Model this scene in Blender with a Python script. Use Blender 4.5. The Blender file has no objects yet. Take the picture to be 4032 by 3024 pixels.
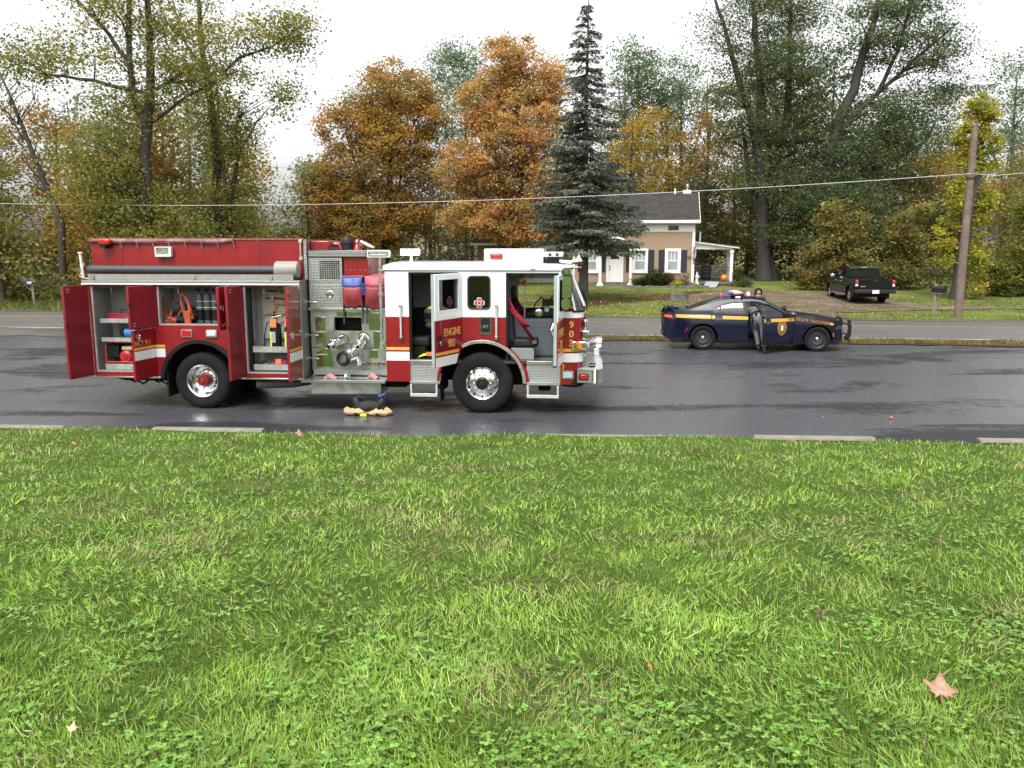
import bpy, bmesh, math, random
import numpy as np
from mathutils import Vector, Matrix, noise
from mathutils.geometry import tessellate_polygon, delaunay_2d_cdt

random.seed(7)
RNG = np.random.default_rng(11)
SC = bpy.context.scene
COL = SC.collection
RAD = math.radians

# ------------------------------------------------------------------ camera
EYE = 3.083
cam_data = bpy.data.cameras.new('camera')
cam_data.sensor_width = 36.0
cam_data.lens = 29.29
cam_data.clip_start = 0.1
cam_data.clip_end = 3000
cam = bpy.data.objects.new('camera', cam_data)
COL.objects.link(cam)
cam.location = (0, 0, EYE)
cam.rotation_euler = (RAD(90 - 9.447), 0, 0)
SC.camera = cam

# ------------------------------------------------------------------ sky and sun (bright overcast)
SUN_EL, SUN_ROT = RAD(58), RAD(200)
world = bpy.data.worlds.new('World')
SC.world = world
world.use_nodes = True
wn, wl = world.node_tree.nodes, world.node_tree.links
wn.clear()
sky = wn.new('ShaderNodeTexSky')
sky.sky_type = 'NISHITA'
sky.sun_disc = False
sky.sun_elevation = SUN_EL
sky.sun_rotation = SUN_ROT
sky.air_density = 1.0
sky.dust_density = 4.0
sky.ozone_density = 1.0
hs = wn.new('ShaderNodeHueSaturation')          # cloud cover: nearly colourless light
hs.inputs['Saturation'].default_value = 0.10
bg = wn.new('ShaderNodeBackground')
bg.inputs['Strength'].default_value = 0.14
wo = wn.new('ShaderNodeOutputWorld')
wl.new(sky.outputs[0], hs.inputs['Color'])
wl.new(hs.outputs[0], bg.inputs['Color'])
wl.new(bg.outputs[0], wo.inputs['Surface'])
sun_data = bpy.data.lights.new('sun', 'SUN')
sun_data.energy = 1.3
sun_data.angle = RAD(35)
sun_data.color = (1.0, 0.97, 0.93)
sun = bpy.data.objects.new('sun', sun_data)
COL.objects.link(sun)
sd = Vector((math.sin(SUN_ROT) * math.cos(SUN_EL), math.cos(SUN_ROT) * math.cos(SUN_EL), math.sin(SUN_EL)))
sun.rotation_euler = sd.to_track_quat('Z', 'Y').to_euler()
SC.view_settings.view_transform = 'Standard'
SC.view_settings.look = 'None'
SC.view_settings.gamma = 1.0
SC.view_settings.use_curve_mapping = False
SC.view_settings.exposure = 1.2
SC.render.engine = 'CYCLES'
SC.cycles.max_bounces = 8
SC.cycles.transparent_max_bounces = 12
SC.cycles.caustics_reflective = False
SC.cycles.caustics_refractive = False
SC.cycles.use_denoising = True

# ------------------------------------------------------------------ helpers: geometry
class G:
    """collects shapes; obj() links them as ONE mesh object"""
    def __init__(s, M=None):
        s.v, s.f, s.M = [], [], M or Matrix()

    def add(s, vs, fs):
        o = len(s.v)
        s.v += [tuple(s.M @ Vector(p)) for p in vs]
        s.f += [tuple(o + i for i in f) for f in fs]
        return s

    def box(s, x0, x1, y0, y1, z0, z1):
        return s.add([(x0, y0, z0), (x1, y0, z0), (x1, y1, z0), (x0, y1, z0), (x0, y0, z1), (x1, y0, z1), (x1, y1, z1), (x0, y1, z1)],
                     [(0, 3, 2, 1), (4, 5, 6, 7), (0, 1, 5, 4), (1, 2, 6, 5), (2, 3, 7, 6), (3, 0, 4, 7)])

    def tube(s, pts, r, n=8, caps=True):
        pts = [Vector(p) for p in pts]
        m = len(pts)
        rs = r if isinstance(r, (list, tuple)) else [r] * m
        vs, fs = [], []
        up = None
        for i, p in enumerate(pts):
            t = (pts[min(i + 1, m - 1)] - pts[max(i - 1, 0)])
            if t.length < 1e-9:
                t = Vector((0, 0, 1))
            t.normalize()
            if up is None:
                up = Vector((0, 0, 1)) if abs(t.z) < 0.9 else Vector((1, 0, 0))
            a = t.cross(up)
            if a.length < 1e-6:
                a = t.cross(Vector((0, 1, 0)))
            a.normalize()
            b = a.cross(t)
            up = b
            for k in range(n):
                q = 2 * math.pi * k / n
                vs.append(p + (a * math.cos(q) + b * math.sin(q)) * rs[i])
        for i in range(m - 1):
            for k in range(n):
                k2 = (k + 1) % n
                fs.append((i * n + k, i * n + k2, (i + 1) * n + k2, (i + 1) * n + k))
        if caps:
            fs.append(tuple(range(n)))
            fs.append(tuple((m - 1) * n + k for k in reversed(range(n))))
        return s.add(vs, fs)

    def cyl(s, p, q, r, r2=None, n=16):
        return s.tube([p, q], [r, r if r2 is None else r2], n)

    def lathe(s, prof, c=(0, 0, 0), axis='z', n=24):
        """prof: (radius, height along the axis)"""
        vs, fs = [], []
        m = len(prof)
        for r, h in prof:
            for k in range(n):
                a = 2 * math.pi * k / n
                u, w = r * math.cos(a), r * math.sin(a)
                p = (u, w, h) if axis == 'z' else ((u, h, w) if axis == 'y' else (h, u, w))
                vs.append((p[0] + c[0], p[1] + c[1], p[2] + c[2]))
        for i in range(m - 1):
            for k in range(n):
                k2 = (k + 1) % n
                fs.append((i * n + k, i * n + k2, (i + 1) * n + k2, (i + 1) * n + k))
        return s.add(vs, fs)

    def ball(s, c, rx, ry, rz, n=12, m=8):
        prof = [(math.sin(math.pi * i / m), -math.cos(math.pi * i / m)) for i in range(m + 1)]
        vs, fs = [], []
        for r, h in prof:
            for k in range(n):
                a = 2 * math.pi * k / n
                vs.append((c[0] + rx * max(r, 1e-3) * math.cos(a), c[1] + ry * max(r, 1e-3) * math.sin(a), c[2] + rz * h))
        for i in range(m):
            for k in range(n):
                k2 = (k + 1) % n
                fs.append((i * n + k, i * n + k2, (i + 1) * n + k2, (i + 1) * n + k))
        return s.add(vs, fs)

    def plate(s, outer, holes=(), d0=0.0, d1=0.02, plane='xz'):
        """flat sheet with holes, extruded from d0 to d1 along the third axis"""
        loops = [list(outer)] + [list(h) for h in holes]
        tris = tessellate_polygon([[Vector((a, b, 0)) for a, b in L] for L in loops])
        flat = [p for L in loops for p in L]
        n = len(flat)

        def P(a, b, d):
            return (a, d, b) if plane == 'xz' else ((d, a, b) if plane == 'yz' else (a, b, d))
        vs = [P(a, b, d0) for a, b in flat] + [P(a, b, d1) for a, b in flat]
        fs = []
        for t in tris:
            fs.append(tuple(t))
            fs.append(tuple(n + i for i in reversed(t)))
        o = 0
        for L in loops:
            m = len(L)
            for i in range(m):
                j = (i + 1) % m
                fs.append((o + i, o + j, n + o + j, n + o + i))
            o += m
        return s.add(vs, fs)

    def sheet(s, rows, close=False):
        m = len(rows[0])
        vs = [p for r in rows for p in r]
        fs = []
        for i in range(len(rows) - 1):
            for k in range(m if close else m - 1):
                k2 = (k + 1) % m
                fs.append((i * m + k, i * m + k2, (i + 1) * m + k2, (i + 1) * m + k))
        return s.add(vs, fs)

    def mesh(s, name, angle=35):
        me = bpy.data.meshes.new(name)
        me.from_pydata(s.v, [], s.f)
        bm = bmesh.new()
        bm.from_mesh(me)
        bmesh.ops.recalc_face_normals(bm, faces=bm.faces)
        bm.to_mesh(me)
        bm.free()
        if angle:
            me.polygons.foreach_set('use_smooth', [True] * len(me.polygons))
            me.set_sharp_from_angle(angle=RAD(angle))
        me.update()
        return me

    def obj(s, name, par=None, mat=None, angle=35, bevel=0, seg=2, thick=0, **props):
        o = bpy.data.objects.new(name, s.mesh(name, angle))
        COL.objects.link(o)
        if par:
            o.parent = par
        if mat:
            o.data.materials.append(mat)
        if thick:
            md = o.modifiers.new('thickness', 'SOLIDIFY')
            md.thickness = thick
            md.offset = 0
        if bevel:
            md = o.modifiers.new('edges', 'BEVEL')
            md.width = bevel
            md.segments = seg
            md.limit_method = 'ANGLE'
            md.angle_limit = RAD(40)
        for k, v in props.items():
            o[k] = v
        return o


def empty(name, loc=(0, 0, 0), rz=0.0, **props):
    o = bpy.data.objects.new(name, None)
    COL.objects.link(o)
    o.location = loc
    o.rotation_euler = (0, 0, rz)
    for k, v in props.items():
        o[k] = v
    return o


def copy_tree(o, parent=None):
    c = o.copy()
    COL.objects.link(c)
    c.parent = parent
    for ch in list(o.children):
        copy_tree(ch, c)
    return c


def T(x=0, y=0, z=0):
    return Matrix.Translation((x, y, z))


def Rz(a):
    return Matrix.Rotation(a, 4, 'Z')


def Rx(a):
    return Matrix.Rotation(a, 4, 'X')


def Ry(a):
    return Matrix.Rotation(a, 4, 'Y')


def rect(x0, x1, z0, z1):
    return [(x0, z0), (x1, z0), (x1, z1), (x0, z1)]


def rrect(x0, x1, z0, z1, r, n=5):
    out = []
    for cx, cz, a0 in ((x1 - r, z0 + r, -90), (x1 - r, z1 - r, 0), (x0 + r, z1 - r, 90), (x0 + r, z0 + r, 180)):
        for i in range(n + 1):
            a = RAD(a0 + 90 * i / n)
            out.append((cx + r * math.cos(a), cz + r * math.sin(a)))
    return out


def arc(cx, cz, r, a0, a1, n=20):
    return [(cx + r * math.cos(RAD(a0 + (a1 - a0) * i / n)), cz + r * math.sin(RAD(a0 + (a1 - a0) * i / n))) for i in range(n + 1)]


def text_geo(txt, height, M, squash=1.0, vertical=False, bold=0.0, depth=0.002, spacing=1.0):
    """solid lettering in the xz plane of M, centred on its origin"""
    cu = bpy.data.curves.new('lettering', 'FONT')
    cu.body = txt
    cu.align_x = 'CENTER'
    cu.align_y = 'CENTER'
    cu.size = height / 0.72
    cu.offset = bold
    cu.space_character = spacing
    cu.space_line = 0.82
    cu.extrude = depth / 2
    cu.resolution_u = 3
    o = bpy.data.objects.new('lettering', cu)
    me = bpy.data.meshes.new_from_object(o)
    g = G(M @ Matrix(((squash, 0, 0, 0), (0, 0, 1, 0), (0, 1, 0, 0), (0, 0, 0, 1))))
    g.add([v.co[:] for v in me.vertices], [tuple(p.vertices) for p in me.polygons])
    bpy.data.objects.remove(o)
    bpy.data.curves.remove(cu)
    bpy.data.meshes.remove(me)
    return g

# ------------------------------------------------------------------ helpers: materials
MATS = {}


def M(name, col, rough=0.5, metal=0.0, var=0.08, scale=6.0, bump=0.0, bscale=60.0, coat=0.0, spec=0.5, dirt=None, rvar=0.08, emit=0.0):
    """principled surface with noise-driven colour, gloss and relief"""
    if name in MATS:
        return MATS[name]
    m = bpy.data.materials.new(name)
    m.use_nodes = True
    N, L = m.node_tree.nodes, m.node_tree.links
    b = N['Principled BSDF']
    tc = N.new('ShaderNodeTexCoord')
    nz = N.new('ShaderNodeTexNoise')
    nz.inputs['Scale'].default_value = scale
    nz.inputs['Detail'].default_value = 5
    nz.inputs['Roughness'].default_value = 0.65
    L.new(tc.outputs['Object'], nz.inputs['Vector'])
    rp = N.new('ShaderNodeValToRGB')
    e = rp.color_ramp.elements
    e[0].position, e[1].position = 0.3, 0.7
    e[0].color = tuple(c * (1 - var) for c in col[:3]) + (1,)
    e[1].color = tuple(min(1, c * (1 + var)) for c in col[:3]) + (1,)
    L.new(nz.outputs['Fac'], rp.inputs['Fac'])
    out = rp.outputs['Color']
    if dirt:
        n2 = N.new('ShaderNodeTexNoise')
        n2.inputs['Scale'].default_value = scale * 0.7
        n2.inputs['Detail'].default_value = 8
        L.new(tc.outputs['Object'], n2.inputs['Vector'])
        r2 = N.new('ShaderNodeValToRGB')
        r2.color_ramp.elements[0].position, r2.color_ramp.elements[1].position = 0.48, 0.75
        r2.color_ramp.elements[0].color = (0, 0, 0, 1)
        r2.color_ramp.elements[1].color = (dirt[3],) * 3 + (1,)
        L.new(n2.outputs['Fac'], r2.inputs['Fac'])
        mx = N.new('ShaderNodeMix')
        mx.data_type = 'RGBA'
        L.new(r2.outputs['Color'], mx.inputs[0])
        L.new(out, mx.inputs[6])
        mx.inputs[7].default_value = tuple(dirt[:3]) + (1,)
        out = mx.outputs[2]
    L.new(out, b.inputs['Base Color'])
    mr = N.new('ShaderNodeMapRange')
    mr.inputs['From Min'].default_value, mr.inputs['From Max'].default_value = 0.3, 0.7
    mr.inputs['To Min'].default_value, mr.inputs['To Max'].default_value = max(0.02, rough - rvar), min(1, rough + rvar)
    L.new(nz.outputs['Fac'], mr.inputs['Value'])
    L.new(mr.outputs[0], b.inputs['Roughness'])
    b.inputs['Metallic'].default_value = metal
    b.inputs['Coat Weight'].default_value = coat
    b.inputs['Coat Roughness'].default_value = 0.06
    b.inputs['Specular IOR Level'].default_value = spec
    if emit:
        b.inputs['Emission Color'].default_value = tuple(col[:3]) + (1,)
        b.inputs['Emission Strength'].default_value = emit
    if bump:
        n3 = N.new('ShaderNodeTexNoise')
        n3.inputs['Scale'].default_value = bscale
        n3.inputs['Detail'].default_value = 4
        L.new(tc.outputs['Object'], n3.inputs['Vector'])
        bp = N.new('ShaderNodeBump')
        bp.inputs['Strength'].default_value = bump
        bp.inputs['Distance'].default_value = 0.02
        L.new(n3.outputs['Fac'], bp.inputs['Height'])
        L.new(bp.outputs[0], b.inputs['Normal'])
    MATS[name] = m
    return m


def glass(name, tint=(0.8, 0.85, 0.83), clear=0.75, rough=0.03):
    """thin window pane: part see-through, part mirror"""
    if name in MATS:
        return MATS[name]
    m = bpy.data.materials.new(name)
    m.use_nodes = True
    N, L = m.node_tree.nodes, m.node_tree.links
    N.clear()
    o = N.new('ShaderNodeOutputMaterial')
    fr = N.new('ShaderNodeFresnel')
    fr.inputs['IOR'].default_value = 1.55
    tr = N.new('ShaderNodeBsdfTransparent')
    tr.inputs['Color'].default_value = tuple(t * clear for t in tint) + (1,)
    gl = N.new('ShaderNodeBsdfGlossy')
    gl.inputs['Roughness'].default_value = rough
    nz = N.new('ShaderNodeTexNoise')
    nz.inputs['Scale'].default_value = 1.7
    bp = N.new('ShaderNodeBump')
    bp.inputs['Strength'].default_value = 0.05
    bp.inputs['Distance'].default_value = 0.02
    L.new(nz.outputs['Fac'], bp.inputs['Height'])
    L.new(bp.outputs[0], gl.inputs['Normal'])
    ad = N.new('ShaderNodeMath')
    ad.operation = 'MULTIPLY_ADD'
    ad.inputs[1].default_value = 1.3
    ad.inputs[2].default_value = 0.03
    L.new(fr.outputs[0], ad.inputs[0])
    mx = N.new('ShaderNodeMixShader')
    L.new(ad.outputs[0], mx.inputs[0])
    L.new(tr.outputs[0], mx.inputs[1])
    L.new(gl.outputs[0], mx.inputs[2])
    L.new(mx.outputs[0], o.inputs['Surface'])
    MATS[name] = m
    return m


def leaf_mat(name, trans=0.45, gloss=0.25):
    """leaf colour comes from each leaf's own 'lc' attribute"""
    if name in MATS:
        return MATS[name]
    m = bpy.data.materials.new(name)
    m.use_nodes = True
    N, L = m.node_tree.nodes, m.node_tree.links
    N.clear()
    o = N.new('ShaderNodeOutputMaterial')
    at = N.new('ShaderNodeAttribute')
    at.attribute_name = 'lc'
    b = N.new('ShaderNodeBsdfPrincipled')
    b.inputs['Roughness'].default_value = 0.45
    b.inputs['Specular IOR Level'].default_value = gloss
    t = N.new('ShaderNodeBsdfTranslucent')
    mx = N.new('ShaderNodeMixShader')
    mx.inputs[0].default_value = trans
    L.new(at.outputs['Color'], b.inputs['Base Color'])
    L.new(at.outputs['Color'], t.inputs['Color'])
    L.new(b.outputs[0], mx.inputs[1])
    L.new(t.outputs[0], mx.inputs[2])
    L.new(mx.outputs[0], o.inputs['Surface'])
    MATS[name] = m
    return m


def np_mesh(name, verts, faces, col, mat, par=None, **props):
    """big numpy mesh: faces is an (n,k) index array, col one colour per face"""
    me = bpy.data.meshes.new(name)
    n, k = faces.shape
    me.vertices.add(len(verts))
    me.vertices.foreach_set('co', np.ascontiguousarray(verts, dtype=np.float32).ravel())
    me.loops.add(n * k)
    me.loops.foreach_set('vertex_index', faces.astype(np.int32).ravel())
    me.polygons.add(n)
    me.polygons.foreach_set('loop_start', np.arange(0, n * k, k, dtype=np.int32))
    me.update(calc_edges=True)
    a = me.attributes.new('lc', 'FLOAT_COLOR', 'FACE')
    a.data.foreach_set('color', np.concatenate([col, np.ones((n, 1))], 1).astype(np.float32).ravel())
    me.materials.append(mat)
    o = bpy.data.objects.new(name, me)
    COL.objects.link(o)
    if par:
        o.parent = par
    for q, v in props.items():
        o[q] = v
    return o


def leaf_cards(cen, size, col, aspect=0.62, up=0.35, droop=0.0):
    """rhombic leaves: returns verts, faces, colours"""
    n = len(cen)
    a = RNG.normal(size=(n, 3))
    a[:, 2] *= 0.6
    a[:, 2] -= droop
    a /= np.linalg.norm(a, axis=1, keepdims=True)
    w = RNG.normal(size=(n, 3))
    w[:, 2] += up * 3
    b = np.cross(a, w)
    b /= np.linalg.norm(b, axis=1, keepdims=True) + 1e-9
    s = size[:, None]
    mid = cen + a * s * 0.05
    V = np.stack([cen - a * s * 0.5, mid + b * s * aspect * 0.5, cen + a * s * 0.5, mid - b * s * aspect * 0.5], 1).reshape(-1, 3)
    F = np.arange(n * 4).reshape(n, 4)
    return V, F, col


def pal_colors(pal, n, ids):
    """one blended palette colour per cluster id, jittered per leaf"""
    pal = np.array(pal)
    k = ids.max() + 1
    i, j, t = RNG.integers(0, len(pal), k), RNG.integers(0, len(pal), k), RNG.random((k, 1))
    base = pal[i] * (1 - t) + pal[j] * t
    c = base[ids] * RNG.uniform(0.72, 1.3, (n, 1)) * RNG.uniform(0.92, 1.08, (n, 3))
    return np.clip(c, 0.002, 0.9)

# ------------------------------------------------------------------ the lie of the land (metres; the lot is at 0)
LAWN_Y = 13.32
ROAD_K = 0.125            # the road runs 7 degrees off the picture plane


def across(x, y):
    return y + ROAD_K * x


def lawn_edge(x):
    return LAWN_Y - 0.062 * x


PROFILE = [(-50, 0), (16.5, 0.0), (23.6, 0.22), (25.6, 0.22), (27.05, 0.2), (30.4, 0.33), (33.7, 0.22), (36, 0.12), (45, 0.22), (52, 0.42), (60, 0.6), (110, 0.6), (200, -2), (400, -6)]


def land(x, y):
    q = across(x, y)
    for (a, za), (b, zb) in zip(PROFILE, PROFILE[1:]):
        if q <= b:
            t = (q - a) / (b - a)
            return za + (zb - za) * t
    return PROFILE[-1][1]


def lawn_z(x, y):
    d = lawn_edge(x) - y
    return 0.03 + 0.112 * d + 0.02 * math.sin(x * 0.7 + y * 0.5) + 0.015 * math.sin(x * 1.9 - y * 1.3) - 0.02 * math.exp(-d * 0.8) if d > 0 else 0.0

# ------------------------------------------------------------------ ground materials
def ground_mat(name, cols, scale=0.6, fine=35.0, bump=0.5, rough=0.9, spots=None, wet=None):
    """blotchy ground: a ramp over large noise, mixed with fine grain"""
    m = bpy.data.materials.new(name)
    m.use_nodes = True
    N, L = m.node_tree.nodes, m.node_tree.links
    b = N['Principled BSDF']
    tc = N.new('ShaderNodeTexCoord')
    n1 = N.new('ShaderNodeTexNoise')
    n1.inputs['Scale'].default_value = scale
    n1.inputs['Detail'].default_value = 6
    n1.inputs['Roughness'].default_value = 0.7
    n2 = N.new('ShaderNodeTexNoise')
    n2.inputs['Scale'].default_value = fine
    n2.inputs['Detail'].default_value = 5
    n2.inputs['Roughness'].default_value = 0.8
    for n in (n1, n2):
        L.new(tc.outputs['Object'], n.inputs['Vector'])
    ad = N.new('ShaderNodeMath')
    ad.operation = 'MULTIPLY_ADD'
    ad.inputs[1].default_value = 0.45
    L.new(n2.outputs['Fac'], ad.inputs[0])
    mu = N.new('ShaderNodeMath')
    mu.operation = 'MULTIPLY'
    mu.inputs[1].default_value = 0.6
    L.new(n1.outputs['Fac'], mu.inputs[0])
    L.new(mu.outputs[0], ad.inputs[2])
    rp = N.new('ShaderNodeValToRGB')
    el = rp.color_ramp.elements
    while len(el) < len(cols):
        el.new(0.5)
    for i, c in enumerate(cols):
        el[i].position = 0.36 + 0.32 * i / (len(cols) - 1)
        el[i].color = tuple(c) + (1,)
    L.new(ad.outputs[0], rp.inputs['Fac'])
    L.new(rp.outputs['Color'], b.inputs['Base Color'])
    b.inputs['Roughness'].default_value = rough
    b.inputs['Specular IOR Level'].default_value = 0.08 if rough > 0.8 else 0.35
    bp = N.new('ShaderNodeBump')
    bp.inputs['Strength'].default_value = bump
    bp.inputs['Distance'].default_value = 0.03
    L.new(n2.outputs['Fac'], bp.inputs['Height'])
    L.new(bp.outputs[0], b.inputs['Normal'])
    return m


def asphalt_mat(name, dry, wetc, lo, hi, r_wet, r_dry, stretch=0.35, grain=55.0, bump=0.3, film=0.5):
    """wet asphalt: a thin film of water over it in drawn-out patches, dull where it has drained"""
    m = bpy.data.materials.new(name)
    m.use_nodes = True
    N, L = m.node_tree.nodes, m.node_tree.links
    b = N['Principled BSDF']
    tc = N.new('ShaderNodeTexCoord')
    mp = N.new('ShaderNodeMapping')
    mp.inputs['Scale'].default_value = (stretch * 0.45, stretch * 1.7, 1)
    mp.inputs['Rotation'].default_value = (0, 0, RAD(6))
    L.new(tc.outputs['Object'], mp.inputs['Vector'])
    n1 = N.new('ShaderNodeTexNoise')
    n1.inputs['Scale'].default_value = 1.0
    n1.inputs['Detail'].default_value = 5
    n1.inputs['Roughness'].default_value = 0.55
    n1.inputs['Distortion'].default_value = 0.4
    L.new(mp.outputs[0], n1.inputs['Vector'])
    n2 = N.new('ShaderNodeTexNoise')
    n2.inputs['Scale'].default_value = grain
    n2.inputs['Detail'].default_value = 3
    L.new(tc.outputs['Object'], n2.inputs['Vector'])
    n3 = N.new('ShaderNodeTexNoise')
    n3.inputs['Scale'].default_value = 4.0
    n3.inputs['Detail'].default_value = 8
    n3.inputs['Roughness'].default_value = 0.75
    L.new(tc.outputs['Object'], n3.inputs['Vector'])
    mm = N.new('ShaderNodeMath')
    mm.operation = 'MULTIPLY_ADD'
    mm.inputs[1].default_value = 0.22
    L.new(n3.outputs['Fac'], mm.inputs[0])
    m8 = N.new('ShaderNodeMath')
    m8.operation = 'MULTIPLY'
    m8.inputs[1].default_value = 0.8
    L.new(n1.outputs['Fac'], m8.inputs[0])
    L.new(m8.outputs[0], mm.inputs[2])
    wr = N.new('ShaderNodeMapRange')
    wr.inputs['From Min'].default_value, wr.inputs['From Max'].default_value = lo, hi
    wr.interpolation_type = 'SMOOTHSTEP'
    L.new(mm.outputs[0], wr.inputs['Value'])
    mx = N.new('ShaderNodeMix')
    mx.data_type = 'RGBA'
    L.new(wr.outputs[0], mx.inputs[0])
    mx.inputs[6].default_value = tuple(wetc) + (1,)
    mx.inputs[7].default_value = tuple(dry) + (1,)
    gr = N.new('ShaderNodeMapRange')
    gr.inputs['From Min'].default_value, gr.inputs['From Max'].default_value = 0.3, 0.75
    gr.inputs['To Min'].default_value, gr.inputs['To Max'].default_value = 0.5, 1.6
    L.new(n2.outputs['Fac'], gr.inputs['Value'])
    mc = N.new('ShaderNodeMix')
    mc.data_type = 'RGBA'
    mc.blend_type = 'MULTIPLY'
    mc.inputs[0].default_value = 1.0
    L.new(mx.outputs[2], mc.inputs[6])
    L.new(gr.outputs[0], mc.inputs[7])
    L.new(mc.outputs[2], b.inputs['Base Color'])
    rr = N.new('ShaderNodeMapRange')
    rr.inputs['To Min'].default_value, rr.inputs['To Max'].default_value = r_wet, r_dry
    L.new(wr.outputs[0], rr.inputs['Value'])
    L.new(rr.outputs[0], b.inputs['Roughness'])
    b.inputs['IOR'].default_value = 1.5
    sr_ = N.new('ShaderNodeMapRange')
    sr_.inputs['To Min'].default_value, sr_.inputs['To Max'].default_value = film, film * 0.22
    L.new(wr.outputs[0], sr_.inputs['Value'])
    sm = N.new('ShaderNodeMath')
    sm.operation = 'MULTIPLY'
    L.new(sr_.outputs[0], sm.inputs[0])
    L.new(gr.outputs[0], sm.inputs[1])
    L.new(sm.outputs[0], b.inputs['Specular IOR Level'])
    bp = N.new('ShaderNodeBump')
    bp.inputs['Strength'].default_value = bump
    bp.inputs['Distance'].default_value = 0.006
    L.new(n2.outputs['Fac'], bp.inputs['Height'])
    L.new(bp.outputs[0], b.inputs['Normal'])
    return m


def land_sheet(name, xs, ys, zf, mat, **props):
    g = G()
    g.sheet([[(x, y, zf(x, y)) for x in xs] for y in ys])
    o = g.obj(name, None, mat, angle=60)
    for k, v in props.items():
        o[k] = v
    return o


def frange(a, b, n):
    return [a + (b - a) * i / (n - 1) for i in range(n)]


yard_mat = ground_mat('yard turf', [(0.045, 0.036, 0.016), (0.085, 0.095, 0.028), (0.125, 0.155, 0.038), (0.165, 0.19, 0.055)], 0.35, 14.0, 0.9)
soil_mat = ground_mat('lawn soil', [(0.038, 0.054, 0.012), (0.066, 0.105, 0.020), (0.095, 0.15, 0.030)], 1.5, 40.0, 0.8)
gravel_mat = ground_mat('driveway gravel', [(0.045, 0.032, 0.022), (0.095, 0.070, 0.050), (0.15, 0.118, 0.088), (0.24, 0.20, 0.155)], 0.5, 9.0, 1.0)
dirt_mat = ground_mat('bare earth', [(0.035, 0.018, 0.010), (0.075, 0.042, 0.024), (0.11, 0.065, 0.038)], 0.7, 12.0, 0.9)
shoulder_mat = ground_mat('muddy shoulder', [(0.030, 0.026, 0.022), (0.085, 0.072, 0.06), (0.15, 0.13, 0.11)], 0.4, 12.0, 0.7, rough=0.45)
lot_mat = asphalt_mat('wet lot asphalt', (0.022, 0.022, 0.025), (0.064, 0.065, 0.075), 0.50, 0.61, 0.27, 0.55, film=1.0)  # wet patches lightened: sky sheen put into their base colour
road_mat = asphalt_mat('road asphalt', (0.115, 0.105, 0.102), (0.10, 0.095, 0.095), 0.45, 0.7, 0.36, 0.5, stretch=0.5, film=0.5)

# one sheet to the horizon, a hand's breadth under lot and road
def ground_z(x, y):
    if y < lawn_edge(x):
        return lawn_z(x, y) - 0.06
    q = across(x, y)
    if q < 25.45 or 27.0 < q < 33.85:
        return land(x, y) - 0.08
    return land(x, y) + (0.05 * noise.noise((x * 0.15, y * 0.15, 3.3)) if q > 35 else 0)


xs = [-700, -400, -200, -120] + frange(-80, 80, 81) + [120, 200, 400, 700]
ys = [-40, -20, -8] + frange(-2, 13, 31) + frange(13.5, 70, 114) + frange(75, 140, 14) + [170, 210, 260, 330, 420, 600, 900]
land_sheet('ground', xs, ys, ground_z, yard_mat, kind='structure')
land_sheet('lawn', frange(-24, 24, 97), [t / 40 for t in range(41)], lambda x, t: 0, soil_mat, kind='structure')
lw = bpy.data.objects['lawn'].data
for v in lw.vertices:
    x, t = v.co.x, v.co.y
    y = -6 + (lawn_edge(x) + 6 + 0.05 * noise.noise((x * 2, 0, 0))) * t
    v.co = (x, y, lawn_z(x, min(y, lawn_edge(x) - 0.001)) + 0.004)

# parking lot and road: sheets laid along the oblique road axis
def strip(name, q0, q1, mat, nq, x0=-75, x1=75, dz=0.0, wob=0.0, par=None, lip=0.0):
    g = G()
    rows = []
    for q in frange(q0, q1, nq):
        row = []
        for x in frange(x0, x1, max(2, int((x1 - x0) / 0.6))):
            qq = q
            if wob and (q == q1 or q == q0):
                qq += wob * noise.noise((x * 1.7, q * 3.1, 0.5)) + wob * 0.6 * noise.noise((x * 6.1, q, 4.5))
            y = qq - ROAD_K * x
            row.append((x, y, land(x, y) + dz))
        rows.append(row)
    g.sheet(rows)
    return g.obj(name, par, mat, angle=60)


g = G()
rows = []
for t in frange(0, 1, 30):
    row = []
    for x in frange(-75, 75, 200):
        ya = lawn_edge(x) - 0.35
        yb = 25.7 - ROAD_K * x + 0.22 * noise.noise((x * 0.9, 0, 0.5)) + 0.1 * noise.noise((x * 4, 0, 2.5))
        y = ya + (yb - ya) * t
        row.append((x, y, land(x, y)))
    rows.append(row)
lot = g.sheet(rows).obj('parking_lot', None, lot_mat, angle=60, kind='structure')
road = strip('road', 27.0, 33.85, road_mat, 15, dz=0.0, wob=0.12)
road['kind'] = 'structure'
yellow = M('worn yellow road paint', (0.36, 0.23, 0.06), 0.6, var=0.25, scale=3, dirt=(0.10, 0.09, 0.085, 1.0))
whitep = M('worn white road paint', (0.36, 0.35, 0.33), 0.6, var=0.2, scale=3, dirt=(0.10, 0.095, 0.09, 1.0))
strip('centre_line', 30.25, 30.35, yellow, 2, dz=0.006, wob=0.02, par=road)
strip('centre_line', 30.48, 30.59, yellow, 2, dz=0.006, wob=0.01, par=road)
strip('edge_line', 27.28, 27.40, whitep, 2, dz=0.006, wob=0.02, par=road)
strip('edge_line', 33.35, 33.46, whitep, 2, dz=0.006, wob=0.02, par=road)
sh = strip('road_shoulder', 33.8, 35.3, shoulder_mat, 4, dz=0.012, wob=0.35)
sh['kind'] = 'structure'
sh2 = strip('dirt_shoulder', 24.6, 27.06, shoulder_mat, 6, x0=-75, x1=-6.5, dz=0.012, wob=0.5)
sh2['kind'] = 'structure'


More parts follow.
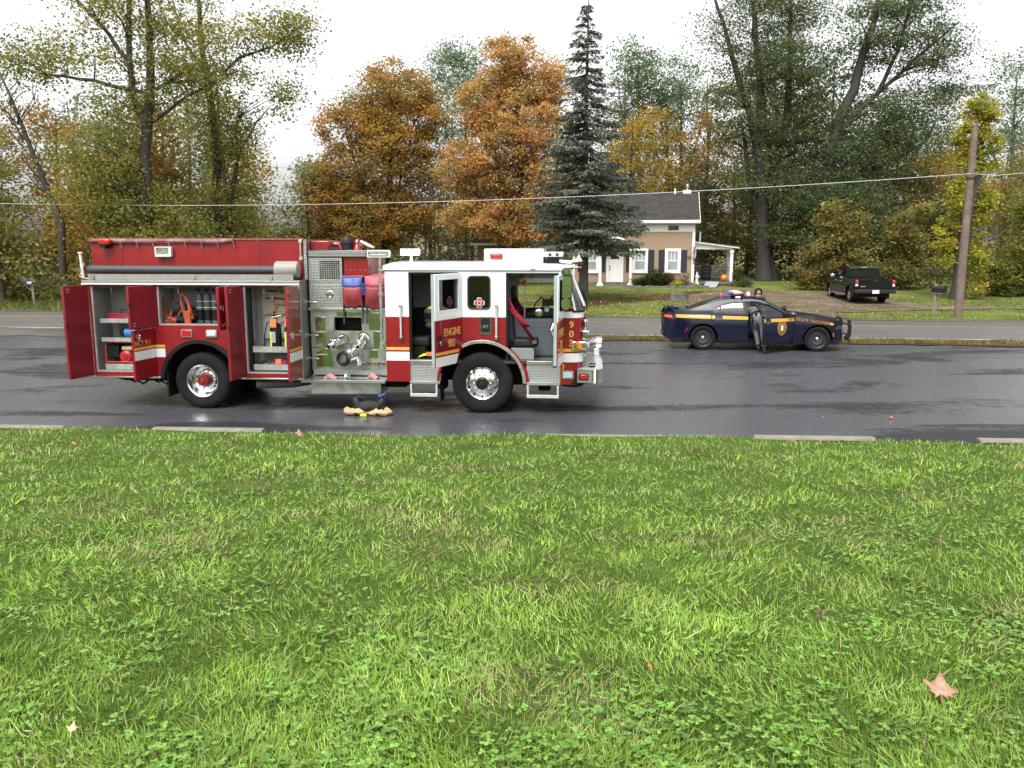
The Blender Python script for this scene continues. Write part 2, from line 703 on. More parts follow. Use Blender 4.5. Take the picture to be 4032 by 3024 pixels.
def patch(name, poly, mat, dz, h=0.5, seed=0.0):
    """ground patch with a ragged outline, draped on the land"""
    n = len(poly)
    ring = []
    for i in range(n):
        a, b = Vector(poly[i]), Vector(poly[(i + 1) % n])
        k = max(2, int((b - a).length / 0.35))
        for j in range(k):
            p = a.lerp(b, j / k)
            w = Vector((noise.noise((p.x * 0.8, p.y * 0.8, seed)), noise.noise((p.x * 0.8, p.y * 0.8, seed + 9)))) * 0.45
            ring.append(p + w)
    pts = list(ring)
    xs_, ys_ = [p.x for p in ring], [p.y for p in ring]

    def inside(p):
        c = False
        for i in range(len(ring)):
            a, b = ring[i], ring[i - 1]
            if (a.y > p.y) != (b.y > p.y) and p.x < (b.x - a.x) * (p.y - a.y) / (b.y - a.y) + a.x:
                c = not c
        return c
    y = min(ys_)
    while y < max(ys_):
        x = min(xs_)
        while x < max(xs_):
            p = Vector((x, y))
            if inside(p):
                pts.append(p)
            x += h
        y += h
    edges = [(i, (i + 1) % len(ring)) for i in range(len(ring))]
    vs, _, fs, *_ = delaunay_2d_cdt(pts, edges, [], 0, 1e-5)
    fs = [f for f in fs if inside((vs[f[0]] + vs[f[1]] + vs[f[2]]) / 3)]
    g = G()
    g.add([(p.x, p.y, max(land(p.x, p.y), ground_z(p.x, p.y)) + dz) for p in vs], fs)
    o = g.obj(name, None, mat, angle=60, kind='structure')
    return o


patch('driveway', [(9.2, 34.2), (13.6, 33.6), (14.4, 36.5), (17.5, 37.6), (22, 38.2), (26, 37.6), (26, 39.4), (20, 40.2), (19.6, 43.6), (18.8, 47.0), (16.9, 48.0), (14.6, 50.8), (12.4, 49.8), (9.6, 46.0), (8.6, 40)], gravel_mat, 0.03)
patch('dirt_path', [(-6, 41.8), (3.6, 40.4), (7.2, 43.8), (9.5, 45.2), (12.8, 49.4), (10.6, 49.6), (7.6, 46.6), (3.5, 42.6), (-6, 43.6)], dirt_mat, 0.02, seed=3)
patch('bare_strip', [(22, 38.3), (40, 36.4), (40, 37.4), (22, 39.3)], dirt_mat, 0.02, seed=5)

# ------------------------------------------------------------------ grass
grass_mat = leaf_mat('grass blades', 0.24, 0.15)


def smooth_noise(x, y, s, seed):
    """cheap value noise on arrays"""
    x, y = x * s + seed * 17.3, y * s + seed * 7.7
    ix, iy = np.floor(x).astype(int), np.floor(y).astype(int)
    fx, fy = x - ix, y - iy
    fx, fy = fx * fx * (3 - 2 * fx), fy * fy * (3 - 2 * fy)

    def h(a, b):
        q = np.sin(a * 127.1 + b * 311.7 + seed * 74.7) * 43758.5453
        return q - np.floor(q)
    return (h(ix, iy) * (1 - fx) + h(ix + 1, iy) * fx) * (1 - fy) + (h(ix, iy + 1) * (1 - fx) + h(ix + 1, iy + 1) * fx) * fy


def blades(P, hgt, wid, col, lean=0.5, segs=2):
    """curved tapering blades from base points P"""
    n = len(P)
    ang = RNG.normal(0, 1.1, n) + 9 * smooth_noise(P[:, 0], P[:, 1], 2.2, 21)      # tufts lie over together
    d = np.stack([np.cos(ang), np.sin(ang), np.zeros(n)], 1)
    ang2 = RNG.random(n) * 2 * np.pi
    side = np.stack([np.cos(ang2), np.sin(ang2), np.zeros(n)], 1)
    ln = (RNG.random(n) ** 1.3 * lean)[:, None] * hgt[:, None]
    up = np.array([0, 0, 1.0])
    w = side * wid[:, None] * 0.5
    mid = P + d * ln * 0.35 + up * hgt[:, None] * 0.6
    tip = P + d * ln * 1.1 + up * (hgt[:, None] * (1.0 - 0.25 * (ln / hgt[:, None])))
    V = np.stack([P - w, P + w, mid + w * 0.8, mid - w * 0.8, tip + w * 0.12, tip - w * 0.12], 1).reshape(-1, 3)
    if segs == 1:
        V = np.stack([P - w, P + w, tip + w * 0.25, tip - w * 0.25], 1).reshape(-1, 3)
        return V, np.arange(n * 4).reshape(n, 4), col
    b = np.arange(n)[:, None] * 6
    F = np.concatenate([b + np.array([[0, 1, 2, 3]]), b + np.array([[3, 2, 4, 5]])], 0)
    return V, F, np.concatenate([col, col], 0)


def lawn_points(n, y0=1.3, power=1.0):
    """points on the near lawn, denser near the camera as its perspective asks"""
    out = []
    while sum(len(o) for o in out) < n:
        m = n * 2
        u = RNG.random(m)
        y = (y0 ** -0.7 + u * (14.2 ** -0.7 - y0 ** -0.7)) ** (-1 / 0.7)
        x = (RNG.random(m) * 2 - 1) * (2.4 + 0.79 * y)
        out.append(np.stack([x, y], 1)[y < LAWN_Y - 0.062 * x + 0.06 * (smooth_noise(x, y, 3.0, 2) - 0.6)])
    p = np.concatenate(out)[:n]
    d = LAWN_Y - 0.062 * p[:, 0] - p[:, 1]
    z = 0.03 + 0.112 * d + 0.02 * np.sin(p[:, 0] * 0.7 + p[:, 1] * 0.5) + 0.015 * np.sin(p[:, 0] * 1.9 - p[:, 1] * 1.3) - 0.02 * np.exp(-np.maximum(d, 0) * 0.8)
    return np.concatenate([p, z[:, None]], 1)


GREENS = np.array([(0.170, 0.305, 0.030), (0.225, 0.375, 0.042), (0.295, 0.435, 0.075), (0.390, 0.490, 0.150), (0.195, 0.340, 0.060)])
N_BL = 290000
P = lawn_points(N_BL)
big = smooth_noise(P[:, 0], P[:, 1], 0.8, 1) * 0.6 + smooth_noise(P[:, 0], P[:, 1], 2.3, 3) * 0.4
dryn = smooth_noise(P[:, 0], P[:, 1], 1.1, 6) * 0.55 + smooth_noise(P[:, 0], P[:, 1], 3.1, 8) * 0.45
tuft = smooth_noise(P[:, 0], P[:, 1], 5.0, 5)
i = RNG.integers(0, len(GREENS), N_BL)
mott = smooth_noise(P[:, 0], P[:, 1], 3.4, 14)
col = GREENS[i] * ((0.66 + 0.58 * big) * (0.72 + 0.52 * mott))[:, None] * RNG.uniform(0.7, 1.3, (N_BL, 1))
dry = (RNG.random(N_BL) < np.clip((dryn - 0.55) * 2.4 + 0.012 * (P[:, 1] - 5), 0.035, 0.5))
col[dry] = np.array([(0.40, 0.34, 0.17)]) * RNG.uniform(0.5, 1.25, (dry.sum(), 1))
hgt = (0.020 + 0.032 * tuft + 0.016 * RNG.random(N_BL)) * np.where(RNG.random(N_BL) < 0.02, 1.7, 1.0) * (1 + 0.02 * P[:, 1])
wid = (0.0020 + 0.0015 * P[:, 1] * RNG.uniform(0.5, 1.1, N_BL)).clip(0.0026, 0.016)
nb = P[:, 1] < 2.7          # nearer blades bend, farther ones are single slips
V, F, C = blades(P[nb], hgt[nb], wid[nb], col[nb], 1.5)
V2, F2, C2 = blades(P[~nb], hgt[~nb], wid[~nb], col[~nb], 1.5, 1)
V, F, C = np.concatenate([V, V2]), np.concatenate([F, F2 + len(V)]), np.concatenate([C, C2])
np_mesh('grass', V, F, C, grass_mat, kind='stuff', label='short mown green lawn grass sloping down to the lot', category='grass')

# clover: three round leaflets on a stem
N_CL = 20000
P = lawn_points(N_CL * 3)
cn = smooth_noise(P[:, 0], P[:, 1], 1.3, 9) * 0.4 + smooth_noise(P[:, 0], P[:, 1], 3.9, 10) * 0.6
P = P[RNG.random(len(P)) < np.clip((cn - 0.38) * 3, 0.05, 1)][:N_CL]
n = len(P)
P[:, 2] += 0.018 + 0.035 * RNG.random(n)
yaw0 = RNG.random(n) * 6.28
tint = RNG.uniform(0.5, 1.25, (n, 1)) * RNG.uniform(0.9, 1.1, (n, 3))
VV, FF, CC = [], [], []
for k in range(3):
    a = yaw0 + k * 2.094
    d = np.stack([np.cos(a), np.sin(a), RNG.uniform(-0.35, 0.35, n)], 1)
    b = np.stack([-np.sin(a), np.cos(a), RNG.uniform(-0.2, 0.2, n)], 1)
    s = (RNG.uniform(0.0055, 0.0105, n) * (1 + 0.05 * P[:, 1]))[:, None]
    c = P + d * s * 0.9
    VV.append(np.stack([P, c - d * s * 0.1 + b * s * 0.85, c + d * s * 0.75 + b * s * 0.5, c + d * s * 0.75 - b * s * 0.5, c - d * s * 0.1 - b * s * 0.85], 1).reshape(-1, 3))
    FF.append(np.arange(n * 5).reshape(n, 5) + k * n * 5)
    CC.append(np.array([(0.180, 0.335, 0.068)]) * tint)
np_mesh('clover', np.concatenate(VV), np.concatenate(FF), np.concatenate(CC), grass_mat, kind='stuff', label='low three-leaved clover growing through the lawn', category='clover')

# ragged verge between the lot and the road, and roadside grass across it
def verge(name, label, n, q0, q1, x0, x1, h0, h1, cols, w=(0.012, 0.03), zf=land, gap=0.0):
    x = RNG.uniform(x0, x1, n)
    q = RNG.uniform(q0, q1, n) + 0.25 * (smooth_noise(x, x * 0, 0.9, 4) - 0.5)
    keep = smooth_noise(x, q, 0.8, 12) > gap
    x, q = x[keep], q[keep]
    y = q - ROAD_K * x
    z = np.array([zf(a, b) for a, b in zip(x, y)])
    P = np.stack([x, y, z], 1)
    c = np.array(cols)[RNG.integers(0, len(cols), len(P))] * RNG.uniform(0.7, 1.25, (len(P), 1)) * (0.7 + 0.6 * smooth_noise(x, y, 0.7, 3))[:, None]
    V, F, C = blades(P, RNG.uniform(h0, h1, len(P)), RNG.uniform(w[0], w[1], len(P)), c, 1.1, 1)
    return np_mesh(name, V, F, C, grass_mat, kind='stuff', label=label, category='grass')


vs_ = strip('verge', 25.55, 27.1, dirt_mat, 7, x0=-7.5, x1=75, dz=0.02, wob=0.25)
vs_['kind'] = 'structure'
verge('verge_grass', 'thin strip of dry grass between lot and road', 17000, 25.6, 27.0, 0.6, 30, 0.04, 0.13, [(0.19, 0.15, 0.05), (0.12, 0.13, 0.03), (0.23, 0.18, 0.07), (0.15, 0.17, 0.045)], gap=0.18)
verge('roadside_grass', 'rough green grass along the far side of the road', 52000, 34.6, 48, -34, 44, 0.03, 0.10, [(0.125, 0.175, 0.034), (0.16, 0.21, 0.042), (0.17, 0.175, 0.05), (0.19, 0.22, 0.06)], (0.02, 0.05), ground_z, gap=0.22)
verge('roadside_weeds', 'taller pale weeds on the roadside before the woods', 5200, 35.0, 39, -42, -13, 0.15, 0.5, [(0.10, 0.12, 0.025), (0.16, 0.15, 0.05), (0.07, 0.09, 0.02)], (0.02, 0.045), ground_z)

# fallen leaves scattered on the yard and lot
def litter(name, label, n, sampler, cols, s0, s1):
    P = sampler(n)
    c = np.array(cols)[RNG.integers(0, len(cols), len(P))] * RNG.uniform(0.7, 1.2, (len(P), 1))
    V, F, C = leaf_cards(P, RNG.uniform(s0, s1, len(P)), c, 0.8, up=1.6)
    return np_mesh(name, V, F, C, grass_mat, kind='stuff', label=label, category='leaves')


def yard_sample(n):
    x = RNG.normal(4, 9, n)
    y = RNG.uniform(34.5, 54, n)
    z = np.array([ground_z(a, b) for a, b in zip(x, y)]) + 0.05
    return np.stack([x, y, z], 1)


def lot_sample(n):
    x = RNG.uniform(-16, 16, n)
    y = RNG.uniform(14.4, 25, n)
    return np.stack([x, y, np.array([land(a, b) for a, b in zip(x, y)]) + 0.01], 1)


litter('fallen_leaves', 'yellow and brown fallen leaves scattered over the house yard', 5200, yard_sample, [(0.40, 0.25, 0.06), (0.24, 0.11, 0.04), (0.48, 0.34, 0.10), (0.13, 0.07, 0.03)], 0.05, 0.11)
litter('lot_debris', 'specks of grit and leaf scraps on the wet lot', 800, lot_sample, [(0.02, 0.018, 0.015), (0.05, 0.04, 0.03), (0.28, 0.25, 0.2)], 0.012, 0.04)

# ------------------------------------------------------------------ trees
bark_dark = M('dark wet bark', (0.040, 0.034, 0.030), 0.85, var=0.45, scale=9, bump=0.9, bscale=14)
bark_grey = M('grey furrowed bark', (0.085, 0.074, 0.066), 0.9, var=0.4, scale=8, bump=1.0, bscale=12)
leafm = leaf_mat('tree leaves', 0.58, 0.15)

OLIVE = [(0.26, 0.25, 0.065), (0.20, 0.21, 0.058), (0.31, 0.25, 0.068), (0.15, 0.165, 0.05)]
POPLAR = [(0.250, 0.255, 0.060), (0.30, 0.275, 0.062), (0.185, 0.205, 0.055), (0.36, 0.30, 0.060), (0.155, 0.18, 0.05)]
MAPLE = [(0.40, 0.235, 0.055), (0.45, 0.285, 0.070), (0.32, 0.215, 0.060), (0.22, 0.195, 0.060), (0.46, 0.245, 0.065)]
MAPLE2 = [(0.56, 0.33, 0.115), (0.56, 0.37, 0.125), (0.47, 0.31, 0.10), (0.60, 0.32, 0.14), (0.38, 0.29, 0.10)]
LOCUST = [(0.115, 0.155, 0.070), (0.088, 0.125, 0.058), (0.140, 0.180, 0.075), (0.175, 0.19, 0.065)]
PALE = [(0.175, 0.235, 0.125), (0.15, 0.21, 0.11), (0.20, 0.25, 0.125), (0.13, 0.185, 0.10)]  # hazy, backlit paleness of far trees put into the leaf colour
RUSSET = [(0.36, 0.19, 0.055), (0.25, 0.165, 0.05), (0.20, 0.165, 0.05), (0.44, 0.23, 0.06)]
GOLD = [(0.42, 0.28, 0.055), (0.32, 0.25, 0.055), (0.25, 0.22, 0.05), (0.48, 0.29, 0.05)]
VINE = [(0.36, 0.33, 0.095), (0.25, 0.24, 0.075), (0.33, 0.26, 0.085), (0.14, 0.13, 0.05)]
DARK = [(0.085, 0.10, 0.035), (0.125, 0.12, 0.04), (0.07, 0.085, 0.034), (0.16, 0.135, 0.042)]


def tree(name, label, x, y, lobes, trunk, pal, leaf=0.2, per=40, spread=0.55, limbs=1.0, dens=1.0, bark=None, group=None, cat='tree', up=0.35, droop=0.0, flat=0.6, extra=(), aspect=0.62):
    """trunk: (dx, dy, z, radius) up the stem; lobes: (dx, dy, z, rx, ry, rz, clusters); extra: more (polyline, radii) limbs"""
    z0 = ground_z(x, y)
    root = empty(name, (x, y, z0), label=label, category=cat)
    if group:
        root['group'] = group
    bark = bark or bark_dark
    g = G()
    tp = [Vector(p[:3]) for p in trunk]
    tr = [p[3] for p in trunk]
    # densify the stem a little with wobble
    pts, rr = [], []
    for i in range(len(tp) - 1):
        k = 4
        for j in range(k):
            t = j / k
            w = Vector((random.uniform(-1, 1), random.uniform(-1, 1), 0)) * 0.25 * tr[i] * (1 if 0 < i + j else 0)
            pts.append(tp[i].lerp(tp[i + 1], t) + w)
            rr.append(tr[i] + (tr[i + 1] - tr[i]) * t)
    pts.append(tp[-1])
    rr.append(tr[-1])
    rr[0] *= 1.25
    g.tube(pts, rr, 9)
    stems = [(p, r) for p, r in zip(pts, rr)]
    for line, rad in extra:
        lp = [Vector(p) for p in line]
        q, qr = [], []
        for i in range(len(lp) - 1):
            for j in range(3):
                t = j / 3
                q.append(lp[i].lerp(lp[i + 1], t) + Vector((random.uniform(-1, 1), random.uniform(-1, 1), random.uniform(-1, 1))) * 0.06)
                f = (i + t) / (len(lp) - 1)
                qr.append(rad[0] + (rad[1] - rad[0]) * f)
        q.append(lp[-1])
        qr.append(rad[1])
        g.tube(q, qr, 7)
        stems += [(a, b) for a, b in zip(q, qr)]
    C = []
    per = int(per * 2.2)
    leaf *= 0.86
    spread *= 0.9
    for dx, dy, z, rx, ry, rz, nc in lobes:
        for _ in range(int(nc * dens)):
            v = Vector((random.gauss(0, 1), random.gauss(0, 1), random.gauss(0, 1))).normalized() * random.random() ** 0.42
            c = Vector((dx + v.x * rx, dy + v.y * ry, z + v.z * rz))
            C.append(c)
            if random.random() < limbs * 0.5:
                best = min(stems, key=lambda s_: (s_[0] - c).length + (2.5 * max(0, s_[0].z - c.z + 0.35 * (Vector((s_[0].x - c.x, s_[0].y - c.y, 0)).length))))
                a = best[0]
                m1 = a.lerp(c, 0.45) + Vector((random.uniform(-1, 1), random.uniform(-1, 1), random.uniform(-0.2, 0.9))) * 0.12 * (c - a).length
                r0 = min(best[1] * 0.55, 0.018 + 0.018 * (c - a).length)
                g.tube([a, a.lerp(m1, 0.5) + Vector((0, 0, 0.03)), m1, m1.lerp(c, 0.55) + Vector((random.uniform(-.1, .1), random.uniform(-.1, .1), 0.08)), c], [r0, r0 * 0.85, r0 * 0.6, r0 * 0.4, 0.008], 5, caps=False)
    g.obj('trunk', root, bark, angle=50)
    if C:
        C = np.array([c[:] for c in C])
        n = len(C) * per
        ids = np.repeat(np.arange(len(C)), per)
        sp = spread * RNG.uniform(0.6, 1.35, (len(C), 1))
        cen = C[ids] + RNG.normal(size=(n, 3)) * sp[ids] * np.array([1, 1, flat])
        size = leaf * RNG.uniform(0.65, 1.35, n)
        V, F, cc = leaf_cards(cen, size, pal_colors(pal, n, ids), aspect, up, droop)
        np_mesh('crown', V, F, cc, leafm, root)
    return root


# the two tall poplars behind the engine
tree('poplar_tree', 'tallest yellow-green poplar with a forked trunk rising behind the engine body', -18.1, 42.0,
     [(0.3, 0, 13.2, 3.6, 2.8, 3.2, 95), (-4.6, 0, 11.6, 1.7, 1.6, 1.3, 34), (-1.8, -0.4, 6.4, 2.3, 2.0, 2.6, 85), (0.4, -.5, 3.6, 2.5, 2.0, 2.2, 75), (2.4, 0, 11.0, 2.0, 1.8, 1.6, 32), (-0.6, 0, 9.2, 1.6, 1.6, 1.4, 26)],
     [(-0.25, 0, 0, 0.36), (0, 0, 4, 0.30), (0.3, 0, 8.4, 0.25), (0.75, 0, 11, 0.20), (0.8, 0, 14, 0.14), (0.9, 0, 18, 0.05)], POPLAR, 0.165, 38, 0.62, 0.55, aspect=0.8,
     extra=[([(0.3, 0, 8.6), (-0.2, 0, 10), (-0.25, 0, 12.6), (0.0, 0, 15), (0.1, 0, 18)], (0.2, 0.06)), ([(0.5, 0, 10.2), (-2.0, 0, 10.7), (-4.2, 0, 11.0), (-5.6, 0, 11.9)], (0.11, 0.03)), ([(-0.25, 0, 11.6), (-1.6, 0, 13.4), (-3.4, 0, 15.2)], (0.12, 0.04)), ([(0.75, 0, 10.2), (2.2, 0, 11.1), (3.6, 0, 11.4)], (0.1, 0.03)), ([(0.5, 0, 8.8), (2.0, 0, 9.7), (3.6, 0, 10.6), (5.0, 0, 11.2)], (0.1, 0.03))])
tree('poplar_tree', 'slim dark-stemmed poplar with a long leafy arm reaching over open sky', -15.9, 46.0,
     [(0.2, 0, 12.6, 2.2, 2.0, 3.6, 56), (3.4, 0, 13.4, 1.5, 1.4, 1.2, 28), (4.7, 0, 14.2, 0.9, 1.0, 0.9, 16), (3.8, 0, 10.6, 0.5, 0.6, 1.3, 12), (0.8, 0, 8.2, 1.7, 1.6, 2.2, 48), (0.4, 0, 4.3, 2.4, 2.0, 2.4, 70)],
     [(0, 0, 0, 0.30), (0, 0, 5, 0.24), (0.1, 0, 9, 0.2), (-0.35, 0, 13, 0.14), (-0.5, 0, 18, 0.05)], POPLAR, 0.165, 36, 0.6, 0.6, aspect=0.8,
     extra=[([(0, 0, 11.2), (1.6, 0, 12.6), (3.4, 0, 13.2), (4.8, 0, 14.1)], (0.1, 0.03)), ([(-0.1, 0, 11.6), (-1.3, 0, 13.5), (-1.9, 0, 16)], (0.09, 0.03)), ([(0.3, 0, 2), (1.1, 0, 7), (1.3, 0, 9.5)], (0.12, 0.05))])
tree('poplar_tree', 'thin leafy poplar standing between the two taller poplars', -16.6, 50.0,
     [(0.2, 0, 8.5, 1.5, 1.5, 2.4, 34), (0.2, 0, 4.2, 2.0, 1.6, 2.4, 56)],
     [(0, 0, 0, 0.2), (-0.1, 0, 5, 0.15), (-0.3, 0, 9, 0.1), (-0.4, 0, 13, 0.03)], POPLAR, 0.16, 34, 0.6, 0.6,
     extra=[([(-0.1, 0, 5.5), (0.7, 0, 8), (1.9, 0, 9.8), (2.6, 0, 10.6)], (0.1, 0.03))])
# the bare leaning tree
br = []
for i in range(26):
    a = random.uniform(5.2, 11.2)
    bx = -0.1 - (a - 4) * 0.32
    s = random.choice((-1, 1))
    L_ = random.uniform(1.0, 2.6)
    br.append(([(bx, 0, a), (bx + s * L_ * 0.35, random.uniform(-.5, .5), a + L_ * 0.5), (bx + s * L_ * 0.55, random.uniform(-.8, .8), a + L_)], (0.035, 0.006)))
tree('bare_tree', 'almost leafless dark tree leaning left with thin bare twigs', -23.5, 44.0,
     [(-1.2, 0, 7.4, 2.0, 1.6, 1.6, 20), (-2.4, 0, 10.2, 1.6, 1.4, 1.4, 8)],
     [(0, 0, 0, 0.2), (0.1, 0, 4, 0.18), (-0.9, 0, 7.2, 0.13), (-1.6, 0, 9.4, 0.09), (-2.6, 0, 12.4, 0.02)], OLIVE, 0.16, 14, 0.7, 0.3, extra=br)

# two orange maples behind the cab
tree('maple_tree', 'broad deep-orange maple with a dark hollow crown, next to open sky', -8.8, 58.0,
     [(1.0, 0, 12.6, 2.6, 2.6, 2.2, 90), (-1.6, 0, 10.4, 2.7, 2.6, 2.4, 100), (-3.0, 0, 6.2, 2.2, 2.6, 2.8, 120), (0.4, -1.0, 8.2, 3.0, 2.6, 3.0, 120), (3.0, 0, 10.0, 1.7, 2.4, 2.6, 60), (0.2, -1.4, 4.0, 3.6, 2.6, 2.0, 130), (2.6, 0, 6.0, 1.6, 2.0, 1.6, 26), (-4.0, 0, 3.0, 1.2, 1.6, 1.6, 36)],
     [(0, 0, 0, 0.34), (0.1, 0, 3, 0.28), (0.5, 0, 7, 0.2), (0.8, 0, 12, 0.06)], MAPLE, 0.22, 46, 0.42, 0.45, up=0.6,
     extra=[([(0.1, 0, 2.5), (1.0, 0, 6), (2.2, 0, 10.5)], (0.16, 0.04)), ([(0.1, 0, 2.8), (-1.2, 0, 6), (-2.4, 0, 10)], (0.16, 0.04))])
tree('maple_tree', 'tall pointed maple with paler orange leaves beside the dark spruce', -0.2, 56.0,
     [(0.2, 0, 13.8, 1.9, 2.0, 2.2, 80), (2.3, 0, 12.4, 1.5, 2.0, 1.9, 60), (-1.6, 0, 11.4, 1.8, 2.2, 2.0, 70), (0.6, -0.6, 9.8, 3.0, 2.6, 2.4, 120), (-2.0, -0.4, 7.6, 2.6, 2.4, 2.2, 105), (1.6, -0.4, 6.6, 2.4, 2.4, 2.4, 90), (-1.0, -1, 4.3, 3.7, 2.4, 1.7, 120), (2.0, -0.6, 3.6, 2.0, 2.0, 1.4, 50)],
     [(0.3, 0, 0, 0.3), (0.5, 0, 3.4, 0.26), (0.8, 0, 7, 0.18), (0.4, 0, 13, 0.05)], MAPLE2, 0.22, 46, 0.40, 0.45, up=0.6,
     extra=[([(0.5, 0, 3), (1.6, 0, 7.5), (2.3, 0, 12)], (0.15, 0.04)), ([(0.5, 0, 3.2), (-0.6, 0, 7.5), (-1.5, 0, 11)], (0.15, 0.04))])
for i_ in range(7):      # bare grey stems between the two maples
    px = -6.4 + i_ * 0.55 + random.uniform(-.15, .15)
    tree('sapling', ('first', 'second', 'third', 'fourth', 'fifth', 'sixth', 'last')[i_] + ' bare grey sapling from the left in the gap between the maples', px, 55.0 + random.uniform(0, 3), [], [(0, 0, 0, 0.085), (random.uniform(-.3, .3), 0, 3, 0.07), (random.uniform(-.6, .6), 0, 7.5, 0.03)], DARK, bark=bark_grey, group='saplings between the maples')

# pale feathery trees behind
for (px, py, h, w, lab, nm) in [(-4.6, 85, 21.5, 4.4, 'pale green feathery tree rising behind the two maples', 230), (-12.9, 78, 16.5, 3.3, 'pale green tree peeping out left of the deep-orange maple', 84), (4.5, 88, 21.5, 3.2, 'faint pale tree behind the tip of the taller maple', 46), (11.4, 78, 20.0, 3.0, 'tall thin-leaved pale tree just right of the spruce', 150), (15.6, 80, 19.0, 3.6, 'tall thin-leaved pale tree above the house roof', 170), (-17.6, 82, 10.5, 3.6, 'low pale tree at the gap of open sky', 90), (43.5, 75, 19.0, 4.6, 'tall open-crowned pale tree behind the utility pole', 90), (38.6, 80, 15.0, 3.6, 'shorter pale tree left of the vine-covered snag', 66), (51, 84, 17, 4.5, 'pale tree at the edge of the woods past the pole', 70)]:
    lb = [(random.uniform(-.3, .3) * w, random.uniform(-1, 1), h * f, w * q, w * 0.8, h * 0.13, int(nm * q2)) for f, q, q2 in ((0.9, 0.7, 0.35), (0.74, 1.0, 0.4), (0.56, 0.85, 0.3), (0.38, 0.6, 0.2))]
    ex = [([(0, 0, h * 0.35), (s * w * 0.4, 0, h * 0.6), (s * w * 0.65, 0, h * 0.85)], (0.14, 0.03)) for s in (-1, 1)]
    tree('locust_tree', lab, px, py, lb, [(0, 0, 0, 0.28), (0.2, 0, h * 0.4, 0.2), (-0.1, 0, h * 0.9, 0.04)], PALE, 0.26, 25, 0.75, 0.6, bark=bark_grey, flat=0.4, extra=ex)

# the big dark locusts right of the house
tree('locust_tree', 'big dark locust with a curved trunk nearest the porch, limbs bare at the top', 17.4, 59.0,
     [(0.2, 0, 7.2, 3.0, 2.4, 1.8, 44), (-1.8, 0, 12.5, 2.9, 2.2, 2.6, 56), (0.6, 0, 15.0, 3.0, 2.2, 2.2, 60), (-0.6, 0.5, 9.8, 2.8, 2.0, 1.8, 44), (-2.6, 0, 16.6, 2.4, 2.0, 1.8, 34), (-0.6, 0, 18.6, 2.4, 2.0, 1.6, 34)],
     [(0.3, 0, 0, 0.5), (-0.1, 0, 6, 0.34), (-0.7, 0, 9.6, 0.28), (-1.9, 0, 13.2, 0.22), (-3.2, 0, 17, 0.12), (-4.4, 0, 20, 0.06)], LOCUST, 0.19, 44, 0.85, 0.5, bark=bark_dark, flat=0.30, up=0.6,
     extra=[([(-0.6, 0, 9.8), (-0.6, 0, 13), (-1.2, 0, 16.5), (-1.5, 0, 20)], (0.2, 0.06)), ([(1.2, 0.6, 0), (0.2, 0.6, 3.4), (-0.9, 0.6, 7.0), (-1.4, 0.6, 10)], (0.34, 0.12))])
tree('locust_tree', 'dark locust with an upright split trunk in the middle of the locust stand', 18.6, 61.5,
     [(1.0, 0, 14.6, 3.4, 2.4, 2.6, 76), (2.6, -0.5, 10.4, 3.4, 2.4, 2.2, 76), (1.6, -0.8, 6.6, 3.4, 2.2, 1.8, 80), (0.8, 0, 18.6, 3.0, 2.2, 1.9, 62)],
     [(0, 0, 0, 0.48), (0.1, 0, 7.5, 0.40), (0.9, 0, 11, 0.28), (1.0, 0, 15, 0.2), (0.7, 0, 20, 0.08)], LOCUST, 0.19, 46, 0.85, 0.5, bark=bark_dark, flat=0.30, up=0.6,
     extra=[([(0.1, 0, 8.2), (-0.5, 0, 10.4), (-0.9, 0, 13.4), (-1.5, 0, 16.8), (-1.9, 0, 20)], (0.26, 0.08))])
tree('locust_tree', 'widest dark locust, heavy trunk slanting right, branches spread toward the pole', 21.6, 59.5,
     [(2.6, 0, 8.6, 4.2, 2.6, 2.2, 105), (0.6, -1.2, 5.4, 4.6, 2.2, 1.7, 120), (5.0, 0, 11.4, 3.6, 2.4, 1.9, 75), (6.2, 0, 15.4, 3.4, 2.2, 2.0, 66), (3.0, 0, 17.0, 3.0, 2.2, 2.4, 70), (5.6, 0, 18.8, 2.8, 2.0, 1.5, 46), (-0.6, -1.0, 3.2, 4.0, 2.0, 1.3, 80), (8.6, 0, 13.0, 1.9, 1.6, 0.8, 20), (3.6, -0.8, 3.4, 2.0, 1.8, 1.2, 36)],
     [(-0.3, 0, 0, 0.5), (0, 0, 5, 0.42), (0.5, 0, 9.4, 0.38), (1.7, 0, 13, 0.32), (2.8, 0, 17.4, 0.2), (3.4, 0, 21, 0.08)], LOCUST, 0.20, 46, 0.85, 0.5, bark=bark_dark, flat=0.30, up=0.6,
     extra=[([(0.5, 0, 9.8), (3.2, 0, 12.5), (5.8, 0, 15.0), (8.6, 0, 17.4)], (0.2, 0.06)), ([(3.4, 0, 12.7), (4.6, 0, 15.5), (5.4, 0, 20)], (0.16, 0.07)), ([(0.2, 0, 7), (-2.0, 0, 9.2), (-3.6, 0, 12)], (0.15, 0.05)), ([(0.2, 0, 6.4), (3.5, 0, 7.6), (7.0, 0, 9.6)], (0.14, 0.04))])

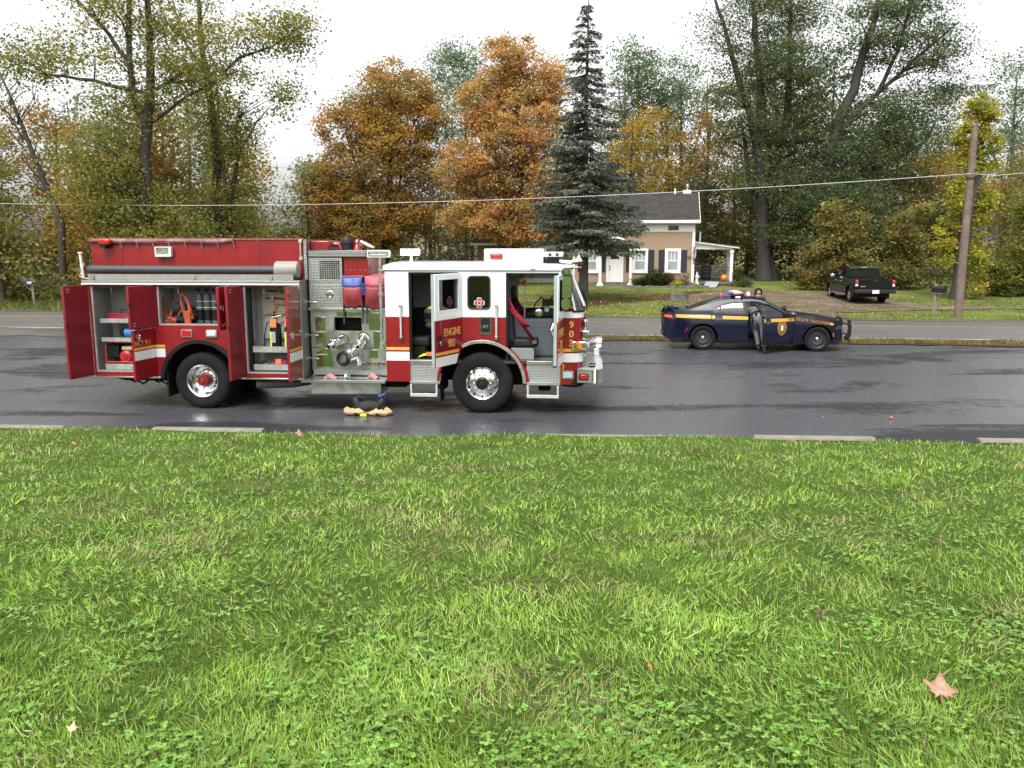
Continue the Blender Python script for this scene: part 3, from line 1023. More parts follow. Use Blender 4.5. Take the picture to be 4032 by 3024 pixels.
# trees of the woods behind: filling in, each a trunk and a crown
woods = [
    # x, y, height, width, palette, clusters
    (-34, 50, 9, 3.4, RUSSET, 80), (-30.5, 47, 10.5, 3.0, OLIVE, 80), (-27.5, 52, 11, 3.2, RUSSET, 80), (-25.4, 56, 12.5, 3.4, PALE, 66), (-24.2, 49, 8, 2.6, GOLD, 70), (-21.4, 52, 11, 3.0, OLIVE, 90), (-20.2, 47, 9.0, 2.6, RUSSET, 80), (-22.6, 60, 13.6, 3.6, PALE, 66), (-18.2, 55, 8.6, 2.8, GOLD, 66), (-14.0, 58, 7.8, 2.4, OLIVE, 60), (-37, 58, 12, 4, OLIVE, 70), (-31, 61, 13, 4, PALE, 66), (-27.5, 44, 6.0, 2.6, OLIVE, 70), (-21, 44.6, 5.6, 2.4, RUSSET, 60),
    (9.2, 66, 12.5, 2.9, GOLD, 76), (12.6, 70, 13.6, 3.2, GOLD, 80), (16.2, 72, 14.2, 3.2, RUSSET, 70), (20.0, 72, 16.0, 3.4, MAPLE, 74), (24.6, 74, 14.8, 3.4, MAPLE2, 60), (7.4, 72, 9.4, 2.8, DARK, 66), (14.2, 64, 8.2, 2.8, DARK, 70), (17.6, 67, 8.8, 3.0, OLIVE, 66), (28.0, 68, 11.0, 3.4, OLIVE, 80), (31.6, 66, 9.6, 3.0, GOLD, 66), (35.0, 68, 9.8, 3.4, RUSSET, 66), (33, 72, 11.6, 3.6, LOCUST, 70), (39.8, 66, 8.8, 3.4, OLIVE, 70), (45, 62, 8.6, 3.6, DARK, 66), (4.0, 76, 12, 3, GOLD, 60), (10.5, 82, 20, 3.8, OLIVE, 100), (18.4, 80, 18.5, 4.0, OLIVE, 100), (23.2, 82, 18.5, 4.2, OLIVE, 100), (28.6, 80, 17.5, 4.2, PALE, 96), (33.6, 82, 15.5, 4.4, OLIVE, 96), (27.0, 72, 8.6, 3.6, DARK, 84), (37.0, 74, 12, 4.0, DARK, 84), (43.0, 70, 10.6, 4.0, RUSSET, 80), (47.6, 76, 13, 4.4, OLIVE, 84), (24.8, 66, 17.0, 4.4, LOCUST, 120), (21.0, 69, 19.5, 4.2, LOCUST, 120), (30.0, 67, 13.5, 4.4, LOCUST, 120), (30.2, 60, 6.0, 3.0, DARK, 70), (36.0, 58, 6.4, 3.0, OLIVE, 70), (24.6, 64, 6.4, 3.2, DARK, 70), (-33, 53, 12.0, 3.4, OLIVE, 90), (-23.0, 66, 14.5, 3.8, OLIVE, 90), (-28.5, 66, 13, 3.8, RUSSET, 80), (-3.4, 70, 9.0, 3.2, DARK, 80), (-7, 74, 9.8, 3.6, DARK, 76), (0.6, 68, 7.4, 2.6, DARK, 60)]
ORD = ['first', 'second', 'third', 'fourth', 'fifth', 'sixth', 'seventh', 'eighth', 'ninth', 'tenth']
HUE = {id(RUSSET): 'russet', id(OLIVE): 'olive', id(GOLD): 'golden', id(PALE): 'pale green', id(DARK): 'dark green', id(MAPLE): 'orange', id(MAPLE2): 'peach-orange', id(LOCUST): 'blue-green'}
for j, (px, py, h, w, pal, nc) in enumerate(woods):
    lb = [(random.uniform(-.25, .25) * w, random.uniform(-.5, .5), h * f, w * q, w * 0.8, h * 0.17, max(4, int(nc * q2))) for f, q, q2 in ((0.86, 0.6, 0.26), (0.66, 0.9, 0.32), (0.44, 1.0, 0.36), (0.22, 0.85, 0.26))]
    reg = 'woods behind the house' if px > 5 else ('dim woods behind the two maples' if px > -9 else 'roadside woods behind the engine')
    mates = sorted((q for q in woods if q[4] is pal and ('woods behind the house' if q[0] > 5 else ('dim woods behind the two maples' if q[0] > -9 else 'roadside woods behind the engine')) == reg), key=lambda q: q[0] / q[1])
    lab = '%s %s tree from the left in the %s' % (ORD[mates.index((px, py, h, w, pal, nc))], HUE[id(pal)], reg) if len(mates) > 1 else 'only %s tree in the %s' % (HUE[id(pal)], reg)
    tree('woodland_tree', lab, px, py, lb, [(0, 0, 0, 0.2), (random.uniform(-.4, .4), 0, h * 0.5, 0.13), (random.uniform(-.5, .5), 0, h * 0.95, 0.03)], pal, 0.27, 26, 0.62, 0.4, group='trees in the ' + reg, bark=random.choice((bark_dark, bark_grey)))

# dark understorey that nobody could count
def brush(name, label, n, boxes, pal, leaf=0.26, spread=0.5, per=26):
    C = []
    for (x0, x1, y0, y1, z0, z1, wgt) in boxes:
        for _ in range(int(n * wgt)):
            px, py = random.uniform(x0, x1), random.uniform(y0, y1)
            top = z0 + (z1 - z0) * (0.45 + 0.55 * abs(noise.noise((px * 0.35, py * 0.2, 1.2))) * 1.8)
            C.append((px, py, ground_z(px, py) + random.uniform(z0, max(z0 + .1, top))))
    C = np.array(C)
    ids = np.repeat(np.arange(len(C)), per)
    cen = C[ids] + RNG.normal(size=(len(ids), 3)) * spread
    V, F, cc = leaf_cards(cen, leaf * RNG.uniform(0.6, 1.4, len(ids)), pal_colors(pal, len(ids), ids), 0.7, 0.4)
    return np_mesh(name, V, F, cc, leafm, None, kind='stuff', label=label, category='undergrowth')


brush('undergrowth', 'tangled low undergrowth at the foot of the roadside woods', 520, [(-42, -12, 41.5, 47, 0.1, 2.6, 0.5), (-42, -11, 49, 58, 0.1, 4.2, 0.5)], OLIVE + DARK + RUSSET[1:3])
brush('undergrowth', 'dark green undergrowth along the edge of the woods beside the driveway', 640, [(17.5, 46, 49.5, 55, 0.0, 1.9, 0.4), (13, 48, 62, 70, 0.1, 4.5, 0.6)], DARK + OLIVE[2:])
brush('undergrowth', 'pale low trees closing the gap under the open sky', 260, [(-27, -9, 72, 88, 0.1, 5.0, 1.0)], PALE + OLIVE[:2], 0.3, 0.6)
brush('undergrowth', 'shadowed undergrowth between house and maples', 300, [(-14, 5, 60, 68, 0.1, 2.8, 0.7), (3, 13, 62, 66, 0.1, 3.0, 0.3)], DARK)

# vine-draped shrubs and the vine-covered snag
tree('vine_shrub', 'tall mound of yellowing vines just behind the black pickup', 19.6, 50.4, [(0, 0, 1.8, 2.0, 1.2, 1.8, 66), (-0.6, 0, 4.1, 0.6, 0.6, 1.1, 24), (0.9, 0, 3.7, 0.5, 0.6, 1.1, 18), (-1.7, 0, 1.2, 1.0, 0.9, 1.2, 22), (0.2, 0, 3.0, 1.0, 0.8, 0.9, 20)], [(0, 0, 0, 0.12), (0, 0, 4, 0.04)], VINE + RUSSET[1:2], 0.17, 40, 0.32, 0.4, cat='shrub', up=0.7, aspect=0.85)
tree('vine_shrub', 'narrower mound of yellowing vines between pickup and mailbox', 23.3, 50.4, [(-0.2, 0, 3.4, 0.9, 0.8, 1.2, 34), (0.2, 0, 1.6, 1.2, 0.9, 1.4, 34), (1.1, 0, 4.5, 0.35, 0.4, 0.7, 8), (0.6, 0, 2.6, 0.6, 0.6, 1.2, 14)], [(0, 0, 0, 0.12), (0, 0, 4, 0.04)], VINE, 0.17, 40, 0.3, 0.4, cat='shrub', up=0.7, aspect=0.85)
tree('vine_snag', 'dead trunk wrapped in yellow vines right behind the utility pole', 23.9, 44.0, [(-0.1, 0, 9.3, 0.75, 0.6, 1.0, 34), (-0.6, 0, 7.6, 0.7, 0.6, 1.5, 38), (0.5, 0, 7.6, 0.45, 0.5, 1.2, 18), (-0.9, 0, 5.0, 0.55, 0.5, 1.5, 26), (0.5, 0, 5.0, 0.5, 0.5, 1.2, 24), (-1.3, 0, 3.0, 0.6, 0.5, 1.2, 16), (0.4, 0, 2.0, 0.5, 0.5, 1.8, 20)],
     [(-0.5, 0, 0, 0.34), (-0.3, 0, 4, 0.3), (0.1, 0, 9.2, 0.22)], [(0.48, 0.45, 0.06), (0.38, 0.40, 0.06), (0.52, 0.40, 0.06), (0.28, 0.30, 0.06)], 0.15, 44, 0.24, 0.2, up=0.7, aspect=0.9)
tree('vine_shrub', 'green and yellow bush cut by the frame edge past the pole', 28.2, 46.0, [(0, 0, 1.6, 1.6, 1.2, 1.6, 60), (0.3, 0, 4.2, 1.0, 0.8, 1.3, 40), (-1.6, 0, 0.9, 1.3, 1.0, 0.9, 34)], [(0, 0, 0, 0.12), (0, 0, 4.6, 0.04)], [(0.20, 0.22, 0.04), (0.12, 0.15, 0.035), (0.28, 0.25, 0.05)], 0.18, 40, 0.34, 0.4, cat='shrub', up=0.7, aspect=0.85)

# the spruce by the house: whorls of drooping boughs
def spruce():
    x, y = 3.75, 44.0
    root = empty('spruce_tree', (x, y, ground_z(x, y)), label='tall dark blue-grey spruce in front of the house', category='tree')
    H_ = 14.9
    g = G()
    g.tube([(0, 0, 0), (0.02, 0, 3), (0, 0, 8), (0.06, 0, H_)], [0.27, 0.22, 0.14, 0.02], 10)
    cen, siz, col, axs = [], [], [], []
    pal = np.array([(0.076, 0.088, 0.060), (0.096, 0.110, 0.076), (0.060, 0.072, 0.048), (0.125, 0.14, 0.102)])
    z = 3.0
    while z < H_ - 0.1:
        f = 1 - (z - 3.0) / (H_ - 3.0)
        R = 3.3 * f ** 0.88 + 0.16
        nb = int(5 + 7 * f)
        for k in range(nb):
            a = random.uniform(0, 6.283)
            r = R * random.uniform(0.55, 1.12)
            dr = 0.20 * r * random.uniform(0.5, 1.7) * (1.0 if f > 0.25 else 0.2)
            p0 = Vector((0, 0, z))
            dv = Vector((math.cos(a), math.sin(a), 0))
            p1 = p0 + dv * r * 0.5 + Vector((0, 0, -dr * 0.7 + (0.12 if f < .25 else 0)))
            p2 = p0 + dv * r + Vector((0, 0, -dr + 0.06 * r))
            g.tube([p0, p1, p2], [0.03 * f + 0.012, 0.02 * f + 0.008, 0.004], 4, caps=False)
            nn = int(10 + (36 + 75 * f) * r)
            cb = pal[random.randrange(4)] * random.uniform(0.8, 1.2)
            for _ in range(nn):
                t = random.random() ** 0.75
                q = p0.lerp(p1, t * 2) if t < 0.5 else p1.lerp(p2, t * 2 - 1)
                w = 0.30 * r * (1 - abs(t - 0.45)) * 0.9
                sd_ = Vector((-dv.y, dv.x, 0))
                off = sd_ * random.gauss(0, 0.5) * w
                cen.append(q + off + Vector((0, 0, -abs(random.gauss(0, 0.10)) - 0.1 * abs(off.length))))
                d = (dv * random.uniform(0.2, 1) + sd_ * math.copysign(random.uniform(0.2, 0.9), off.dot(sd_) + 1e-6) + Vector((0, 0, random.uniform(-0.75, 0.1))))
                axs.append(d.normalized())
                siz.append(random.uniform(0.12, 0.24))
                col.append(cb * random.uniform(0.75, 1.3))
        z += random.uniform(0.26, 0.46) * (0.75 + 0.35 * f)
    g.obj('trunk', root, bark_grey, angle=50)
    n = len(cen)
    c = np.array([q[:] for q in cen])
    a = np.array([q[:] for q in axs])
    b = np.cross(a, RNG.normal(size=(n, 3)))
    b /= np.linalg.norm(b, axis=1, keepdims=True)
    s = np.array(siz)[:, None]
    V = np.stack([c - a * s * .5, c + b * s * .17, c + a * s * .6, c - b * s * .17], 1).reshape(-1, 3)
    np_mesh('crown', V, np.arange(n * 4).reshape(n, 4), np.array(col), leaf_mat('spruce needles', 0.12, 0.3), root)


spruce()

# far wooded hill seen through the gap of open sky
hillm = ground_mat('far wooded hill', [(0.06, 0.07, 0.045), (0.10, 0.10, 0.05), (0.17, 0.12, 0.06), (0.12, 0.13, 0.07)], 0.06, 0.6, 0.3)
g = G()
g.sheet([[(xx, 240 + t * 90, -6 + (11 + 9 * noise.noise((xx * 0.008, t, 0.3)) + 2.2 * noise.noise((xx * 0.05, t * 3, 1))) * math.sin(t * math.pi / 2) + 1.6 * noise.noise((xx * 0.18, t * 9, 2.0)) * t) for xx in frange(-420, 420, 240)] for t in frange(0, 1, 24)])
g.obj('hill', None, hillm, angle=60, kind='structure')


# ------------------------------------------------------------------ materials of vehicles
def tread_mat(name, col, scale=34.0, rough=0.3, strength=0.8):
    """aluminium checker plate: rows of small raised lozenges"""
    m = bpy.data.materials.new(name)
    m.use_nodes = True
    N, L = m.node_tree.nodes, m.node_tree.links
    b = N['Principled BSDF']
    b.inputs['Metallic'].default_value = 0.85
    tc = N.new('ShaderNodeTexCoord')
    vo = N.new('ShaderNodeTexVoronoi')
    vo.inputs['Scale'].default_value = scale
    vo.inputs['Randomness'].default_value = 0.15
    nz = N.new('ShaderNodeTexNoise')
    nz.inputs['Scale'].default_value = 3.0
    nz.inputs['Detail'].default_value = 6
    L.new(tc.outputs['Object'], vo.inputs['Vector'])
    L.new(tc.outputs['Object'], nz.inputs['Vector'])
    rp = N.new('ShaderNodeValToRGB')
    rp.color_ramp.elements[0].position, rp.color_ramp.elements[1].position = 0.25, 0.5
    rp.color_ramp.elements[0].color = tuple(min(1, c * 1.25) for c in col) + (1,)
    rp.color_ramp.elements[1].color = tuple(c * 0.72 for c in col) + (1,)
    L.new(vo.outputs['Distance'], rp.inputs['Fac'])
    L.new(rp.outputs['Color'], b.inputs['Base Color'])
    mr = N.new('ShaderNodeMapRange')
    mr.inputs['To Min'].default_value, mr.inputs['To Max'].default_value = rough - 0.1, rough + 0.2
    L.new(nz.outputs['Fac'], mr.inputs['Value'])
    L.new(mr.outputs[0], b.inputs['Roughness'])
    bp = N.new('ShaderNodeBump')
    bp.inputs['Strength'].default_value = strength
    bp.inputs['Distance'].default_value = 0.01
    bp.invert = True
    L.new(vo.outputs['Distance'], bp.inputs['Height'])
    L.new(bp.outputs[0], b.inputs['Normal'])
    return m


red = M('fire engine red paint', (0.235, 0.007, 0.014), 0.24, var=0.07, scale=2.5, coat=0.7, dirt=(0.10, 0.010, 0.014, 0.5), rvar=0.06)
red_in = M('dull red door lining', (0.20, 0.007, 0.015), 0.38, var=0.1, scale=3, dirt=(0.09, 0.015, 0.016, 0.5))
white = M('white cab paint', (0.78, 0.79, 0.80), 0.22, var=0.02, scale=2, coat=0.6, rvar=0.05)
white2 = M('white reflective stripe', (0.72, 0.73, 0.74), 0.4, var=0.04)
gold = M('gold reflective stripe', (0.72, 0.36, 0.07), 0.4, var=0.08)
gold_leaf = M('gold leaf lettering', (0.62, 0.33, 0.10), 0.35, var=0.15, scale=30)
tread = tread_mat('checker plate', (0.40, 0.41, 0.395))
steel = M('brushed stainless panel', (0.42, 0.43, 0.40), 0.36, 0.9, var=0.1, scale=5, rvar=0.12, dirt=(0.30, 0.30, 0.28, 0.5))
mirrorst = M('polished steel cover plate', (0.55, 0.57, 0.53), 0.10, 1.0, var=0.05, scale=5)
chrome = M('chrome', (0.66, 0.66, 0.66), 0.17, 1.0, var=0.04, rvar=0.05)
alum = M('cast aluminium', (0.62, 0.62, 0.62), 0.30, 0.9, var=0.12, scale=12)
greyp = M('grey compartment paint', (0.30, 0.31, 0.31), 0.5, var=0.12, scale=5, dirt=(0.15, 0.15, 0.145, 0.5))
light_grey = M('light grey compartment wall', (0.42, 0.42, 0.41), 0.55, var=0.15, scale=5, dirt=(0.2, 0.2, 0.19, 0.6))
doorgrey = M('grey cab door lining', (0.28, 0.34, 0.36), 0.45, var=0.08)
cabgrey = M('speckled grey cab liner', (0.16, 0.17, 0.18), 0.6, var=0.2, scale=40)
black = M('black rubber', (0.009, 0.009, 0.010), 0.6, var=0.3, scale=10, rvar=0.1, spec=0.25)
tyrem = M('tyre rubber', (0.010, 0.010, 0.0105), 0.85, var=0.3, scale=6, bump=0.25, bscale=40, spec=0.2, dirt=(0.022, 0.021, 0.019, 0.6))
blackp = M('black plastic', (0.014, 0.014, 0.015), 0.42, var=0.2, spec=0.3)
seatm = M('black seat vinyl', (0.015, 0.015, 0.017), 0.6, var=0.25, scale=14, bump=0.2, spec=0.25)
under = M('grimy chassis black', (0.012, 0.011, 0.010), 0.8, var=0.4, scale=7, spec=0.15)
hosem = M('dark ribbed suction hose', (0.040, 0.042, 0.045), 0.55, var=0.2, bump=0.3, bscale=30)
beige = M('beige plastic', (0.26, 0.24, 0.21), 0.55, var=0.06)
redlens = M('red lens', (0.42, 0.008, 0.014), 0.12, var=0.1, coat=0.8)
clearlens = M('clear ribbed lens', (0.55, 0.57, 0.60), 0.15, var=0.12, scale=40, coat=0.6)
amber = M('amber lens', (0.62, 0.20, 0.01), 0.15, var=0.15, coat=0.7)
bluecol = M('blue paint', (0.03, 0.09, 0.36), 0.4, var=0.15)
greencol = M('green paint', (0.02, 0.12, 0.07), 0.4, var=0.15)
orangecol = M('orange fabric', (0.34, 0.055, 0.018), 0.7, var=0.25, scale=10)
hivis = M('hi-vis yellow', (0.62, 0.78, 0.04), 0.6, var=0.15)
redvinyl = M('red vinyl hose cover', (0.27, 0.035, 0.042), 0.6, var=0.14, scale=3, bump=0.25, bscale=5, dirt=(0.16, 0.06, 0.05, 0.5))
pinkvinyl = M('faded red vinyl top', (0.36, 0.075, 0.10), 0.5, var=0.1, scale=3, bump=0.2, bscale=5)
bluevinyl = M('blue vinyl patch', (0.035, 0.07, 0.25), 0.45, var=0.12, bump=0.2, bscale=6)
maroon = M('weathered maroon vinyl', (0.16, 0.035, 0.04), 0.5, var=0.3, scale=7, dirt=(0.35, 0.27, 0.25, 0.5))
strapm = M('black strap', (0.02, 0.02, 0.022), 0.7, var=0.2)
win_glass = glass('clear window glass')
dark_glass = glass('dark tinted glass', (0.35, 0.40, 0.36), 0.35)
yellowtool = M('yellow tool handle', (0.60, 0.38, 0.03), 0.45, var=0.15)
redtool = M('red tool handle', (0.35, 0.02, 0.02), 0.45, var=0.15)

# ------------------------------------------------------------------ fire engine (x forward, y away from the lawn, z up; origin under the front wheel)
ENG = (-0.551, 15.20, 0.0)
ENG_YAW = RAD(-4.4)
FE = empty('fire_engine', ENG, ENG_YAW, label='red and white fire engine with its doors and lockers open', category='fire engine')
WID = 2.45


def wheel(par, cx, cy, cz, r, width, rim_r, front, near):
    """tyre with tread ribs, polished rim, hub and studs; axis along y, outer face at cy"""
    s = 1 if near else -1
    w = empty('wheel')
    w.parent = par
    w.location = (cx, cy, cz)
    g = G()
    g.lathe([(rim_r, 0.02 * s), (rim_r + 0.03, 0.0), (r * 0.80, -0.012 * s), (r * 0.93, 0.006 * s), (r * 0.985, 0.035 * s), (r, 0.07 * s), (r, width * 0.3 * s), (r - .012, width * 0.31 * s), (r - .012, width * 0.34 * s), (r, width * 0.35 * s), (r, width * 0.64 * s), (r - .012, width * 0.65 * s), (r - .012, width * 0.68 * s), (r, width * 0.69 * s), (r, (width - 0.07) * s), (r * 0.93, width * s), (rim_r, (width - 0.02) * s), (rim_r, 0.02 * s)], n=56, axis='y')
    g.obj('tyre', w, tyrem)
    g = G()
    holes = 10
    if front:
        prof = [(rim_r + 0.008, 0.0), (rim_r + 0.01, 0.014 * s), (rim_r - 0.02, 0.035 * s), (rim_r - 0.035, 0.05 * s), (rim_r - 0.05, 0.035 * s), (rim_r * 0.55, 0.012 * s), (rim_r * 0.40, 0.0), (rim_r * 0.38, 0.03 * s), (0.001, 0.03 * s)]
    else:
        prof = [(rim_r + 0.008, 0.0), (rim_r + 0.01, 0.014 * s), (rim_r - 0.02, 0.03 * s), (rim_r - 0.035, 0.10 * s), (rim_r - 0.06, 0.17 * s), (rim_r * 0.62, 0.19 * s), (rim_r * 0.5, 0.17 * s), (rim_r * 0.45, 0.17 * s), (0.001, 0.17 * s)]
    g.lathe(prof, n=48, axis='y')
    g.obj('rim', w, chrome)
    g = G()
    for k in range(holes):
        a = 2 * math.pi * (k + 0.5) / holes
        d = rim_r * 0.84
        y0 = (0.028 if front else 0.165) * s
        g.cyl((d * math.cos(a), y0, d * math.sin(a)), (d * math.cos(a), y0 - 0.004 * s, d * math.sin(a)), 0.018, n=10)
    g.obj('vent_hole', w, black, kind='stuff')
    for k in range(10):
        a = 2 * math.pi * k / 10
        d = rim_r * (0.52 if front else 0.56)
        y0 = (0.012 if front else 0.17) * s
        g = G()
        g.lathe([(0.020, y0), (0.020, y0 - 0.02 * s), (0.012, y0 - 0.035 * s), (0.001, y0 - 0.038 * s)], (d * math.cos(a), 0, d * math.sin(a)), 'y', 8)
        g.obj('lug_nut', w, chrome)
    g = G()
    if front:
        g.lathe([(0.105, 0.02 * s), (0.105, -0.02 * s), (0.085, -0.035 * s), (0.08, -0.02 * s), (0.045, -0.02 * s), (0.045, -0.05 * s), (0.001, -0.055 * s)], n=24, axis='y')
        g.obj('hub', w, blackp)
    else:
        g.lathe([(0.115, 0.17 * s), (0.115, 0.06 * s), (0.10, 0.02 * s), (0.055, 0.02 * s), (0.05, 0.0), (0.001, -0.005 * s)], n=16, axis='y')
        for k in range(8):
            a = 2 * math.pi * k / 8
            g.cyl((0.085 * math.cos(a), 0.03 * s, 0.085 * math.sin(a)), (0.085 * math.cos(a), 0.0, 0.085 * math.sin(a)), 0.013, n=6)
        g.obj('hub', w, M('greasy red hub', (0.20, 0.012, 0.016), 0.5, var=0.4, scale=25))
    return w


wheel(FE, 0, 0.0, 0.565, 0.565, 0.40, 0.305, True, True)
wheel(FE, 0, WID, 0.565, 0.565, 0.40, 0.305, True, False)
wheel(FE, -5.36, 0.03, 0.54, 0.54, 0.62, 0.305, False, True)
wheel(FE, -5.36, WID - 0.03, 0.54, 0.54, 0.62, 0.305, False, False)
# chassis
g = G()
for y in (0.75, 1.58):
    g.box(-7.3, 1.75, y, y + 0.1, 0.62, 0.9)
g.box(-5.5, -5.2, 0.3, 2.15, 0.46, 0.62)
g.ball((-5.36, 1.22, 0.52), 0.24, 0.24, 0.24)
g.box(-0.1, 0.1, 0.2, 2.25, 0.44, 0.58)
g.box(-7.2, -6.3, 0.5, 1.95, 0.46, 0.62)
g.box(-3.2, -1.9, 0.6, 1.9, 0.42, 0.7)
g.box(0.1, 1.6, 0.6, 1.85, 0.45, 0.7)
for i_ in range(6):
    g.tube([(-7.2 + i_ * .16, 0.3, 0.55), (-7.0 + i_ * .16, .32, 0.5 - 0.04 * (i_ % 3)), (-6.8 + i_ * .16, .3, 0.56)], 0.02, 6)
g.obj('chassis', FE, under)
G().tube([(-4.35, 0.16, 0.47), (-3.7, 0.3, 0.47), (-3.2, 0.8, 0.5)], 0.085, 14).obj('exhaust_pipe', FE, M('rusty exhaust', (0.11, 0.09, 0.08), 0.6, 0.5, var=0.4, scale=10))
G().box(-2.0, -1.5, 0.4, 0.75, 0.40, 0.62).box(-0.95, -0.75, 0.5, 0.8, 0.36, 0.6).box(1.02, 1.25, 0.45, 0.75, 0.36, 0.6).obj('air_tank', FE, under, bevel=0.03)

# rear body
Z0, Z1 = 0.62, 2.36
arch = arc(-5.36, 0.56, 0.70, 5, 175, 26)
C1, C2, C3 = (-7.41, -6.29), (-6.12, -4.74), (-4.455, -3.45)


def skin(g, holes, d0, d1):
    g.plate([(-7.45, Z0), (-6.06, Z0)] + [(x, max(z, Z0)) for x, z in reversed(arch)] + [(-4.66, Z0), (-3.37, Z0), (-3.37, Z1), (-7.45, Z1)], holes, d0, d1)


g = G()
skin(g, [rect(C1[0], C1[1], 0.70, 2.33), rect(C2[0], C2[1], 1.60, 2.33), rect(C3[0], C3[1], 0.70, 2.33)], 0.0, 0.03)
g.obj('body_side', FE, red, bevel=0.004)
g = G()
skin(g, [], WID - 0.03, WID)
g.obj('body_side', FE, red, bevel=0.004)
g = G()
g.box(-7.45, -7.42, 0.03, WID - 0.03, Z0, Z1)
g.obj('rear_panel', FE, red)
G().box(-3.40, -3.366, 0.0, WID, Z0 - 0.02, Z1 + 0.085).obj('body_bulkhead', FE, tread)
for (a, b), z0 in ((C1, 0.70), (C2, 1.60), (C3, 0.70)):
    D = 0.66
    g = G()
    g.box(a - 0.02, b + 0.02, D, D + 0.02, z0 - .02, 2.35)
    g.box(a - 0.025, a - 0.004, 0.032, D, z0 - .02, 2.35)
    g.box(b + 0.004, b + 0.025, 0.032, D, z0 - .02, 2.35)
    g.box(a, b, 0.032, D, z0 - 0.025, z0 - 0.004)
    g.box(a, b, 0.032, D, 2.334, 2.35)
    g.obj('locker_liner', FE, greyp if a != C3[0] else light_grey)
for (a, b), z0 in ((C1, 0.70), (C2, 1.60), (C3, 0.70)):     # bright door-frame edging
    g = G()
    g.box(a, a + 0.03, 0.005, 0.06, z0, 2.33)
    g.box(b - 0.03, b, 0.005, 0.06, z0, 2.33)
    g.box(a + .03, b - .03, 0.005, 0.05, z0, z0 + 0.03)
    g.obj('locker_frame', FE, greyp)
# shelves and slide-out trays
shelfm = M('scuffed aluminium shelf', (0.46, 0.46, 0.45), 0.45, 0.6, var=0.2, scale=10)
for (a, b, z, h) in ((C1[0] + .1, C1[1], 1.66, 0.05), (C1[0] + .1, C1[1], 1.30, 0.05)):
    G().box(a, b, 0.08, 0.64, z, z + 0.012).box(a, b, 0.07, 0.085, z - 0.03, z + h).obj('shelf', FE, shelfm)
for (a, b, z) in ((C1[0] + .16, C1[1], 0.74), (C3[0] + .12, C3[1], 1.10), (C3[0] + .12, C3[1], 0.76)):
    G().box(a, b, 0.05, 0.64, z, z + 0.012).box(a, b, 0.03, 0.045, z, z + 0.11).box(a, a + .012, 0.045, .64, z, z + .11).obj('slide_tray', FE, shelfm)
g = G()
g.plate(rect(C3[0] + .12, C3[1], 1.30, 2.30), [], 0.60, 0.615)
g.obj('tool_board', FE, M('perforated pale tool board', (0.55, 0.55, 0.53), 0.55, var=0.06, scale=60, bump=0.4, bscale=50))
G().box(C3[0] + .02, C3[0] + 0.10, 0.06, 0.14, 0.72, 2.3).obj('tool_board_track', FE, under)
# trim along the bottom, checker strip along the top
G().box(-7.5, -6.08, -0.012, 0.04, Z0 - 0.035, Z0 - 0.002).obj('rub_rail', FE, steel, bevel=0.006)
G().box(-4.64, -3.37, -0.012, 0.04, Z0 - 0.035, Z0 - 0.002).obj('rub_rail', FE, steel, bevel=0.006)
G().box(-7.56, -3.37, -0.035, 0.40, Z1 + 0.002, Z1 + 0.08).obj('top_trim', FE, tread, bevel=0.006)
G().box(-7.56, -3.37, -0.045, -0.037, Z1 + 0.0, Z1 + 0.022).obj('drip_rail', FE, white2)
# wheel arch lip
g = G()
a1, a2 = arc(-5.36, 0.56, 0.70, 2, 178, 30), arc(-5.36, 0.56, 0.775, 2, 178, 30)
g.plate(a1 + a2[::-1], [], -0.05, 0.02)
g.obj('wheel_arch', FE, black, bevel=0.012)
g = G()
g.sheet([[(x, y, z) for x, z in arc(-5.36, 0.56, 0.72, 0, 180, 24)] for y in (0.0, 0.75)])
g.obj('wheel_well', FE, under)
G().box(-6.07, -6.03, 0.05, 0.62, 0.22, 0.72).obj('mud_flap', FE, black, bevel=0.008)
# stripes on the flat side, split round the arch
for (x0, x1) in ((-6.275, -6.03), (-4.72, -4.5)):
    G().box(x0, x1, -0.003, 0.0, 1.18, 1.228).obj('gold_stripe', FE, gold)
    G().box(x0, x1, -0.003, 0.0, 0.995, 1.158).obj('white_stripe', FE, white2)
G().box(-3.425, -3.372, -0.003, 0.0, 1.18, 1.228).obj('gold_stripe', FE, gold)
G().box(-3.425, -3.372, -0.003, 0.0, 0.995, 1.158).obj('white_stripe', FE, white2)
G().ball((-3.40, -0.005, 0.72), 0.022, 0.012, 0.07).obj('side_marker', FE, amber)
for x0, mt in ((-5.69, redlens), (-5.21, clearlens)):
    h = G().plate(rrect(x0, x0 + 0.22, 1.38, 1.53, 0.03), [rrect(x0 + .02, x0 + .2, 1.40, 1.51, 0.02)], -0.03, 0.0).obj('warning_light', FE, M('grey lamp bezel', (0.22, 0.21, 0.2), 0.5, 0.3))
    G().box(x0 + 0.02, x0 + 0.2, -0.04, 0.0, 1.40, 1.51).obj('lens', h, mt, bevel=0.012)


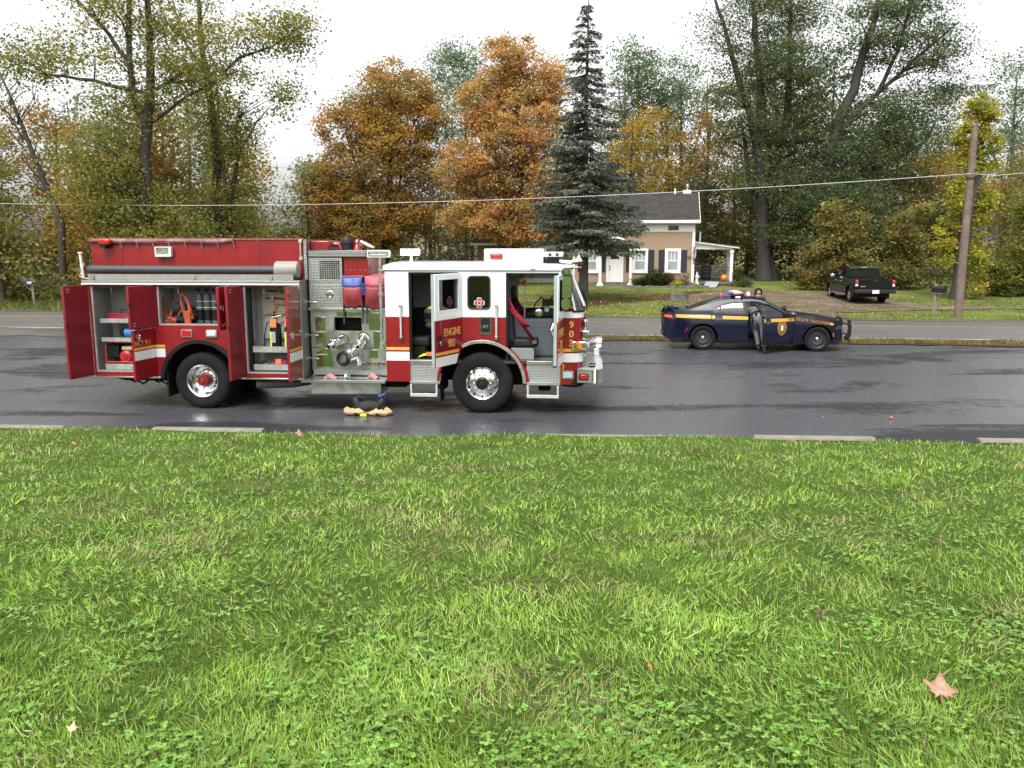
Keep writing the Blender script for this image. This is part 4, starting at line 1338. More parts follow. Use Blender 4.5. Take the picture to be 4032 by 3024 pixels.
# locker doors: hinge line, width, heights, opening direction
def door(par, hx, w, z0, z1, ang, sign, face, lining, stripes=False, handle=True, thick=0.05, notch=None, label=None):
    """door hinged at (hx, 0); sign -1: free edge toward the rear when shut; ang = degrees opened"""
    d = empty('door')
    d.parent = par
    d.location = (hx, -0.012, 0)
    a = RAD(ang)
    # local x runs from hinge to free edge, local y toward the outside face
    if sign < 0:
        d.rotation_euler = (0, 0, math.pi + a)
        fy = 1          # outside face
    else:
        d.rotation_euler = (0, 0, -a)
        fy = -1
    o0, o1 = (0.0, thick) if fy > 0 else (-thick, 0.0)
    out = fy * thick
    outer = notch(w, z0, z1) if notch else rect(0.004, w, z0, z1)
    h = G().plate(outer, [], out - fy * 0.012, out).obj('outer_skin', d, face, bevel=0.004)
    inner = [(x if x > 0.01 else x, z) for x, z in outer]
    G().plate(inner, [], out - fy * 0.013, out - fy * thick).obj('inner_lining', d, lining, bevel=0.004)
    if stripes:
        G().box(0.01, w - 0.005, min(out, out + fy * 0.003), max(out, out + fy * 0.003), 1.18, 1.228).obj('gold_stripe', d, gold)
        G().box(0.01, w - 0.005, min(out, out + fy * 0.003), max(out, out + fy * 0.003), 0.995, 1.158).obj('white_stripe', d, white2)
    if handle:
        zc = z0 + (z1 - z0) * 0.5 if z1 - z0 < 1.2 else 1.47
        zc = 1.42 if abs(z1 - 1.545) < 0.02 else zc
        g = G()
        g.lathe([(0.062, out), (0.062, out + fy * 0.008), (0.050, out + fy * 0.012), (0.045, out + fy * 0.003), (0.001, out + fy * 0.002)], (w - 0.13, 0, zc), 'y', 24)
        g.tube([(w - 0.13 + 0.032 * math.cos(t), out + fy * 0.012, zc + 0.032 * math.sin(t)) for t in frange(RAD(-200), RAD(20), 12)], 0.007, 6)
        g.obj('handle', d, chrome)
    # latch and lining screws on the inner face
    ins = -fy * 0.004
    G().box(w - 0.03, w + 0.012, min(0, ins) - .01, max(0, ins) + .01, z0 + (z1 - z0) * .55, z0 + (z1 - z0) * .55 + 0.06).obj('latch', d, blackp)
    g = G()
    for dx in (0.07, 0.12):
        for dz in (0.06, 0.11):
            g.ball((w - dx, ins, z1 - dz if z1 - z0 > 1.2 else z0 + dz), 0.007, 0.007, 0.007, 6, 4)
    g.obj('screws', d, chrome, kind='stuff')
    return d


door(FE, -7.45, 0.62, 0.64, 2.35, 99, 1, red, red_in, handle=True)
DN = door(FE, -6.262, 0.58, 0.63, 1.545, 80, -1, red, red_in, stripes=True)
door(FE, -6.135, 0.66, 1.57, 2.35, 106, 1, red, red_in)
DC = door(FE, -4.725, 0.62, 1.57, 2.35, 92, -1, red, red_in)
door(FE, -4.47, 0.56, 0.64, 2.35, 95, 1, red, red_in)
door(FE, -3.435, 0.56, 0.64, 2.35, 87, -1, red, red_in, stripes=True)
# lettering on two of the doors (read from the lawn)
text_geo('NCY 911', 0.105, Matrix(((-1, 0, 0, 0.33), (0, 1, 0, 0.0515), (0, 0, 1, 1.30), (0, 0, 0, 1))), 0.8).obj('lettering', DN, gold_leaf, label='gold letters NCY 911')
text_geo('cafire.org', 0.075, Matrix(((-1, 0, 0, 0.33), (0, 1, 0, 0.0515), (0, 0, 1, 1.66), (0, 0, 0, 1))), 0.95).obj('lettering', DC, gold_leaf, label='gold letters cafire.org')
# door holders inside lockers
for x in (-7.15, -5.85, -4.2):
    G().tube([(x - .2, 0.1, 2.30), (x + 0.12, 0.06, 2.30), (x + .12, 0.06, 2.2)], 0.012, 6).obj('door_stay', FE, steel)

# upper body with hose bed, set back on the ledge
UY = 0.36
g = G()
g.plate(rect(-7.545, -3.37, 2.445, 3.20), [], UY, UY + 0.03)
g.obj('hose_bed_side', FE, red, bevel=0.006)
G().plate(rect(-7.545, -3.37, 2.445, 3.20), [], WID - UY - 0.03, WID - UY).obj('hose_bed_side', FE, red, bevel=0.006)
G().box(-3.43, -3.40, UY + .03, WID - UY - .03, 2.45, 3.18).box(-7.5, -7.47, UY + .03, WID - UY - .03, 2.45, 2.9).box(-7.45, -3.43, UY + .03, WID - UY - .03, 2.45, 2.47).obj('hose_bed_wall', FE, red)
G().box(-7.42, -3.37, 0.41, WID - .03, 2.37, 2.44).obj('body_top', FE, tread)
for x in (-7.0, -6.18, -4.30):
    G().box(x, x + 0.06, UY - 0.012, UY, 2.45, 3.17).obj('panel_rib', FE, red, bevel=0.004)
G().box(-7.56, -3.36, UY - 0.015, UY + 0.05, 3.175, 3.205).obj('top_rail', FE, red, bevel=0.006)
# hose-bed cover: weathered edge held by a row of hooks
g = G()
xs_ = frange(-7.57, -4.72, 40)
g.sheet([[(x, UY - 0.022 - 0.006 * math.sin(x * 9), 3.212 - 0.006 * abs(math.sin(x * 4))) for x in xs_], [(x, UY - 0.03 - 0.008 * math.sin(x * 7), 3.115 + 0.012 * math.sin(x * 5)) for x in xs_]])
cov = g.obj('hose_bed_cover', FE, maroon, thick=0.008)
G().box(-7.55, -4.72, UY, WID - UY, 3.206, 3.222).obj('cover_sheet', cov, maroon)
for k in range(8):
    x = -6.93 + 0.315 * k
    g = G()
    g.ball((x, UY - 0.045, 3.14), 0.018, 0.018, 0.018, 8, 6)
    g.tube([(x, UY - 0.04, 3.135), (x + 0.012, UY - 0.035, 3.08), (x + 0.018, UY - 0.03, 3.03)], 0.011, 6)
    g.obj('cover_hook', FE, M('weathered rubber hook', (0.20, 0.17, 0.16), 0.5, 0.3, var=0.3))
lt = G().box(-7.29, -7.10, UY - 0.16, UY, 3.09, 3.10).box(-7.29, -7.18, UY - 0.15, UY - 0.01, 3.03, 3.088).obj('rear_beacon', FE, blackp)
G().box(-7.30, -7.09, UY - 0.17, UY - 0.01, 3.101, 3.20).obj('lens', lt, redlens, bevel=0.02)
# flood light on the side
fl = G().plate(rrect(-6.24, -5.92, 2.87, 3.06, 0.015), [rect(-6.21, -5.97, 2.92, 3.04)], UY - 0.10, UY - 0.02).box(-6.23, -5.93, UY - 0.04, UY - 0.013, 2.88, 3.05).obj('side_flood_light', FE, M('white lamp housing', (0.62, 0.62, 0.60), 0.4, 0.2, var=0.1), bevel=0.005)
G().box(-6.208, -5.972, UY - 0.075, UY - 0.045, 2.922, 3.038).obj('lamp_glass', fl, M('lamp reflector', (0.5, 0.52, 0.5), 0.2, 0.8, scale=20, var=0.3))
# hard suction hose in its tray
G().box(-7.45, -3.5, 0.05, 0.30, 2.445, 2.455).box(-7.45, -3.5, 0.02, 0.05, 2.445, 2.55).obj('hose_tray', FE, M('grey hose tray', (0.25, 0.24, 0.23), 0.6, var=0.15))
sh_ = G().tube([(-7.52, 0.16, 2.632), (-7.44, 0.16, 2.632), (-7.3, 0.16, 2.634), (-5.6, 0.16, 2.628), (-3.86, 0.16, 2.63)], [0.062, 0.085, 0.078, 0.078, 0.078], 20).obj('suction_hose', FE, hosem)
G().lathe([(0.001, -3.43), (0.10, -3.43), (0.15, -3.445), (0.163, -3.48), (0.163, -3.86), (0.15, -3.875), (0.08, -3.88)], (0, 0.19, 2.63), 'x', 28).obj('strainer_cap', sh_, beige)
for x in (-7.38, -5.42, -3.95):
    G().box(x, x + 0.06, 0.03, 0.28, 2.456, 2.52).box(x, x + .06, -0.005, 0.02, 2.456, 2.53).obj('tray_bracket', FE, steel)
g = G()
g.cyl((-7.60, 0.12, 2.47), (-7.63, 0.12, 2.93), 0.025, n=10)
g.ball((-7.63, 0.12, 2.94), 0.05, 0.04, 0.02)
g.tube([(-7.55, 0.1, 2.75), (-7.66, 0.1, 2.5), (-7.5, 0.1, 2.46)], 0.008, 6)
g.obj('corner_post', FE, M('off-white post', (0.6, 0.59, 0.56), 0.5, var=0.1))
for (x, z0, z1, y) in ((-3.435, 2.84, 3.16, UY - 0.06), (-3.41, 1.50, 2.31, -0.065)):
    g = G()
    g.tube([(x, y, z0), (x, y, z1)], 0.017, 10)
    for z in (z0, z1):
        g.box(x - 0.03, x + 0.03, y - 0.01, y + 0.062, z - 0.03, z + 0.03)
    g.obj('grab_rail', FE, alum, bevel=0.005)
G().box(-3.395, -3.34, UY - 0.01, UY + 0.4, 2.45, 3.2).obj('corner_trim', FE, tread)

# pump module
PY = 0.42
PX0, PX1 = -3.36, -1.80
G().box(PX0, PX1, PY + .36, WID - PY, 0.62, 1.86).obj('pump_housing', FE, under)
panel = G().plate(rect(-3.33, -1.80, 0.72, 1.865), [rect(-2.86, -2.34, 1.475, 1.735)], PY - 0.008, PY + 0.012).obj('pump_panel', FE, steel, bevel=0.002)
g = G()
g.box(-2.86, -2.34, PY + 0.3, PY + 0.32, 1.47, 1.74)
g.obj('panel_recess', panel, black)
G().plate(rect(-3.03, -2.865, 1.47, 1.74), [], PY - 0.05, PY - 0.04).obj('recess_flap', panel, steel)
for (x0, x1, z0, z1) in ((-3.24, -3.04, 1.16, 1.74), (-3.24, -2.93, 0.78, 1.14), (-2.20, -1.93, 1.50, 1.82), (-2.12, -1.93, 1.16, 1.47), (-2.22, -2.04, 0.96, 1.12), (-2.82, -2.30, 1.76, 1.84)):
    G().box(x0, x1, PY - 0.018, PY - 0.009, z0, z1).obj('cover_plate', panel, mirrorst, bevel=0.002)
g = G()
g.box(-3.33, -1.86, PY - 0.014, PY - 0.0085, 1.147, 1.155)
g.box(-2.90, -2.896, PY - 0.011, PY - 0.0085, 0.74, 1.14)
g.obj('panel_seam', panel, blackp)
for x, mt in ((-2.31, redlens), (-2.215, greencol), (-2.125, M('orange cap', (0.62, 0.13, 0.03), 0.4)), (-2.03, bluecol), (-1.94, redlens)):
    g = G()
    g.lathe([(0.034, PY), (0.034, PY - 0.02), (0.026, PY - 0.04), (0.001, PY - 0.042)], (x, 0, 0.86), 'y', 14)
    kn = g.obj('drain_knob', panel, mt)
    G().box(x - 0.03, x + 0.03, PY - 0.05, PY - 0.041, 0.868, 0.885).obj('knob_bar', kn, chrome)


def outlet(x, z, dx, dz, reach, r):
    """flanged discharge with swivel elbow and reducer"""
    g = G()
    b = Vector((x, PY, z))
    e = Vector((x + dx, PY - reach, z + dz))
    g.tube([b, b + Vector((0, -0.03, 0))], [r * 1.75, r * 1.75], 20)
    ax_ = (e - b)
    for t0, t1, k0, k1 in ((0.06, 0.35, 1.25, 1.25), (0.35, 0.42, 1.45, 1.45), (0.42, 0.66, 1.2, 1.2), (0.66, 0.74, 1.35, 1.35), (0.74, 0.86, 1.0, 0.72), (0.86, 1.0, 0.72, 0.72)):
        g.tube([b + ax_ * t0, b + ax_ * t1], [r * k0, r * k1], 20)
    o = g.obj('discharge_outlet', panel, chrome)
    G().tube([e - ax_.normalized() * 0.001, e + ax_.normalized() * 0.002], r * 0.55, 16).obj('outlet_bore', o, black)
    g = G()
    for k in range(4):
        a = k * math.pi / 2 + 0.5
        q = b + ax_ * 0.70
        g.ball(q + Vector((math.cos(a), 0, math.sin(a))) * r * 1.45, 0.014, 0.014, 0.014, 6, 4)
    g.obj('coupling_lugs', o, chrome, kind='stuff')


outlet(-2.70, 1.33, -0.20, -0.12, 0.34, 0.062)
outlet(-2.31, 1.37, -0.03, -0.16, 0.34, 0.062)
g = G()
g.tube([(-2.50, PY, 1.05), (-2.50, PY - 0.05, 1.05)], 0.155, 24)
g.tube([(-2.50, PY - .05, 1.05), (-2.56, PY - 0.24, 1.0), (-2.60, PY - 0.34, 0.98)], [0.12, 0.125, 0.11], 20)
inl = g.obj('intake_valve', panel, alum)
g = G()
g.lathe([(0.145, 0.0), (0.145, -0.03), (0.125, -0.045), (0.125, -0.09), (0.095, -0.09), (0.09, -0.03)], n=24, axis='y')
o = g.obj('intake_ring', inl, blackp)
o.location = (-2.615, PY - 0.30, 0.985)
o.rotation_euler = (RAD(-8), 0, RAD(-18))
g = G()
g.tube([(-2.42, PY - 0.12, 0.98), (-2.36, PY - 0.22, 0.90), (-2.34, PY - 0.27, 0.87)], [0.06, 0.05, 0.045], 14)
g.tube([(-2.52, PY - .15, 1.14), (-2.50, PY - .2, 1.25)], [0.03, 0.02], 10)
g.box(-2.56, -2.44, PY - .23, PY - .19, 1.235, 1.275)
g.obj('bleeder', inl, chrome)
G().tube([(-2.20, PY - .01, 1.27), (-2.18, PY - .03, 1.1), (-2.24, PY - .02, 0.93)], 0.006, 5).obj('retaining_cable', panel, steel)
for z in (2.04, 1.42, 0.98):
    G().tube([(-3.37, 0.2, z), (-3.2, 0.12, z), (-3.10, 0.12, z)], 0.014, 8).box(-3.37, -3.33, 0.15, 0.27, z - 0.04, z + 0.04).obj('hose_hook', FE, steel)
# top lip, grille box, cross-lay hoses
G().box(PX0, PX1, PY - 0.05, PY + 0.4, 1.868, 1.915).obj('panel_lip', FE, steel, bevel=0.005)
gb = G().plate(rect(-3.335, -2.69, 1.92, 2.855), [rect(-3.12, -2.735, 2.455, 2.80)], PY, PY + 0.02).obj('vent_box', FE, tread)
G().box(-3.335, -2.69, PY + 0.02, WID - PY, 1.92, 2.45).box(-2.71, -2.69, PY + .021, WID - PY, 2.45, 2.855).obj('vent_box_shell', gb, tread)
G().box(-3.12, -2.735, PY + 0.10, PY + 0.11, 2.455, 2.80).obj('vent_dark', gb, black)
for k in range(1, 9):
    z = 2.455 + 0.345 * k / 9
    G().box(-3.12, -2.735, PY + .003, PY + 0.018, z - 0.006, z + 0.006).obj('grille_bar', gb, steel)
for k in range(1, 9):
    x = -3.12 + 0.385 * k / 9
    G().box(x - 0.005, x + 0.005, PY + .005, PY + 0.016, 2.455, 2.80).obj('grille_bar', gb, steel)
hatch = G().plate(rect(-3.30, -2.74, 1.97, 2.36), [], PY - 0.012, PY).obj('vent_box_hatch', gb, tread, bevel=0.004)
g = G()
g.lathe([(0.07, PY - 0.012), (0.07, PY - 0.022), (0.055, PY - 0.026), (0.05, PY - 0.016), (0.001, PY - 0.016)], (-2.93, 0, 2.17), 'y', 24)
g.box(-2.975, -2.885, PY - 0.03, PY - 0.017, 2.16, 2.18)
g.obj('hatch_handle', hatch, chrome)
G().box(-3.335, -2.69, PY - 0.012, PY - 0.001, 2.40, 2.425).obj('vent_box_trim', gb, steel)
G().box(-3.33, -2.22, PY - 0.02, WID - PY, 2.872, 2.985).obj('pump_top', FE, tread, bevel=0.006)
G().box(-3.33, -2.69, PY - .004, WID - PY, 2.856, 2.871).obj('pump_top_band', FE, red)
rb = G().box(-2.675, -2.20, 0.47, 1.9, 2.53, 2.868).obj('booster_box', FE, red, bevel=0.01)
for k in range(5):
    G().ball((-2.62 + 0.09 * k, 0.465, 2.62), 0.01, 0.01, 0.012, 8, 6).obj('cover_snap', rb, chrome)
G().box(-3.34, -2.98, 0.6, 1.9, 2.986, 3.17).obj('tank_tower', FE, red, bevel=0.02)
g = G()
g.tube([(-2.98, 0.95, 3.10), (-2.88, 0.95, 3.10), (-2.84, 0.95, 3.0)], 0.05, 12)
g.obj('tower_pipe', FE, red)
g = G()
g.lathe([(0.11, 3.0), (0.11, 3.11), (0.125, 3.12), (0.125, 3.19), (0.10, 3.23), (0.001, 3.23)], (-2.72, 0.95, 0), 'z', 20)
dg = g.obj('deck_gun_base', FE, blackp)
g = G()
g.lathe([(0.10, 2.99), (0.085, 3.04), (0.06, 3.1), (0.07, 3.14), (0.03, 3.2)], (-2.52, 0.95, 0), 'z', 14)
g.tube([(-2.52, 0.95, 3.12), (-2.42, 0.95, 3.08)], 0.05, 10)
g.obj('deck_gun', dg, red)
G().tube([(-2.44, 0.9, 3.16), (-2.28, 0.9, 3.08), (-2.18, 0.9, 3.04)], [0.03, 0.035, 0.02], 10).obj('deck_gun_nozzle', dg, alum)
# vinyl hose covers with straps
def cover(x0, x1, z0, z1, mt, top=None, seed=0):
    rows = []
    for i in range(13):
        t = i / 12
        z = z1 + (z0 - z1) * t
        row = []
        for j in range(15):
            s_ = j / 14
            x = x0 + (x1 - x0) * s_
            bulge = 0.10 * math.sin(math.pi * min(1, t * 1.05)) * math.sin(math.pi * s_) ** 0.4 + 0.02 * noise.noise((x * 7, z * 5, seed))
            sag = -0.05 * math.sin(math.pi * s_) * t + 0.015 * math.sin(s_ * 17 + seed) * t
            row.append((x, PY - 0.05 - bulge, z + sag))
        rows.append(row)
    return rows


rws = cover(-2.68, -2.29, 1.96, 2.50, redvinyl, seed=1)
c1 = G().sheet(rws[4:]).obj('hose_cover', FE, redvinyl, thick=0.01)
G().sheet(rws[:5]).obj('cover_top_patch', c1, bluevinyl, thick=0.01)
rws = cover(-2.25, -1.84, 1.94, 2.52, redvinyl, seed=5)
c2 = G().sheet(rws[4:]).obj('hose_cover', FE, redvinyl, thick=0.01)
G().sheet(rws[:5]).obj('cover_top_patch', c2, pinkvinyl, thick=0.01)
G().sheet([[(x, y, 2.51 + 0.03 * math.sin((y - .37) * 2) + 0.01 * noise.noise((x * 6, y * 6, 2))) for x in frange(-2.68, -1.84, 12)] for y in frange(0.37, 2.0, 14)]).obj('hose_cover_top', FE, pinkvinyl, thick=0.012)
G().box(-2.70, -1.82, PY + 0.0, 2.0, 1.92, 2.46).obj('hose_bed_box', FE, under)
for k in range(5):
    G().tube([(-2.285, PY - 0.08, 2.18 + 0.045 * k), (-2.27, PY - 0.1, 2.19 + 0.045 * k), (-2.24, PY - 0.07, 2.165 + 0.045 * k)], 0.02, 8).obj('hose_fold', FE, bluecol)
for (x, z1) in ((-2.66, 1.98), (-2.30, 2.0), (-2.22, 1.99)):
    G().box(x - 0.015, x + 0.015, PY - 0.075, PY - 0.066, 1.62, z1).obj('cover_strap', FE, strapm)
# running board and its hose wells
rbd = G().plate([(-3.40, -0.10), (-1.80, -0.10), (-1.80, PY), (-3.34, PY), (-3.34, 0.02), (-3.40, 0.0)], [rect(-3.1, -1.95, 0.06, 0.36)], 0.555, 0.605, 'xy').obj('running_board', FE, tread, bevel=0.004)
G().box(-3.1, -1.95, 0.06, 0.36, 0.53, 0.553).obj('hose_well', rbd, steel)
G().box(-3.30, -1.84, PY - 0.03, PY - 0.009, 0.63, 0.72).obj('kick_plate', FE, tread)
G().box(-3.23, -1.90, -0.02, 0.60, 0.335, 0.55).obj('step_box', FE, steel, bevel=0.008)
for (a, b) in (((-3.02, 0.15), (-2.78, 0.12)), ((-2.2, 0.28), (-2.02, 0.2))):
    G().tube([(a[0], a[1], 0.57), ((a[0] + b[0]) / 2, (a[1] + b[1]) / 2, 0.64), (b[0], b[1], 0.58)], [0.05, 0.075, 0.05], 10).obj('supply_hose', rbd, M('pinkish hose jacket', (0.38, 0.20, 0.17), 0.8, var=0.2, scale=20))
g = G()
g.lathe([(0.075, -2.62), (0.08, -2.60), (0.075, -2.58), (0.09, -2.56), (0.075, -2.54)], (0, 0.16, 0.63), 'x', 18)
g.obj('hose_coupling', rbd, chrome)

# light mast and lamps
ms = G().tube([(-1.86, -0.03, 1.2), (-1.86, -0.03, 2.22)], 0.028, 12).tube([(-1.86, -0.03, 2.22), (-1.86, -0.03, 2.86)], 0.022, 12).tube([(-1.86, -.03, 2.18), (-1.86, -.03, 2.24)], 0.045, 12).tube([(-1.86, -.03, 1.18), (-1.86, -.03, 1.3)], 0.04, 12).box(-1.89, -1.80, -0.05, 0.05, 2.62, 2.66).box(-1.89, -1.80, -0.05, 0.05, 1.3, 1.34).obj('light_mast', FE, alum)


def flood(par, x0, x1, y, z0, z1, face):
    g = G()
    d = 0.12
    g.sheet([[(x0, y, z0), (x0, y, z1), (x0, y + d, z1 - 0.02), (x0, y + d, z0 + 0.05)], [(x1, y, z0), (x1, y, z1), (x1, y + d, z1 - 0.02), (x1, y + d, z0 + 0.05)]], close=True)
    g.add([(x0, y, z0), (x0, y, z1), (x0, y + d, z1 - 0.02), (x0, y + d, z0 + 0.05)], [(0, 1, 2, 3)])
    g.add([(x1, y, z0), (x1, y, z1), (x1, y + d, z1 - 0.02), (x1, y + d, z0 + 0.05)], [(0, 1, 2, 3)])
    o = g.obj('lamp_housing', par, M('white lamp shell', (0.74, 0.74, 0.73), 0.35, var=0.04), bevel=0.01)
    if face:
        G().box(x0 + 0.02, x1 - 0.02, y - 0.008, y + 0.001, z0 + 0.03, z1 - 0.02).obj('lamp_glass', o, M('lamp reflector', (0.5, 0.52, 0.5), 0.2, 0.8))
        G().box(x0 + 0.06, x1 - 0.06, y - 0.012, y - 0.0085, z0 + 0.05, z0 + 0.062).obj('lamp_tube', o, white2)


flood(ms, -2.07, -1.66, -0.10, 2.86, 3.0, True)
rm = G().tube([(-1.52, 1.2, 2.76), (-1.52, 1.2, 2.89)], [0.035, 0.025], 12).obj('roof_lamp', FE, white)
flood(rm, -1.72, -1.34, 1.12, 2.88, 3.02, False)
g = G()
for s_ in (-1, 1):
    g.tube([(-1.53 + s_ * 0.075, 1.115, 2.98), (-1.53 + s_ * 0.04, 1.13, 3.03)], 0.006, 5)
g.obj('lamp_handle', rm, blackp)

# ------------------------------------------------------------------ cab
SPLIT = 1.786
CX0, CX1 = -1.785, 1.44
CREW = (-1.345, -0.43)
FRONT = (0.443, 1.40)
ZR = 2.645
# white upper side, notched by the two door openings and the side window
def upper(win, d0, d1, near):
    out = [(CX0, SPLIT), (CREW[0], SPLIT), (CREW[0], 2.60), (CREW[1], 2.60), (CREW[1], SPLIT), (FRONT[0], SPLIT), (FRONT[0], 2.59), (FRONT[1], 2.59), (FRONT[1], SPLIT), (CX1, SPLIT), (CX1, ZR), (CX0, ZR)]
    holes = [rrect(-0.25, 0.15, 1.945, 2.53, 0.07)]
    if not near:
        out = [(CX0, SPLIT), (CX1, SPLIT), (CX1, ZR), (CX0, ZR)]
        holes = [rrect(-0.25, 0.15, 1.945, 2.53, 0.07), rrect(0.50, 1.36, 1.80, 2.55, 0.06), rrect(-1.32, -0.45, 1.80, 2.55, 0.06)]
    return G().plate(out, holes, d0, d1).obj('cab_side_upper', FE, white, bevel=0.005)


upper(True, 0.0, 0.04, True)
upper(True, WID - 0.04, WID, False)
AR = 0.80
arcN = arc(0, 0.56, AR, 0, 180, 30)
g = G()
G().plate(rect(CX0, CREW[0], 0.58, SPLIT - 0.001), [], 0.0, 0.04).obj('cab_side_lower', FE, red, bevel=0.004)
g.plate([(CREW[1], 1.24), (-0.42, 1.24)] + [(x, z) for x, z in reversed(arcN) if -0.42 < x < FRONT[0]] + [(FRONT[0], 1.22), (FRONT[0], SPLIT - 0.001), (CREW[1], SPLIT - 0.001)], [], 0.0, 0.04)
g.obj('cab_side_lower', FE, red, bevel=0.004)
# rounded red edge between the front wheel arch and the door steps
g = G()
p1 = [(x, z) for x, z in arc(0, 0.56, AR, 3, 58, 14)]
p2 = [(x + 0.05 + 0.02 * (z < 0.9), z + 0.0) for x, z in p1]
g.plate(p1 + p2[::-1], [], -0.004, 0.045)
g.obj('arch_edge', FE, red, bevel=0.004)
g = G()
p1 = [(x, z) for x, z in arc(0, 0.56, AR, 150, 177, 8)]
p2 = [(x - 0.05, z) for x, z in p1]
g.plate(p1 + p2[::-1], [], -0.004, 0.045)
g.obj('arch_edge', FE, red, bevel=0.004)
G().plate([(CX0, 0.58), (-0.8, 0.58)] + [(x, z) for x, z in reversed(arcN)] + [(0.8, 0.58), (CX1, 0.58), (CX1, SPLIT - 0.001), (CX0, SPLIT - 0.001)], [], WID - 0.04, WID).obj('cab_side_lower', FE, red, bevel=0.004)
g = G()
a1, a2 = arc(0, 0.56, AR - 0.045, 1, 148, 30), arc(0, 0.56, AR + 0.012, 1, 148, 30)
g.plate(a1 + a2[::-1], [], -0.022, 0.03)
g.obj('arch_trim', FE, alum, bevel=0.014, seg=3)
g = G()
g.sheet([[(x, y, z) for x, z in arc(0, 0.56, AR - 0.03, -5, 185, 24)] for y in (0.03, 0.8)])
g.add([(x, 0.8, z) for x, z in arc(0, 0.56, AR - .03, -5, 185, 24)], [tuple(range(25))])
g.obj('wheel_well', FE, under)
G().sheet([[(-0.80 + 0.02 * t, y, 0.62 - 0.42 * t) for y in frange(0.04, 0.42, 5)] for t in frange(0, 1, 6)]).obj('mud_flap', FE, black, thick=0.015)
# stripes on the flat red panels
for x0, x1 in ((CX0 + .002, CREW[0] - 0.004),):
    G().box(x0, x1, -0.003, 0.0, 1.172, 1.225).obj('gold_stripe', FE, gold)
    G().box(x0, x1, -0.003, 0.0, 0.975, 1.14).obj('white_stripe', FE, white2)
# rear wall, floor, roof
G().box(CX0, CX0 + 0.04, 0.04, WID - 0.04, 0.6, ZR).obj('cab_rear_wall', FE, white)
G().box(CX0 + 0.04, 1.44, 0.04, WID - 0.04, 0.93, 0.985).obj('cab_floor', FE, M('black rubber floor', (0.03, 0.028, 0.026), 0.7, var=0.3))
def roof_row(x, z):
    e = 0.07
    return [(x, -0.03, ZR - 0.005), (x, -0.035, ZR + 0.03), (x, -0.02, ZR + 0.07), (x, 0.04, ZR + 0.10 + z), (x, 0.5, ZR + 0.125 + z), (x, WID / 2, ZR + 0.14 + z), (x, WID - 0.5, ZR + 0.125 + z), (x, WID - 0.04, ZR + 0.10 + z), (x, WID + 0.02, ZR + 0.07), (x, WID + 0.035, ZR + 0.03), (x, WID + 0.03, ZR - 0.005)]


g = G()
rws = [roof_row(CX0 - 0.02, -0.045), roof_row(CX0, -0.01), roof_row(CX0 + 0.08, 0.0), roof_row(-0.5, 0.0), roof_row(0.6, 0.0), roof_row(1.35, -0.01), roof_row(1.52, -0.03)]
fr = []
for p in roof_row(1.66, -0.065):
    fr.append((p[0] - 0.10 * abs((p[1] - WID / 2) / (WID / 2)) ** 3, min(max(p[1], 0.02), WID - 0.02), min(p[2], ZR + 0.05)))
rws.append(fr)
g.sheet(rws)
g.add(rws[0], [tuple(range(11))])
g.add(rws[-1], [tuple(range(11))])
g.add([rws[0][0], rws[0][-1], rws[-1][-1], rws[-1][0]], [(0, 1, 2, 3)])
g.obj('cab_roof', FE, white, angle=50)
G().box(CX0 + .01, 1.42, -0.012, -0.001, ZR - 0.022, ZR - 0.012).obj('drip_rail', FE, M('grey seam', (0.3, 0.31, 0.31), 0.5))
G().box(-1.7, 1.4, 0.05, WID - .05, ZR - 0.06, ZR - 0.01).obj('headliner', FE, cabgrey)
G().ball((0.93, -0.036, ZR + 0.02), 0.055, 0.012, 0.014).obj('roof_marker', FE, amber)
# roof box with red light
bx = G().box(-0.0, 1.10, 0.42, 2.03, ZR + 0.12, 3.02).obj('roof_box', FE, white, bevel=0.02)
G().box(0.80, 0.85, 0.412, 0.419, 2.80, 3.0).obj('box_louvre', bx, M('light grey louvre', (0.5, 0.5, 0.5), 0.5))
bz = G().plate(rrect(0.115, 0.35, 2.825, 2.935, 0.025), [rrect(0.135, 0.33, 2.842, 2.918, 0.015)], 0.39, 0.419).obj('box_light', bx, chrome)
G().box(0.137, 0.328, 0.38, 0.419, 2.844, 2.916).obj('lens', bz, redlens, bevel=0.01)
lbm = G().plate([(1.13, 2.77), (1.42, 2.77), (1.36, 2.87), (1.20, 2.87)], [], 0.45, 2.0).obj('light_bar', FE, blackp)
G().box(1.09, 1.47, 0.30, 2.15, 2.875, 2.965).obj('lens', lbm, clearlens, bevel=0.025)
for x in (1.2, 1.33):
    G().box(x, x + 0.05, 0.29, 0.297, 2.89, 2.945).obj('lens_reflector', lbm, M('dark reflector', (0.08, 0.08, 0.09), 0.2, 0.6))
g = G()
g.tube([(1.40, 0.35, 2.80), (1.60, 0.35, 2.78), (1.72, 0.35, 2.80), (1.80, 0.35, 2.84)], [0.025, 0.03, 0.055, 0.11], 16)
g.tube([(1.5, 0.2, 2.70), (1.74, 0.2, 2.69)], [0.05, 0.02], 10)
g.obj('air_horn', FE, M('bright horn metal', (0.8, 0.8, 0.79), 0.15, 0.85))
for x in (1.60, 1.78):
    G().ball((x, 0.12, 2.69), 0.025, 0.02, 0.014).obj('clearance_light', FE, amber)

# nose: the side turns in a curve to the flat front
def nose_pts(z, slope=0.0):
    """plan curve of the nose from the front door pillar to the centre line"""
    pts = [(1.44, 0.0)]
    for a in frange(0, 90, 10):
        pts.append((1.62 - 0.0 + (0.24) * math.sin(RAD(a)) - slope, 0.24 - 0.24 * math.cos(RAD(a))))
    pts.append((1.88 - slope, WID / 2))
    for a in frange(90, 0, 10):
        pts.append((1.62 + 0.24 * math.sin(RAD(a)) - slope, WID - 0.24 + 0.24 * math.cos(RAD(a))))
    pts.append((1.44, WID))
    return pts


